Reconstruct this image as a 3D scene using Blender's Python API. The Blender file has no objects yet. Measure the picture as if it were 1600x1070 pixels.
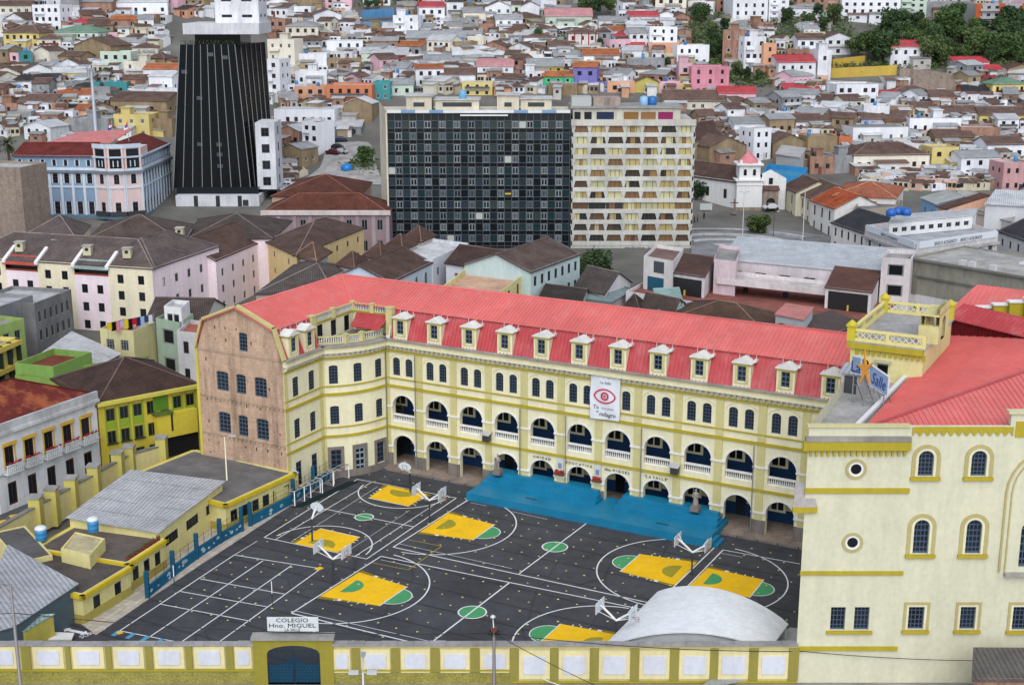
import bpy, math, random
from mathutils import Vector, Matrix, Euler
random.seed(7)
SC = bpy.context.scene
COL = SC.collection
R = math.radians

# ------------------------------------------------------------------ camera
CAM_H = 56.0
FPX = 2130.0                      # focal length in pixels of a 1600 wide frame
TH = math.atan2(555.0, FPX)       # downward pitch
CT, ST = math.cos(TH), math.sin(TH)
cam_d = bpy.data.cameras.new('camera')
cam = bpy.data.objects.new('camera', cam_d)
COL.objects.link(cam)
cam.location = (0, 0, CAM_H)
cam.rotation_euler = (math.pi / 2 - TH, 0, 0)
cam_d.sensor_width = 36.0
cam_d.lens = FPX * 36.0 / 1600.0
cam_d.clip_start = 1.0
cam_d.clip_end = 5000.0
SC.camera = cam

# ------------------------------------------------------------------ light
SUN_EL, SUN_AZ = R(48), R(180)    # azimuth measured clockwise from +Y: behind the camera, veiled by cloud
w = bpy.data.worlds.new('World'); SC.world = w; w.use_nodes = True
nt = w.node_tree; nt.nodes.clear()
sky = nt.nodes.new('ShaderNodeTexSky'); sky.sky_type = 'NISHITA'; sky.sun_disc = False
sky.sun_elevation = SUN_EL; sky.sun_rotation = SUN_AZ
sky.altitude = 2800; sky.air_density = 1.0; sky.dust_density = 6.0; sky.ozone_density = 1.0
hs = nt.nodes.new('ShaderNodeHueSaturation'); hs.inputs['Saturation'].default_value = 0.5
bg = nt.nodes.new('ShaderNodeBackground'); bg.inputs['Strength'].default_value = 0.15
wo = nt.nodes.new('ShaderNodeOutputWorld')
nt.links.new(sky.outputs[0], hs.inputs['Color']); nt.links.new(hs.outputs[0], bg.inputs['Color']); nt.links.new(bg.outputs[0], wo.inputs[0])
sun_d = bpy.data.lights.new('sun', 'SUN'); sun_d.energy = 1.5; sun_d.angle = R(60); sun_d.color = (1.0, 0.985, 0.96)
sun = bpy.data.objects.new('sun', sun_d); COL.objects.link(sun)
sd = Vector((math.sin(SUN_AZ) * math.cos(SUN_EL), math.cos(SUN_AZ) * math.cos(SUN_EL), math.sin(SUN_EL)))
sun.rotation_euler = sd.to_track_quat('Z', 'Y').to_euler(); sun.location = sd * 300
SC.view_settings.view_transform = 'Standard'; SC.view_settings.look = 'None'
SC.view_settings.exposure = 0.68; SC.view_settings.gamma = 1.0; SC.view_settings.use_curve_mapping = False
SC.cycles.max_bounces = 6; SC.cycles.diffuse_bounces = 3; SC.cycles.glossy_bounces = 2; SC.cycles.transparent_max_bounces = 4

# ------------------------------------------------------------------ measuring helpers (survey of the place from the photograph)
def ray(x, y):
    u = (x - 800.0) / FPX; v = (535.0 - y) / FPX
    return Vector((u, CT + v * ST, -ST + v * CT))
CAMP = Vector((0, 0, CAM_H))
def G(x, y, z=0.0):
    d = ray(x, y); t = (z - CAM_H) / d.z
    return CAMP + d * t
def atY(x, y, Y):
    d = ray(x, y); return CAMP + d * (Y / d.y)
def onp(x, y, A, B):
    """point where the sight line meets the vertical plane through ground points A, B"""
    d = ray(x, y); n = Vector((-(B[1] - A[1]), B[0] - A[0], 0))
    t = (Vector((A[0], A[1], 0)) - CAMP).dot(n) / d.dot(n)
    return CAMP + d * t
PROF = [(-200, -.4), (300, 0), (340, 3), (370, 7), (400, 12.5), (440, 26), (480, 40), (520, 52), (600, 76), (800, 130), (1200, 200)]
def tz(x, y):
    y = y + 6 * math.sin(x / 47.0) - (10 if x > 60 else x / 6 if x > 0 else 0)
    for (a, za), (b, zb) in zip(PROF, PROF[1:]):
        if y <= b:
            return za + (zb - za) * (y - a) / (b - a)
    return PROF[-1][1]
def T(x, y):
    d = ray(x, y); t = 250.0
    while t < 1500:
        p = CAMP + d * t
        if p.z < tz(p.x, p.y): return p
        t += 0.5
    return CAMP + d * 600

# ------------------------------------------------------------------ mesh building
class MB:
    def __init__(self, uv=False):
        self.v = []; self.f = []; self.mi = []; self.uv = uv; self.smooth = []
    def face(self, pts, m=0, sm=False):
        b = len(self.v); self.v.extend([tuple(p) for p in pts]); self.f.append(tuple(range(b, b + len(pts)))); self.mi.append(m); self.smooth.append(sm)
    def box(self, x0, x1, y0, y1, z0, z1, m=0):
        b = len(self.v)
        self.v += [(x0,y0,z0),(x1,y0,z0),(x1,y1,z0),(x0,y1,z0),(x0,y0,z1),(x1,y0,z1),(x1,y1,z1),(x0,y1,z1)]
        for q in ((3,2,1,0),(4,5,6,7),(0,1,5,4),(1,2,6,5),(2,3,7,6),(3,0,4,7)):
            self.f.append(tuple(b + i for i in q)); self.mi.append(m); self.smooth.append(False)
    def prism(self, poly, z0, z1, m=0):
        """poly: 2D points CCW from above; z0/z1 numbers or lists"""
        n = len(poly); b = len(self.v)
        za = z0 if isinstance(z0, (list, tuple)) else [z0] * n
        zb = z1 if isinstance(z1, (list, tuple)) else [z1] * n
        self.v += [(p[0], p[1], za[i]) for i, p in enumerate(poly)] + [(p[0], p[1], zb[i]) for i, p in enumerate(poly)]
        self.f.append(tuple(b + i for i in reversed(range(n)))); self.f.append(tuple(b + n + i for i in range(n)))
        self.mi += [m, m]; self.smooth += [False, False]
        for i in range(n):
            j = (i + 1) % n
            self.f.append((b + i, b + j, b + n + j, b + n + i)); self.mi.append(m); self.smooth.append(False)
    def slab(self, pts, th, m=0):
        """thin plate from 3D outline, thickened downwards"""
        n = len(pts); b = len(self.v)
        self.v += [tuple(p) for p in pts] + [(p[0], p[1], p[2] - th) for p in pts]
        self.f.append(tuple(b + i for i in range(n))); self.f.append(tuple(b + n + i for i in reversed(range(n))))
        self.mi += [m, m]; self.smooth += [False, False]
        for i in range(n):
            j = (i + 1) % n
            self.f.append((b + j, b + i, b + n + i, b + n + j)); self.mi.append(m); self.smooth.append(False)
    def tube(self, pts, r, n=6, m=0, cap=True):
        rr = r if isinstance(r, (list, tuple)) else [r] * len(pts)
        P = [Vector(p) for p in pts]; rings = []
        for i, p in enumerate(P):
            t = (P[min(i + 1, len(P) - 1)] - P[max(i - 1, 0)])
            if t.length < 1e-9: t = Vector((0, 0, 1))
            t.normalize()
            a = t.cross(Vector((0, 0, 1)) if abs(t.z) < .9 else Vector((1, 0, 0))).normalized(); c = t.cross(a)
            b = len(self.v)
            for k in range(n):
                an = 2 * math.pi * k / n
                self.v.append(tuple(p + (a * math.cos(an) + c * math.sin(an)) * rr[i]))
            rings.append(b)
        for b0, b1 in zip(rings, rings[1:]):
            for k in range(n):
                l = (k + 1) % n
                self.f.append((b0 + k, b0 + l, b1 + l, b1 + k)); self.mi.append(m); self.smooth.append(True)
        if cap:
            for b in (rings[0], rings[-1]):
                self.f.append(tuple(b + k for k in range(n))); self.mi.append(m); self.smooth.append(False)
    def lathe(self, prof, n=12, c=(0, 0), m=0, a0=0, a1=2 * math.pi):
        full = abs(a1 - a0 - 2 * math.pi) < 1e-6
        k = n if full else n + 1; b = len(self.v)
        for r, z in prof:
            for i in range(k):
                a = a0 + (a1 - a0) * i / n
                self.v.append((c[0] + r * math.cos(a), c[1] + r * math.sin(a), z))
        for j in range(len(prof) - 1):
            for i in range(n):
                l = (i + 1) % k
                self.f.append((b + j * k + i, b + j * k + l, b + (j + 1) * k + l, b + (j + 1) * k + i)); self.mi.append(m); self.smooth.append(True)
        if full:
            self.f.append(tuple(b + (len(prof) - 1) * k + i for i in range(k))); self.mi.append(m); self.smooth.append(False)
    def mesh(self, name, mats):
        me = bpy.data.meshes.new(name)
        me.from_pydata(self.v, [], self.f)
        for mt in (mats if isinstance(mats, (list, tuple)) else [mats]): me.materials.append(mt)
        if any(self.mi): me.polygons.foreach_set('material_index', self.mi)
        if any(self.smooth): me.polygons.foreach_set('use_smooth', self.smooth)
        if self.uv:
            ul = me.uv_layers.new(name='UVMap'); out = []
            for q in self.f:
                p0 = Vector(self.v[q[0]]); e = (Vector(self.v[q[1]]) - p0)
                if e.length < 1e-6: e = Vector((1, 0, 0))
                e.normalize(); nn = e.cross(Vector(self.v[q[-1]]) - p0)
                if nn.length < 1e-6: nn = Vector((0, 0, 1))
                g = nn.normalized().cross(e)
                for i in q:
                    d = Vector(self.v[i]) - p0; out += [d.dot(e), d.dot(g)]
            ul.data.foreach_set('uv', out)
        me.update()
        return me
    def build(self, name, mats, parent=None, loc=(0, 0, 0), rz=0.0, color=None):
        return link(name, self.mesh(name, mats), parent, loc, rz, color)
def link(name, data, parent=None, loc=(0, 0, 0), rz=0.0, color=None, scale=None):
    o = bpy.data.objects.new(name, data); COL.objects.link(o)
    o.location = loc; o.rotation_euler = (0, 0, rz)
    if parent is not None: o.parent = parent
    if color is not None: o.color = (color[0], color[1], color[2], 1)
    if scale is not None: o.scale = scale
    return o
def tag(o, label, cat, group=None, kind=None):
    if label: o['label'] = label
    if cat: o['category'] = cat
    if group: o['group'] = group
    if kind: o['kind'] = kind
    return o
def thing(name, label, cat, loc=(0, 0, 0), rz=0.0, group=None):
    return tag(link(name, None, None, loc, rz), label, cat, group)
def copytree(o, parent=None):
    c = o.copy(); COL.objects.link(c); c.parent = parent
    for ch in list(o.children): copytree(ch, c)
    return c

# ------------------------------------------------------------------ materials
MATS = {}
def newmat(name):
    m = bpy.data.materials.new(name); m.use_nodes = True; n = m.node_tree
    p = n.nodes['Principled BSDF']; MATS[name] = m
    return m, n, p
def nd(n, t, **kw):
    k = n.nodes.new(t)
    for a, b in kw.items():
        if a in k.inputs: k.inputs[a].default_value = b
        else: setattr(k, a, b)
    return k
def noise(n, co, scale, detail=4, rough=.6):
    k = nd(n, 'ShaderNodeTexNoise'); k.inputs['Scale'].default_value = scale; k.inputs['Detail'].default_value = detail; k.inputs['Roughness'].default_value = rough
    n.links.new(co, k.inputs['Vector']); return k.outputs['Fac']
def ramp(n, fac, stops):
    k = nd(n, 'ShaderNodeValToRGB'); e = k.color_ramp.elements
    while len(e) < len(stops): e.new(.5)
    for i, (p, c) in enumerate(stops):
        e[i].position = p; e[i].color = (c, c, c, 1) if not isinstance(c, tuple) else (*c, 1)
    n.links.new(fac, k.inputs['Fac']); return k.outputs['Color']
def mul(n, a, b, f=1.0, mode='MULTIPLY'):
    k = nd(n, 'ShaderNodeMix', data_type='RGBA', blend_type=mode); k.inputs[0].default_value = f
    for s, i in ((a, 6), (b, 7)):
        if isinstance(s, tuple): k.inputs[i].default_value = (*s, 1)
        else: n.links.new(s, k.inputs[i])
    return k.outputs[2]
def mixf(n, fac, a, b):
    k = nd(n, 'ShaderNodeMix', data_type='RGBA'); n.links.new(fac, k.inputs[0])
    for s, i in ((a, 6), (b, 7)):
        if isinstance(s, tuple): k.inputs[i].default_value = (*s, 1)
        else: n.links.new(s, k.inputs[i])
    return k.outputs[2]
def bump(n, p, h, strength=.3, dist=.02):
    k = nd(n, 'ShaderNodeBump'); k.inputs['Strength'].default_value = strength; k.inputs['Distance'].default_value = dist
    n.links.new(h, k.inputs['Height']); n.links.new(k.outputs[0], p.inputs['Normal'])
def coords(n, out='Object', scale=None):
    c = nd(n, 'ShaderNodeTexCoord').outputs[out]
    if scale:
        mp = nd(n, 'ShaderNodeMapping'); mp.inputs['Scale'].default_value = scale; n.links.new(c, mp.inputs['Vector']); return mp.outputs[0]
    return c
def objcol(n): return nd(n, 'ShaderNodeObjectInfo').outputs['Color']
def geopos(n, scale=None):
    c = nd(n, 'ShaderNodeNewGeometry').outputs['Position']
    if scale:
        mp = nd(n, 'ShaderNodeMapping'); mp.inputs['Scale'].default_value = scale; n.links.new(c, mp.inputs['Vector']); return mp.outputs[0]
    return c
def painted(name, rough=.85, stain=.35, streak=.3, bmp=.15, spec=.3, big=.12):
    m, n, p = newmat(name)
    c = objcol(n)
    a = ramp(n, noise(n, geopos(n), big, 5), [(.3, 1 - stain), (.62, 1.0)])
    s = ramp(n, noise(n, geopos(n, (.8, .8, .12)), 1.0, 5, .75), [(.34, 1 - streak), (.6, 1.0)])
    f = ramp(n, noise(n, geopos(n), 2.2, 3), [(.2, .9), (.8, 1.06)])
    k = mul(n, mul(n, mul(n, c, a), s), f)
    n.links.new(k, p.inputs['Base Color']); p.inputs['Roughness'].default_value = rough; p.inputs['Specular IOR Level'].default_value = spec
    bump(n, p, noise(n, geopos(n), 9, 3), bmp, .02)
    return m
PLASTER = painted('plaster', .9, .12, .12)
OLDPLASTER = painted('old_plaster', .92, .26, .2, .25)
CONCRETE = painted('concrete', .92, .36, .26, .3, .25, .25)
PAINT = painted('gloss_paint', .45, .06, .05, .04, .4)
CLEAN = painted('clean_plaster', .85, .08, .11, .1)
def plainmat(name, rough, metal=0.0, spec=.4):
    m, n, p = newmat(name); n.links.new(objcol(n), p.inputs['Base Color']); p.inputs['Roughness'].default_value = rough; p.inputs['Metallic'].default_value = metal; p.inputs['Specular IOR Level'].default_value = spec
    return m
FRAME = plainmat('frame_paint', .5)
METAL = plainmat('metal', .4, .3)
CLOTH = plainmat('cloth', .9, 0, .1)
PLASTIC = plainmat('plastic', .35)
def glassmat(name, col, rough=.12, spec=.5, var=.5):
    m, n, p = newmat(name)
    oi = nd(n, 'ShaderNodeObjectInfo')
    k = ramp(n, oi.outputs['Random'], [(0, 1 - var), (1, 1 + var)])
    n.links.new(mul(n, col, k), p.inputs['Base Color']); p.inputs['Roughness'].default_value = rough; p.inputs['Specular IOR Level'].default_value = spec
    return m
GLASS = glassmat('window_glass', (.014, .017, .021), .2, .22)
DARKGLASS = glassmat('tower_glass', (.004, .006, .008), .2, .1, .7)
PANEGLASS = plainmat('tinted_pane', .22, 0, .35)
def tiles(name, pu, pv, contrast, rough=.9, metal=0, stain=.4, bmp=.6, rust=None):
    """roofing drawn in metres along (u) and up (v) the slope"""
    m, n, p = newmat(name)
    uv = coords(n, 'UV')
    w1 = nd(n, 'ShaderNodeTexWave', wave_type='BANDS', bands_direction='X', wave_profile='SIN'); w1.inputs['Scale'].default_value = .31416 / pu * 1.0
    n.links.new(uv, w1.inputs['Vector'])
    h = w1.outputs['Fac']
    k = ramp(n, h, [(0.05, 1 - contrast), (.55, 1.0)])
    if pv:
        w2 = nd(n, 'ShaderNodeTexWave', wave_type='BANDS', bands_direction='Y', wave_profile='SAW'); w2.inputs['Scale'].default_value = .31416 / pv * 1.0
        n.links.new(uv, w2.inputs['Vector'])
        k = mul(n, k, ramp(n, w2.outputs['Fac'], [(0, 1 - contrast * .7), (.3, 1.0)]))
    c = objcol(n)
    a = ramp(n, noise(n, geopos(n), .35, 6, .7), [(.3, 1 - stain), (.66, 1.12)])
    b = ramp(n, noise(n, geopos(n), 2.6, 3, .7), [(.25, 1 - stain * .8), (.75, 1.15)])
    c = mul(n, mul(n, mul(n, c, a), b), k)
    if rust: c = mixf(n, ramp(n, noise(n, geopos(n), .22, 6, .7), [(.5, 0.0), (.62, 1.0)]), c, rust)
    n.links.new(c, p.inputs['Base Color']); p.inputs['Roughness'].default_value = rough; p.inputs['Metallic'].default_value = metal; p.inputs['Specular IOR Level'].default_value = .25
    bump(n, p, h, bmp, .06)
    return m
TILE = tiles('clay_tile', .3, .45, .5, stain=.5)
SHEET = tiles('corrugated_sheet', .42, 0, .34, .55, .1, .28, .5)
RUSTY = tiles('rusty_sheet', .5, 0, .12, .7, .1, .3, .3, rust=(.30, .085, .03))
def simple(name, col, rough=.9, sc=1.0, amt=.3, bmp=.3, spec=.3):
    m, n, p = newmat(name)
    a = ramp(n, noise(n, geopos(n), sc, 6, .65), [(.28, 1 - amt), (.7, 1 + amt * .5)])
    n.links.new(mul(n, col, a), p.inputs['Base Color']); p.inputs['Roughness'].default_value = rough; p.inputs['Specular IOR Level'].default_value = spec
    bump(n, p, noise(n, geopos(n), sc * 12, 3), bmp, .02)
    return m
ROAD = simple('street_asphalt', (.075, .075, .08), .9, .3, .3)
PAVE = simple('pavement_stone', (.25, .23, .21), .9, .5, .3)
HILL = simple('hill_earth', (.135, .13, .115), .95, .06, .45)
GRASS = simple('grass', (.055, .085, .025), .95, .3, .5)
def leafmat(name):
    m, n, p = newmat(name)
    oi = nd(n, 'ShaderNodeObjectInfo')
    a = ramp(n, noise(n, geopos(n), .8, 5, .75), [(.25, .45), (.75, 1.8)])
    n.links.new(mul(n, oi.outputs['Color'], a), p.inputs['Base Color']); p.inputs['Roughness'].default_value = .7; p.inputs['Specular IOR Level'].default_value = .2
    p.inputs['Subsurface Weight'].default_value = 0
    return m
LEAF = leafmat('leaf')
BARK = simple('bark', (.09, .065, .045), .95, 2, .4)
def asphaltmat():
    m, n, p = newmat('court_asphalt')
    g = geopos(n)
    a = ramp(n, noise(n, g, .16, 6, .65), [(.3, .72), (.7, 1.25)])
    # seams of the laying strips
    st = nd(n, 'ShaderNodeTexWave', wave_type='BANDS', bands_direction='X'); st.inputs['Scale'].default_value = .085; st.inputs['Distortion'].default_value = .6; st.inputs['Detail'].default_value = 3
    rot = nd(n, 'ShaderNodeMapping'); rot.inputs['Rotation'].default_value = (0, 0, R(118)); n.links.new(g, rot.inputs['Vector']); n.links.new(rot.outputs[0], st.inputs['Vector'])
    s = ramp(n, st.outputs['Fac'], [(0.0, .62), (.035, 1.0), (1, 1.0)])
    dry = ramp(n, noise(n, g, .9, 5, .7), [(.35, .85), (.7, 1.12)])
    grit = ramp(n, noise(n, g, 18, 2), [(.3, .88), (.7, 1.12)])
    pt = nd(n, 'ShaderNodeTexVoronoi', feature='DISTANCE_TO_EDGE'); pt.inputs['Scale'].default_value = .11; n.links.new(g, pt.inputs['Vector'])
    s = mul(n, s, ramp(n, pt.outputs['Distance'], [(0, .55), (.012, 1.0)]), .8)
    s = mul(n, s, ramp(n, noise(n, g, .55, 6, .75), [(.22, .6), (.36, 1.0)]))
    c = mul(n, mul(n, mul(n, mul(n, (.054, .056, .063), a), s), dry), grit)
    n.links.new(c, p.inputs['Base Color'])
    n.links.new(ramp(n, noise(n, g, .3, 4), [(.3, .6), (.7, .85)]), p.inputs['Roughness']); p.inputs['Specular IOR Level'].default_value = .25
    bump(n, p, noise(n, g, 30, 2), .2, .01)
    return m
ASPHALT = asphaltmat()
def wornpaint():
    m, n, p = newmat('court_paint')
    g = geopos(n)
    wv = ramp(n, noise(n, g, 2.0, 8, .8), [(.28, 1.0), (.42, 0.0)])
    sp = ramp(n, noise(n, g, .5, 5, .65), [(.2, .8), (.7, 1.05)])
    c = mixf(n, wv, mul(n, objcol(n), sp), mul(n, objcol(n), (.45, .45, .5)))
    n.links.new(c, p.inputs['Base Color']); p.inputs['Roughness'].default_value = .65; p.inputs['Specular IOR Level'].default_value = .25
    return m
COURTPAINT = wornpaint()
def brickmat(name, c1, c2, mortar, w=.28, h=.085, streak=.45):
    m, n, p = newmat(name)
    b = nd(n, 'ShaderNodeTexBrick'); b.inputs['Scale'].default_value = 1.0; b.inputs['Brick Width'].default_value = w; b.inputs['Row Height'].default_value = h; b.inputs['Mortar Size'].default_value = .012
    b.inputs['Color1'].default_value = (*c1, 1); b.inputs['Color2'].default_value = (*c2, 1); b.inputs['Mortar'].default_value = (*mortar, 1)
    n.links.new(coords(n, 'UV'), b.inputs['Vector'])
    s = ramp(n, noise(n, geopos(n, (.9, .9, .08)), 1.0, 4, .7), [(.33, 1 - streak), (.52, 1.0)])
    a = ramp(n, noise(n, geopos(n), .8, 6, .7), [(.25, .75), (.7, 1.15)])
    n.links.new(mul(n, mul(n, b.outputs['Color'], s), a), p.inputs['Base Color']); p.inputs['Roughness'].default_value = .95; p.inputs['Specular IOR Level'].default_value = .15
    bump(n, p, b.outputs['Fac'], -.4, .02)
    return m
BRICK = brickmat('pale_brick', (.45, .285, .19), (.55, .385, .27), (.38, .28, .20), .34, .125)
REDBRICK = brickmat('red_brick', (.30, .13, .08), (.36, .18, .11), (.35, .28, .24))
STONE = brickmat('tuff_stone', (.24, .185, .15), (.30, .24, .19), (.2, .17, .15), .7, .4, .25)
def rubblemat():
    m, n, p = newmat('painted_rubble')
    v = nd(n, 'ShaderNodeTexVoronoi', feature='DISTANCE_TO_EDGE'); v.inputs['Scale'].default_value = 3.2; n.links.new(geopos(n), v.inputs['Vector'])
    e = ramp(n, v.outputs['Distance'], [(.0, .35), (.06, 1.0)])
    dk = ramp(n, noise(n, geopos(n), 1.4, 4), [(.5, 0.0), (.62, 1.0)])
    c = mul(n, mul(n, objcol(n), ramp(n, noise(n, geopos(n), .9, 5), [(.3, .72), (.7, 1.1)])), e, .8)
    n.links.new(c, p.inputs['Base Color']); p.inputs['Roughness'].default_value = .9
    bump(n, p, v.outputs['Distance'], .8, .08)
    return m
RUBBLE = rubblemat()

# colours (linear base colours)
def C(h):
    h = h.lstrip('#'); return tuple(((int(h[i:i + 2], 16) / 255.0) ** 2.2) * .82 for i in (0, 2, 4))
CREAM = C('#f7f0ca'); OCHRE = C('#d9cf92'); GOLD = C('#bba834'); WHITE = C('#f4f3f0'); NAVY = C('#34425a')
SLATEBLUE = C('#3c4a5c'); REDROOF = C('#e0736e'); CLAY = C('#6d554c'); CLAYR = C('#7d5648'); GREYM = C('#b9bcc0')  # REDROOF is paled so its colour carries the sky sheen of the shallow slopes
# ------------------------------------------------------------------ walls with real openings
def cell(mb, fm, s0, s1, z0, z1, hole=None, dep=.22, m=0, mr=None):
    """wall piece seen from outside, fm(s, z, depth) -> point; hole = (s0, s1, z0, z1, rise)"""
    q = lambda a, b, c, d: mb.face([fm(a[0], a[1], 0), fm(b[0], b[1], 0), fm(c[0], c[1], 0), fm(d[0], d[1], 0)], m)
    if hole is None:
        q((s0, z0), (s1, z0), (s1, z1), (s0, z1)); return
    a, b, c, d = hole[:4]; rise = hole[4] if len(hole) > 4 else 0
    mr = m if mr is None else mr
    sp = d - rise
    if a > s0: q((s0, z0), (a, z0), (a, z1), (s0, z1))
    if b < s1: q((b, z0), (s1, z0), (s1, z1), (b, z1))
    if c > z0: q((a, z0), (b, z0), (b, c), (a, c))
    if rise <= 0: top = [(a, d), (b, d)]
    else:
        N = 8; top = []
        for i in range(N + 1):
            an = math.pi * (1 - i / N); top.append(((a + b) / 2 + (b - a) / 2 * math.cos(an), sp + rise * math.sin(an)))
    for (xa, za), (xb, zb) in zip(top, top[1:]):
        q((xa, za), (xb, zb), (xb, z1), (xa, z1))
        mb.face([fm(xa, za, 0), fm(xa, za, dep), fm(xb, zb, dep), fm(xb, zb, 0)], mr)
    mb.face([fm(a, c, 0), fm(a, c, dep), fm(a, sp, dep), fm(a, sp, 0)], mr)
    mb.face([fm(b, sp, 0), fm(b, sp, dep), fm(b, c, dep), fm(b, c, 0)], mr)
    mb.face([fm(b, c, 0), fm(b, c, dep), fm(a, c, dep), fm(a, c, 0)], mr)
def line_map(P, Q):
    P = Vector((P[0], P[1], 0)); Q = Vector((Q[0], Q[1], 0)); L = (Q - P).length; d = (Q - P) / L
    inn = Vector((-d.y, d.x, 0))
    f = lambda s, z, dp: (P.x + d.x * s + inn.x * dp, P.y + d.y * s + inn.y * dp, z)
    return f, L, math.atan2(d.y, d.x)
WM = {}
def winmesh(cols=2, rows=2, arch=0.0, fr=.09, glass=None, mid=.035):
    k = (cols, rows, round(arch, 3), fr, glass.name if glass else 0, mid)
    if k in WM: return WM[k]
    mb = MB(); y0, y1 = -.05, .03
    N = 8
    def outline(ins):
        a = .5 - ins
        if arch <= 0: return [(-a, ins), (a, ins), (a, 1 - ins), (-a, 1 - ins)]
        pts = [(-a, ins), (a, ins)]; sp = 1 - arch
        for i in range(N + 1):
            an = math.pi * i / N; pts.append((a * math.cos(an), sp + (arch - ins) * math.sin(an)))
        return pts
    o, i_ = outline(0), outline(fr)
    n = len(o)
    for k2 in range(n):
        l = (k2 + 1) % n
        mb.face([(o[k2][0], y0, o[k2][1]), (o[l][0], y0, o[l][1]), (i_[l][0], y0, i_[l][1]), (i_[k2][0], y0, i_[k2][1])])
        mb.face([(i_[k2][0], y0, i_[k2][1]), (i_[l][0], y0, i_[l][1]), (i_[l][0], y1, i_[l][1]), (i_[k2][0], y1, i_[k2][1])])
    mb.face([(x, 0.012, z) for x, z in o], 1)
    for c in range(1, cols):
        x = -.5 + c / cols; top = 1 - fr if arch <= 0 else 1 - arch + (arch - fr) * math.sqrt(max(0, 1 - (x / (.5 - fr)) ** 2))
        mb.face([(x - mid, y0 + .02, fr), (x + mid, y0 + .02, fr), (x + mid, y0 + .02, top), (x - mid, y0 + .02, top)])
    for r in range(1, rows):
        z = r / rows; hw = .5 - fr * .5
        if arch > 0 and z > 1 - arch: hw = (.5 - fr) * math.sqrt(max(0, 1 - ((z - 1 + arch) / arch) ** 2))
        t = mid * .7
        mb.face([(-hw, y0 + .025, z - t), (hw, y0 + .025, z - t), (hw, y0 + .025, z + t), (-hw, y0 + .025, z + t)])
    me = mb.mesh('window', [FRAME, glass or GLASS]); WM[k] = me
    return me
def put_window(parent, fm, ang, s0, s1, z0, z1, me, color, dep=.12, name='window'):
    p = fm((s0 + s1) / 2, z0, dep)
    return link(name, me, parent, p, ang, color, (s1 - s0, 1, z1 - z0))
def wall_face(mb, root, P, Q, z0, z1, spec, wcol=(.25, .24, .23), me=None):
    """spec None or dict(cols, rows, w, h, sill, m=margin, skip=set, arch, zb, zt)"""
    fm, L, ang = line_map(P, Q)
    if not spec: cell(mb, fm, 0, L, z0, z1); return
    cols, rows = spec.get('cols', 2), spec.get('rows', 1)
    zb, zt = z0 + spec.get('zb', 0), z1 - spec.get('zt', 0.3)
    mg = spec.get('m', .4)
    if zb > z0: cell(mb, fm, 0, L, z0, zb)
    if zt < z1: cell(mb, fm, 0, L, zt, z1)
    if mg > 0: cell(mb, fm, 0, mg, zb, zt); cell(mb, fm, L - mg, L, zb, zt)
    cw, rh = (L - 2 * mg) / cols, (zt - zb) / rows
    ww, wh = min(spec.get('w', 1.1), cw * .85), min(spec.get('h', 1.3), rh * .78)
    wm = spec.get('me') or me or winmesh(spec.get('mc', 2), spec.get('mr', 1), spec.get('arch', 0))
    sk = spec.get('skip', ())
    for r in range(rows):
        for c in range(cols):
            sa = mg + cw * c; za = zb + rh * r
            if (c, r) in sk:
                cell(mb, fm, sa, sa + cw, za, za + rh); continue
            a = sa + (cw - ww) / 2; b = za + (rh - wh) * spec.get('sill', .5)
            rise = wh * spec.get('arch', 0)
            cell(mb, fm, sa, sa + cw, za, za + rh, (a, a + ww, b, b + wh, rise), .16)
            put_window(root, fm, ang, a, a + ww, b, b + wh, wm, spec.get('col', wcol))
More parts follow.
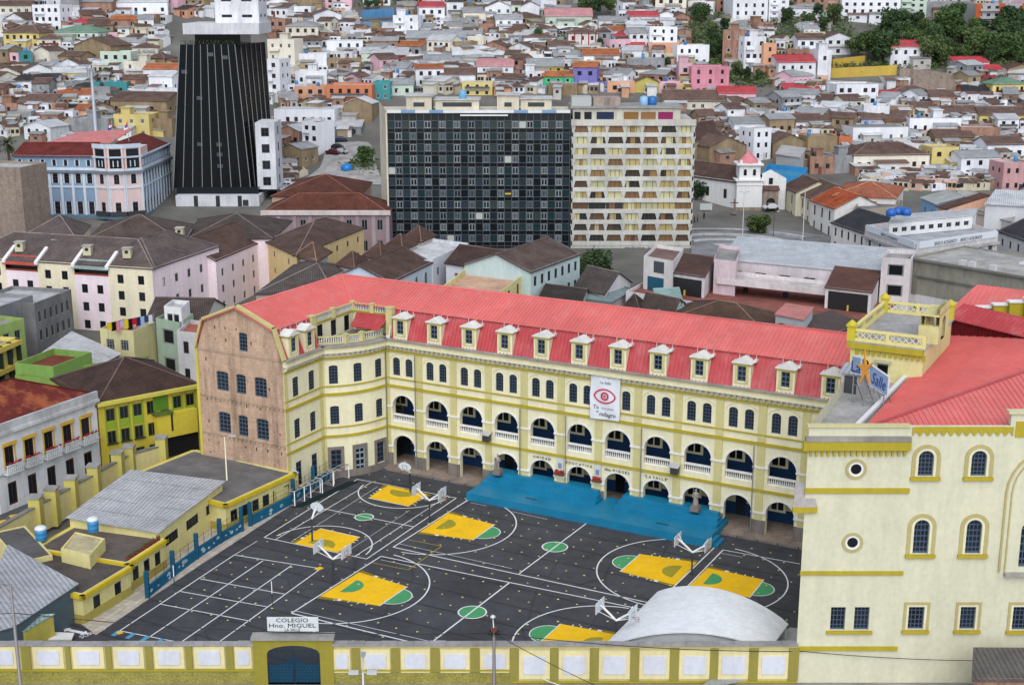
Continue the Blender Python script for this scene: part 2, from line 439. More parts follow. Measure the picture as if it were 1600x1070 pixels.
def quad_roof(root, c, z, kind, mat, color, rise=2.0, over=.4, axis=0, th=.14, name='roof', ridge_col=None):
    """c: four local corners (front-left, front-right, back-right, back-left)"""
    c = [Vector((p[0], p[1], 0)) for p in c]
    if kind == 'flat': return None
    cen = (c[0] + c[1] + c[2] + c[3]) / 4
    mb = MB(uv=True); rd = MB()
    def outw(p, o): 
        d = p - cen; return cen + d * (1 + o / max(d.length, .1) * 1.2)
    e = [outw(p, over) for p in c]
    if axis == 1: e = [e[1], e[2], e[3], e[0]]; c = [c[1], c[2], c[3], c[0]]
    drop = rise * over / max(.5, ((c[0] - c[3]).length / 2))
    V3 = lambda p, zz: (p.x, p.y, zz)
    zl = z - drop
    if kind == 'gable':
        a, b = (e[0] + e[3]) / 2, (e[1] + e[2]) / 2
        mb.slab([V3(e[0], zl), V3(e[1], zl), V3(b, z + rise), V3(a, z + rise)], th)
        mb.slab([V3(e[2], zl), V3(e[3], zl), V3(a, z + rise), V3(b, z + rise)], th)
        rd.tube([V3(a, z + rise + .02), V3(b, z + rise + .02)], .13, 5)
    elif kind in ('hip', 'pyramid'):
        a, b = (e[0] + e[3]) / 2, (e[1] + e[2]) / 2
        L = (b - a).length; k = min(.49, ((e[0] - e[3]).length / 2) / L) if kind == 'hip' else .49
        r0, r1 = a.lerp(b, k), a.lerp(b, 1 - k)
        mb.slab([V3(e[0], zl), V3(e[1], zl), V3(r1, z + rise), V3(r0, z + rise)], th)
        mb.slab([V3(e[2], zl), V3(e[3], zl), V3(r0, z + rise), V3(r1, z + rise)], th)
        mb.slab([V3(e[1], zl), V3(e[2], zl), V3(r1, z + rise)], th)
        mb.slab([V3(e[3], zl), V3(e[0], zl), V3(r0, z + rise)], th)
        for q in ((r0, e[0]), (r0, e[3]), (r1, e[1]), (r1, e[2])): rd.tube([V3(q[0], z + rise + .02), V3(q[1], zl + .02)], .12, 4)
        rd.tube([V3(r0, z + rise + .02), V3(r1, z + rise + .02)], .12, 4)
    elif kind == 'shed':
        mb.slab([V3(e[0], zl), V3(e[1], zl), V3(e[2], z + rise), V3(e[3], z + rise)], th)
    elif kind == 'shedb':
        mb.slab([V3(e[2], zl), V3(e[3], zl), V3(e[0], z + rise), V3(e[1], z + rise)], th)
    o = mb.build(name, mat, root, color=color)
    if rd.v: rd.build('ridge_tiles', CONCRETE, o, color=tuple(min(.6, v * 1.7 + .05) for v in color) if mat is TILE else color)
    return o
def building(name, label, cat, corners, z0, z1, color, roof='flat', rmat=None, rcol=CLAY, rise=2.0, over=.4, axis=0, faces=None, group=None,
             mat=None, parapet=.6, wcol=(.22, .22, .22), deck=None, base=None, deep=0.0):
    """corners: world 2D front-left, front-right, back-right, back-left"""
    c = [Vector((p[0], p[1], 0)) for p in corners]
    cen = sum(c, Vector()) / 4; d = c[1] - c[0]; rz = math.atan2(d.y, d.x)
    root = thing(name, label, cat, (cen.x, cen.y, z0), rz, group)
    Rm = Matrix.Rotation(-rz, 3, 'Z'); lc = [Rm @ (p - cen) for p in c]
    h = z1 - z0
    mb = MB(uv=True); faces = faces or {}
    for i in range(4):
        wall_face(mb, root, lc[i], lc[(i + 1) % 4], -deep if not faces.get(i) else 0, h, faces.get(i), wcol)
        if faces.get(i) and deep: 
            fm, L, _ = line_map(lc[i], lc[(i + 1) % 4]); cell(mb, fm, 0, L, -deep, 0)
    if roof in ('gable',):
        k = lc if axis == 0 else lc[1:] + lc[:1]
        for p, q in ((k[3], k[0]), (k[1], k[2])):
            m = (p + q) / 2; mb.face([(p.x, p.y, h), (q.x, q.y, h), (m.x, m.y, h + rise)])
    if roof in ('shed', 'shedb'):
        a = lc if roof == 'shed' else lc[2:] + lc[:2]
        mb.face([(a[1].x, a[1].y, h), (a[2].x, a[2].y, h), (a[2].x, a[2].y, h + rise)])
        mb.face([(a[3].x, a[3].y, h), (a[0].x, a[0].y, h), (a[3].x, a[3].y, h + rise)])
        mb.face([(a[2].x, a[2].y, h), (a[3].x, a[3].y, h), (a[3].x, a[3].y, h + rise), (a[2].x, a[2].y, h + rise)])
    wl = mb.build('wall', mat or PLASTER, root, color=color)
    if roof == 'flat':
        dk = MB(uv=True); t = .18
        ins = []
        for p in lc:
            ins.append(Vector((p.x * (1 - t / max(abs(p.x), .5)), p.y * (1 - t / max(abs(p.y), .5)), 0)))
        zt = h - parapet
        dk.face([(p.x, p.y, zt) for p in ins])
        dk.build('roof_deck', CONCRETE, root, color=deck or (.32, .31, .30))
        pp = MB()
        for i in range(4):
            j = (i + 1) % 4
            a, b, e, f = lc[i], lc[j], ins[j], ins[i]
            pp.face([(a.x, a.y, h), (b.x, b.y, h), (e.x, e.y, h), (f.x, f.y, h)])
            pp.face([(f.x, f.y, h), (e.x, e.y, h), (e.x, e.y, zt), (f.x, f.y, zt)])
        pp.build('parapet', OLDPLASTER, root, color=[min(.8, x * 1.05) for x in color])
    else:
        quad_roof(root, lc, h, roof, rmat or TILE, rcol, rise, over, axis)
    root['h'] = h
    return root, lc
def quadpx(L, Cn, Rr, z):
    """footprint from three roof corners seen in the photograph at height z: left-front, nearest corner, right-back"""
    l, c, r = G(*L, z), G(*Cn, z), G(*Rr, z)
    return [l, c, r, l + r - c]

def text(name, s, size, parent, loc, rot, color, ext=.02, align='CENTER', mat=None, sx=1.0, shear=0):
    cu = bpy.data.curves.new(name, 'FONT'); cu.body = s; cu.size = size; cu.extrude = ext; cu.align_x = align; cu.resolution_u = 2; cu.shear = shear
    t = bpy.data.objects.new(name, cu); me = bpy.data.meshes.new_from_object(t); me.name = name
    bpy.data.objects.remove(t); bpy.data.curves.remove(cu)
    me.materials.clear(); me.materials.append(mat or FRAME)
    o = link(name, me, parent, loc, 0, color, (sx, 1, 1)); o.rotation_euler = rot
    return o
def quadfr(FL, FR, z, depth):
    """rectangle behind a front edge seen in the photograph at height z"""
    a, b = G(*FL, z), G(*FR, z); d = (b - a).normalized(); n = Vector((-d.y, d.x, 0)) * depth
    return [a, b, b + n, a + n]
def wchild(mb, name, mat, root, color=None):
    """part built in world coordinates under an unrotated root"""
    return mb.build(name, mat, root, tuple(-Vector(root.location)), 0, color)
def absorb(a, b):
    """parts of b become parts of a"""
    bpy.context.view_layer.update()
    for ch in list(b.children):
        mw = b.matrix_world @ ch.matrix_local; ch.parent = a; ch.matrix_local = a.matrix_world.inverted() @ mw
    bpy.data.objects.remove(b)
# ================================================================== SETTING: terrain, yard, streets
def terrain():
    mb = MB(); xs = [-900, -500] + list(range(-330, 331, 15)) + [500, 900]; ys = [-150, 60, 120, 180, 240, 290] + list(range(300, 700, 10)) + [800, 1000, 1300]
    b = {}
    for j, y in enumerate(ys):
        for i, x in enumerate(xs):
            b[i, j] = len(mb.v); mb.v.append((x, y, tz(x, y) - .12 if y > 295 else -.45))
    for j in range(len(ys) - 1):
        for i in range(len(xs) - 1):
            mb.f.append((b[i, j], b[i + 1, j], b[i + 1, j + 1], b[i, j + 1])); mb.mi.append(0); mb.smooth.append(True)
    tag(mb.build('ground', HILL), 'sloping earth and scrub ground under the whole town', 'ground', kind='structure')
terrain()
def sheet(name, pts, z, mat, label, cat, color=None, kind='structure', parent=None, th=.2):
    mb = MB(uv=True); mb.prism([(p[0], p[1]) for p in pts], z - th, z)
    o = mb.build(name, mat, parent, color=color)
    if parent is None: tag(o, label, cat, kind=kind)
    return o
AX, AY, ARZ = -14.918, 155.66, R(-28.076)
DX, DY = math.cos(ARZ), math.sin(ARZ)
def LW(s, v, z=0.0):   # school frame -> world
    return Vector((AX + DX * s - DY * v, AY + DY * s + DX * v, z))
WALLY = 103.3
yard = sheet('schoolyard', [(-40, WALLY + .15), (23.8, WALLY + .15), LW(58, -20), LW(57, 3), LW(-4, 3), LW(-4.3, -14), LW(-10, -18), (-44, 128)], 0.0, ASPHALT, 'dark asphalt schoolyard marked with ball courts', 'schoolyard')
street = sheet('front_street', [(-120, 70), (120, 70), (120, WALLY + .2), (-120, WALLY + .2)], -.42, PAVE, 'pavement of the street outside the front wall', 'street')

# ---- painted markings (children of the yard, thin sheets laid 6 mm apart)
YEL, GRN, PWH = C('#ffc81e'), C('#4f9f68'), C('#eceef0')
ZL = [.006]
def mline(a, b, w=.075, col=PWH, name='court_line', z=.012):
    A, B = G(*a), G(*b); d = (B - A).normalized(); n = Vector((-d.y, d.x, 0)) * w
    mb = MB(); mb.face([A - n + Vector((0, 0, z)), B - n + Vector((0, 0, z)), B + n + Vector((0, 0, z)), A + n + Vector((0, 0, z))])
    return mb.build(name, COURTPAINT, yard, color=col)
def mpoly(pts, col, name, z):
    mb = MB(); mb.face([(p[0], p[1], z) for p in pts]); return mb.build(name, COURTPAINT, yard, color=col)
def marc(c, r, a0, a1, w=.07, col=PWH, n=40, name='court_arc', z=.012):
    mb = MB()
    for i in range(n):
        p, q = a0 + (a1 - a0) * i / n, a0 + (a1 - a0) * (i + 1) / n
        mb.face([(c.x + (r - w) * math.cos(p), c.y + (r - w) * math.sin(p), z), (c.x + (r + w) * math.cos(p), c.y + (r + w) * math.sin(p), z),
                 (c.x + (r + w) * math.cos(q), c.y + (r + w) * math.sin(q), z), (c.x + (r - w) * math.cos(q), c.y + (r - w) * math.sin(q), z)])
    return mb.build(name, COURTPAINT, yard, color=col)
def disc(c, r, a0, a1, col, name, z):
    n = 32; return mpoly([(c.x, c.y)] * (0 if a1 - a0 > 6 else 1) + [(c.x + r * math.cos(a0 + (a1 - a0) * i / n), c.y + r * math.sin(a0 + (a1 - a0) * i / n)) for i in range(n + (0 if a1 - a0 > 6 else 1))], col, name, z)
def key(b0, b1, f0, f1, apex, inner=True, green=True, gz=0):
    """painted lane: b0,b1 on the baseline, f0,f1 at the free-throw line"""
    B0, B1, F0, F1 = G(*b0), G(*b1), G(*f0), G(*f1)
    ax = ((F0 + F1) / 2 - (B0 + B1) / 2); L = ax.length; ax.normalize()
    an = math.atan2(ax.y, ax.x); m = (F0 + F1) / 2; r = (F0 - F1).length / 2 * .72
    # old trapezoid lane still showing under the new paint
    sd_ = (B1 - B0).normalized() * .55
    mpoly([B0 - sd_, B1 + sd_, m + (F1 - m) * .95, m + (F0 - m) * .95], C('#8d7a2e'), 'old_key_paint', .005)
    mpoly([B0, B1, F1, F0], YEL, 'key_paint', .009)
    if green: 
        disc(m, r, an - math.pi / 2, an + math.pi / 2, GRN, 'free_throw_semicircle', .008)
        marc(m, r, an - math.pi / 2, an + math.pi / 2, .05, n=24, name='free_throw_arc', z=.013)
    if inner:
        bm = (B0 + B1) / 2 + ax * L * .16
        disc(bm, r * .85, an - math.pi / 2, an + math.pi / 2, C('#a39a33') if gz == 0 else GRN, 'no_charge_semicircle', .014)
    for P_, Q_ in ((F0, F1),):
        d = (Q_ - P_).normalized(); n_ = Vector((-d.y, d.x, 0)) * .05
        mpoly([P_ - n_, Q_ - n_, Q_ + n_, P_ + n_], PWH, 'free_throw_line', .016)
    ticks = MB()
    for P_, Q_, sg in ((B0, F0, -1), (B1, F1, 1)):
        d = (Q_ - P_); l = d.length; d.normalize(); o_ = (B1 - B0).normalized() * sg
        for fr, wd in ((.34, .2), (.5, .06), (.66, .06), (.8, .06)):
            p = P_ + d * l * fr
            ticks.face([p + d * -wd + Vector((0, 0, .011)), p + d * wd + Vector((0, 0, .011)), p + d * wd + o_ * .32 + Vector((0, 0, .011)), p - d * wd + o_ * .32 + Vector((0, 0, .011))])
    ticks.build('lane_ticks', COURTPAINT, yard, color=PWH)
    if apex:
        c = (B0 + B1) / 2 + ax * .4; rr = (G(*apex) - c).length; marc(c, rr, an - 1.5, an + 1.5)
key((605.7, 758.1), (667.9, 771.6), (575.6, 777.8), (638.5, 790.9), (607.4, 792.7), green=False)
key((527.9, 862.5), (460.5, 848.7), (562.5, 839), (500.3, 825.2), (524.5, 822), green=False)
key((655.8, 830.7), (700.8, 801.3), (738.8, 843.5), (773.4, 819.3), (805.7, 823.2))
key((1088.3, 878.4), (1055.9, 913.6), (1000.2, 865.2), (968.7, 892.5), (933, 885.5))
key((1077, 914.4), (1105.2, 886.9), (1171.3, 933.3), (1193.8, 905.2), (1231.2, 913.6), gz=1)
key((500.3, 930.9), (560.8, 893.6), (592.9, 946.2), (636.8, 916.1), (671.4, 910.9), gz=1)
key((967, 992), (930, 1029), (875.9, 974), (838, 1007.8), (801.4, 998))
for c_, r_ in (((867, 854), 1.3), ((738, 956), 1.3), ((569, 807.5), 1.0)):
    g_ = G(*c_); disc(g_, r_, 0, 2 * math.pi, GRN, 'centre_circle_paint', .008); marc(g_, r_, 0, 2 * math.pi, name='centre_circle_line')
for a_, b_, w_ in [((412.8, 839.3), (558.3, 748.4), .06), ((558.3, 748.4), (712.9, 777.8), .05), ((712.9, 777.8), (572.9, 872.9), .06), ((412.8, 839.3), (572.9, 872.9), .06),
        ((431, 842.4), (579.8, 753.6), .05), ((553.8, 869.4), (700, 774), .05), ((500.3, 793.3), (647.2, 822.7), .06), ((455, 846), (590, 760), .025), ((535, 866), (640, 797), .02),
        ((614.3, 854.5), (733.6, 779.5), .07), ((726, 778), (1062, 845), .08), ((614.3, 854.5), (1050, 949), .07), ((811.2, 895.9), (918.1, 816), .07), ((1048, 921), (1115.8, 855.4), .07),
        ((622, 849), (800, 888), .03), ((735, 785), (760, 790), .03), ((800, 799), (855, 811), .03),
        ((1129.9, 858.7), (1250, 880.7), .06), ((1129.9, 858.7), (1068, 922), .07), ((1127, 864), (1160, 870), .03),
        ((455.3, 957.6), (595.3, 868.7), .07), ((595.3, 868.7), (1010, 953), .07), ((455.3, 957.6), (666.9, 1008.7), .08), ((666.9, 1008.7), (796.9, 909.2), .08), ((462, 954), (700, 1008), .035),
        ((595, 874), (650, 886), .03), ((187, 985), (366, 866.7), .06), ((230.4, 996.8), (411, 875.6), .06), ((281.8, 1003.6), (455.3, 883.2), .06), ((338.8, 1005), (498.5, 890), .06),
        ((366, 866.7), (503.7, 888.4), .06), ((313, 904), (446, 928), .055), ((282, 923.6), (417, 947.5), .055), ((250.7, 943.4), (392, 970), .055), ((187, 985), (290, 1005), .06),
        ((366, 866.7), (402, 845), .04), ((455, 957), (430, 985), .0)]:
    if w_: mline(a_, b_, w_)
for a_, b_ in (((639, 843), (690, 853)), ((690, 853), (638, 890)), ((638, 890), (582, 879))): mline(a_, b_, .035, C('#cfae2a'), z=.016)
for i in range(5): mline((176 + i * 22.5, 993 + i * 4), (187 + i * 22.5, 985 + i * 4.2), .22, C('#5aa3c8'), 'hopscotch_bar', .014)
mline((494, 890), (503, 886), .3, YEL, 'corner_mark', .017)
mline((183, 989), (191, 987), .3, YEL, 'corner_mark', .017)
# yellow standing-place dots
dm = MB(); rng = random.Random(3)
for i in range(-3, 28):
    for j in range(1, 21):
        p = LW(1.5 + i * 2.05 + (j % 2) * .12, -1.2 - j * 2.02 - .15 * (i % 3))
        if p.y < WALLY + 1 or rng.random() < .12 or (14 < 1.5 + i * 2.05 < 43.5 and j < 3): continue
        if p.x < -33 + (p.y - 119) * .42: continue
        s_ = .09 + rng.random() * .04; dm.face([p + Vector((math.cos(k * 1.047) * s_, math.sin(k * 1.047) * s_, .019)) for k in range(6)])
o = dm.build('standing_dots', COURTPAINT, yard, color=C('#e6dc9a')); o['kind'] = 'stuff'

# ================================================================== SCHOOL (main wing, curved corner, brick gable)
school = thing('school_building', 'long cream arcaded school building with red mansard roof and brick gable end', 'school', (AX, AY, 0), ARZ)
BW, NB = 4.62, 11
XE = 56.8
ZE, ZB, ZR = 16.1, 19.5, 21.45
def stepmap(P, Q): return line_map(P, Q)
fmain, _, _ = line_map((0, 0), (XE, 0))
# curved corner path
arcP = []
P0, P1 = Vector((-4.25, -7.0, 0)), Vector((0, 0, 0))
ch = P1 - P0; nrm = Vector((ch.y, -ch.x, 0)).normalized()
for i in range(17):
    t = i / 16; arcP.append(P0 + ch * t + nrm * (.95 * 4 * t * (1 - t)))
arcS = [0]
for a, b in zip(arcP, arcP[1:]): arcS.append(arcS[-1] + (b - a).length)
ARCL = arcS[-1]
def fcurve(s, z, dp):
    s = max(0, min(ARCL, s)); i = 0
    while i < 15 and arcS[i + 1] < s: i += 1
    t = (s - arcS[i]) / (arcS[i + 1] - arcS[i]); p = arcP[i].lerp(arcP[i + 1], t); d = (arcP[i + 1] - arcP[i]).normalized()
    return (p.x - d.y * dp, p.y + d.x * dp, z)
def ang_curve(s):
    a, b = Vector(fcurve(s - .2, 0, 0)), Vector(fcurve(s + .2, 0, 0)); return math.atan2(b.y - a.y, b.x - a.x)
fwing, WL, wang = line_map((-4.25, -14.2), (-4.25, -7.0))

wall = MB(uv=True)
RW = .62
for b in range(NB):
    x0, x1 = b * BW, (b + 1) * BW; c = (x0 + x1) / 2
    cell(wall, fmain, x0, x1, 0, 5.05, (c - 1.52, c + 1.52, 0, 4.25, 1.5), RW)
    cell(wall, fmain, x0, x1, 5.05, 10.2, (c - 1.52, c + 1.52, 5.9, 9.22, 1.52), RW)
    cell(wall, fmain, x0, c, 10.2, ZE - .4, (c - 1.36, c - .38, 11.6, 13.8, .36), .3)
    cell(wall, fmain, c, x1, 10.2, ZE - .4, (c + .38, c + 1.36, 11.6, 13.8, .36), .3)
cell(wall, fmain, NB * BW, XE, 0, ZE - .4)
def seg_cell(s0, s1, z0, z1, hole=None, dep=.3, n=4):
    if hole is None:
        for k in range(n): cell(wall, fcurve, s0 + (s1 - s0) * k / n, s0 + (s1 - s0) * (k + 1) / n, z0, z1)
        return
    a, b = hole[0], hole[1]
    for k in range(2):
        cell(wall, fcurve, s0 + (a - s0) * k / 2, s0 + (a - s0) * (k + 1) / 2, z0, z1); cell(wall, fcurve, b + (s1 - b) * k / 2, b + (s1 - b) * (k + 1) / 2, z0, z1)
    cell(wall, fcurve, a, b, z0, z1, hole, dep)
GW = winmesh(3, 6, .16, .07, mid=.04)
GW2 = winmesh(3, 6, .08, .07, mid=.04)
DW = winmesh(2, 4, 0, .09, mid=.05)
third = ARCL / 3
wins = []
for k in range(3):
    m = third * (k + .5) + (-.1 if k == 0 else .1 if k == 2 else 0)
    for zb, zt, y0, y1 in ((11.5, 13.75, 10.2, ZE - .4), (6.6, 8.85, 5.05, 10.2)):
        seg_cell(third * k, third * (k + 1), y0, y1, (m - .52, m + .52, zb, zt, .18)); wins.append((m, zb, zt, 'window', GW2))
    seg_cell(third * k, third * (k + 1), 0, 5.05, (m - .6, m + .6, .9 if k != 1 else .45, 3.5)); wins.append((m, .9 if k != 1 else .45, 3.5, 'door' if k == 1 else 'window', DW))
for m, zb, zt, nm, me in wins:
    link(nm, me, school, fcurve(m, zb, .16), ang_curve(m), SLATEBLUE if nm == 'window' else C('#8fa0a8'), (1.04 if zb > 4 else 1.2, 1, zt - zb))
for k in range(2):
    s0, s1 = WL * k / 2, WL * (k + 1) / 2; m = 2.2 if k == 0 else 5.2
    for zb, zt, y0, y1 in ((11.4, 13.7, 10.2, ZE - .4), (6.5, 8.8, 5.05, 10.2), (.6, 3.7, 0, 5.05)):
        cell(wall, fwing, s0, s1, y0, y1, (m - .55, m + .55, zb, zt, .18 if zb > 4 else 0), .3); put_window(school, fwing, wang, m - .55, m + .55, zb, zt, GW2 if zb > 4 else DW, SLATEBLUE, .16, 'window' if zb > 4 else 'door')
# outer walls of both wings (plain backs)
for P_, Q_ in (((-16.3, 12.2), (-16.3, -14.2)), ((XE, 12.2), (-16.3, 12.2))):
    f_, L_, a_ = line_map(P_, Q_); cell(wall, f_, 0, L_, 0, ZE)
wall.build('wall', CLEAN, school, color=CREAM)
for b in range(NB):
    c = (b + .5) * BW
    for sx in (-.87, .87): put_window(school, fmain, 0, c + sx - .49, c + sx + .49, 11.6, 13.8, GW, SLATEBLUE, .18)
# archivolts over window pairs and round the arches
def ring(fm, c, zs, r0, r1, rise, proud, mat, col, name, a0=0, a1=math.pi, n=14):
    mb = MB()
    for i in range(n):
        p, q = a0 + (a1 - a0) * i / n, a0 + (a1 - a0) * (i + 1) / n
        P = lambda r, a, k, dp: fm(c + (r + k) * math.cos(a), zs + (rise * (r + k) / r) * math.sin(a), dp)
        a_, b_, c_, d_ = (P(r0, p, 0, -proud), P(r0, p, r1, -proud), P(r0, q, r1, -proud), P(r0, q, 0, -proud))
        mb.face([a_, b_, c_, d_]); mb.face([P(r0, p, r1, 0), P(r0, q, r1, 0), c_, b_]); mb.face([P(r0, p, 0, .1), a_, d_, P(r0, q, 0, .1)])
    return mb.build(name, mat, school, color=col)
for b in range(NB):
    c = (b + .5) * BW
    ring(fmain, c, 2.75, 1.52, .16, 1.5, .06, CLEAN, WHITE, 'archivolt')
    ring(fmain, c, 7.7, 1.52, .16, 1.52, .06, CLEAN, WHITE, 'archivolt')
    ring(fmain, c, 13.55, 1.62, .1, .75, .05, CLEAN, C('#eee2a8'), 'window_hood')
# pilasters, imposts, stone bases
def fbox(name, fm, s0, s1, z0, z1, proud, mat, col, n=1, back=.05, parent=None):
    mb = MB()
    for k in range(n):
        a, b = s0 + (s1 - s0) * k / n, s0 + (s1 - s0) * (k + 1) / n
        F = lambda s, z, d: fm(s, z, d)
        mb.face([F(a, z0, -proud), F(b, z0, -proud), F(b, z1, -proud), F(a, z1, -proud)])
        mb.face([F(a, z1, -proud), F(b, z1, -proud), F(b, z1, back), F(a, z1, back)])
        mb.face([F(a, z0, back), F(b, z0, back), F(b, z0, -proud), F(a, z0, -proud)])
        if k == 0: mb.face([F(a, z0, back), F(a, z0, -proud), F(a, z1, -proud), F(a, z1, back)])
        if k == n - 1: mb.face([F(b, z0, -proud), F(b, z0, back), F(b, z1, back), F(b, z1, -proud)])
    return mb.build(name, mat, parent or school, color=col)
for k in range(0, NB + 1):
    x = k * BW; hw = .43
    x0_, x1_ = (x - hw, x + hw) if k else (.04, .5)
    for za, zb in ((1.9, 5.0), (5.32, 10.1), (10.45, 14.5)): fbox('pilaster', fmain, x0_, x1_, za, zb, .09, CLEAN, OCHRE)
    fbox('stone_base', fmain, x - .76 if k else .04, x + .76, .0, 1.9, .12, STONE, None)
    for zi in (2.62, 7.6): fbox('impost', fmain, x - .84 if k else .04, x + .84, zi, zi + .2, .16, CLEAN, WHITE)
for fm, L, n in ((fmain, XE, 1), (fcurve, ARCL, 12), (fwing, WL, 1)):
    fbox('string_course', fm, 0, L, 10.12, 10.42, .17, CLEAN, GOLD, n)
    fbox('sill_course', fm, 0, L, 11.17, 11.32, .12, CLEAN, GOLD, n)
    fbox('string_course', fm, 0, L, 5.03, 5.3, .17, CLEAN, GOLD, n)
    fbox('cornice_band', fm, 0, L, 14.5, 14.68, .2, CLEAN, GOLD, n)
    fbox('cornice', fm, 0, L, 15.3, 15.62, .62, CLEAN, C('#efe8c4'), n)
    fbox('cornice_top', fm, 0, L, 15.62, 16.0, .5, CLEAN, C('#ded4a8'), n)
    fbox('gutter', fm, 0, L, 16.0, 16.12, .72, CONCRETE, (.36, .34, .31), n, .9)
    dn = MB(); k = .3
    while k < L - .2:
        F = fm; a, b = k, k + .26
        pts = [F(a, 14.78, -.2), F(b, 14.78, -.2), F(b, 15.3, -.58), F(a, 15.3, -.58)]
        dn.face(pts); dn.face([F(a, 14.78, -.2), F(a, 15.3, -.58), F(a, 15.3, .05), F(a, 14.78, .05)]); dn.face([F(b, 15.3, -.58), F(b, 14.78, -.2), F(b, 14.78, .05), F(b, 15.3, .05)]); dn.face([F(a, 14.78, .05), F(b, 14.78, .05), F(b, 14.78, -.2), F(a, 14.78, -.2)])
        k += .62
    dn.build('dentils', CLEAN, school, color=C('#f4efd8'))
fbox('sill_course', fcurve, 0, ARCL, 6.2, 6.34, .12, CLEAN, GOLD, 12); fbox('sill_course', fwing, 0, WL, 6.2, 6.34, .12, CLEAN, GOLD)
for s_ in (.02, WL - .65): 
    for za, zb in ((0, 5.0), (5.32, 10.1), (10.45, 14.5)): fbox('pilaster', fwing, s_, s_ + .6, za, zb, .1, CLEAN, OCHRE)
for s_ in (.05, ARCL - .3):
    for za, zb in ((1.0, 5.0), (5.32, 10.1), (10.45, 14.5)): fbox('pilaster', fcurve, s_, s_ + .25, za, zb, .07, CLEAN, OCHRE)
fbox('stone_base', fcurve, 0, ARCL, 0, .85, .1, STONE, None, 12)
for k in range(3):
    m = third * (k + .5) + (-.1 if k == 0 else .1 if k == 2 else 0)
    for a_, b_, c_, d_ in ((m - .95, m - .6, .86, 3.85), (m + .6, m + .95, .86, 3.85), (m - .6, m + .6, 3.5, 3.85)): fbox('stone_surround', fcurve, a_, b_, c_, d_, .1, STONE, None, 2)
# arcade interior
inn = MB(uv=True)
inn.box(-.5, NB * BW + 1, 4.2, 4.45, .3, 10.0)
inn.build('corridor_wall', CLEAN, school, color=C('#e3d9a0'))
dd_ = MB()
dd_.box(-.4, NB * BW + .9, 4.12, 4.19, .35, 1.75); dd_.box(-.4, NB * BW + .9, 4.12, 4.19, 5.3, 7.35)
dd_.build('corridor_dado', CLEAN, school, color=C('#1f416a'))
fl = MB(uv=True); fl.box(-.3, NB * BW + 1, -.95, 4.3, -.1, .18); fl.box(-.3, NB * BW + 1, -.45, 4.3, .18, .34)
fl.build('arcade_step', STONE, school)
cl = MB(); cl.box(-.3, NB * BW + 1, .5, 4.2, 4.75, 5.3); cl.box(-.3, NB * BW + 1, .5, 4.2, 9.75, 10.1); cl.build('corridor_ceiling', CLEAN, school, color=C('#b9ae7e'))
kr = MB()
for k in range(24): kr.box(.5 + k * 2.2, 2.55 + k * 2.2, -1.3, -.955, -.1, .14)
kr.build('kerb', STONE, school)
CF = winmesh(2, 1, 0, .15)
for b in range(NB):
    c = (b + .5) * BW - 4.1 * (86 - (b + .5) * BW) / 130 - .2
    link('window', CF, school, (c - .2, 4.05, 6.5), 0, C('#f0e8c0'), (2.1, 1, 1.7))
    if b % 3 != 0: link('window', CF, school, (c - .1, 4.05, 1.5), 0, C('#f0e8c0'), (1.9, 1, 1.6))
    else: link('door', winmesh(1, 1, 0, .05), school, (c + .6, 4.08, .35), 0, C('#203a5a'), (1.2, 1, 2.6))
# balustrades in the upper arches
bal = MB(); bal.box(-1.52, 1.52, .12, .4, 6.62, 6.8); bal.box(-1.52, 1.52, .14, .38, 5.9, 6.02)
for k in range(13):
    x = -1.4 + k * 2.8 / 12; bal.lathe([(.05, 6.02), (.09, 6.15), (.05, 6.32), (.045, 6.5), (.075, 6.62)], 6, (x, .26))
balme = bal.mesh('balustrade', CLEAN)
for b in range(NB): link('balustrade', balme, school, ((b + .5) * BW, 0, 0), 0, WHITE)

# ---- brick gable end of the left wing
fg, GL, gang = line_map((-16.3, -14.2), (-4.25, -14.2))
gb = MB(uv=True)
colx = [(2.55, 4.25), (5.4, 6.75), (8.0, 9.7)]
for (z0_, z1_, zb, zt) in ((0, 5.9, None, None), (5.9, 10.6, 6.4, 8.9), (10.6, 16.1, 11.45, 13.75)):
    if zb is None: cell(gb, fg, 0, GL, z0_, z1_); continue
    cuts = [0, 4.8, 7.4, GL]
    for (a, b), (u0, u1) in zip(colx, zip(cuts, cuts[1:])):
        cell(gb, fg, u0, u1, z0_, z1_, (a, b, zb, zt, .22), .28)
        put_window(school, fg, gang, a, b, zb, zt, winmesh(3, 5, .1, .07), C('#4a5a6c'), .16)
GM = GL / 2
for u0, u1, zl, zr in ((0, 1.15, 16.1, 19.5), (GL - 1.15, GL, 19.5, 16.1)): gb.face([fg(u0, 16.1, 0), fg(u1, 16.1, 0), fg(u1, zr, 0), fg(u0, zl, 0)] if zl != 16.1 else [fg(u0, 16.1, 0), fg(u1, 16.1, 0), fg(u1, zr, 0)])
def gtop(u): return 19.5 + (ZR - 19.5) * (u - 1.15) / (GM - 1.15) if u < GM else 19.5 + (ZR - 19.5) * (GL - 1.15 - u) / (GM - 1.15)
wu0, wu1 = GM + .05, GM + 1.25
for u0, u1 in ((1.15, GM), (GM, wu0)): gb.face([fg(u0, 16.1, 0), fg(u1, 16.1, 0), fg(u1, gtop(u1), 0), fg(u0, gtop(u0), 0)])
cell(gb, fg, wu0, wu1, 16.1, 18.75, (wu0 + .02, wu1 - .02, 16.5, 18.65, .15), .25)
gb.face([fg(wu0, 18.75, 0), fg(wu1, 18.75, 0), fg(wu1, gtop(wu1), 0), fg(wu0, gtop(wu0), 0)])
gb.face([fg(wu1, 16.1, 0), fg(GL - 1.15, 16.1, 0), fg(GL - 1.15, 19.5, 0), fg(wu1, gtop(wu1), 0)])
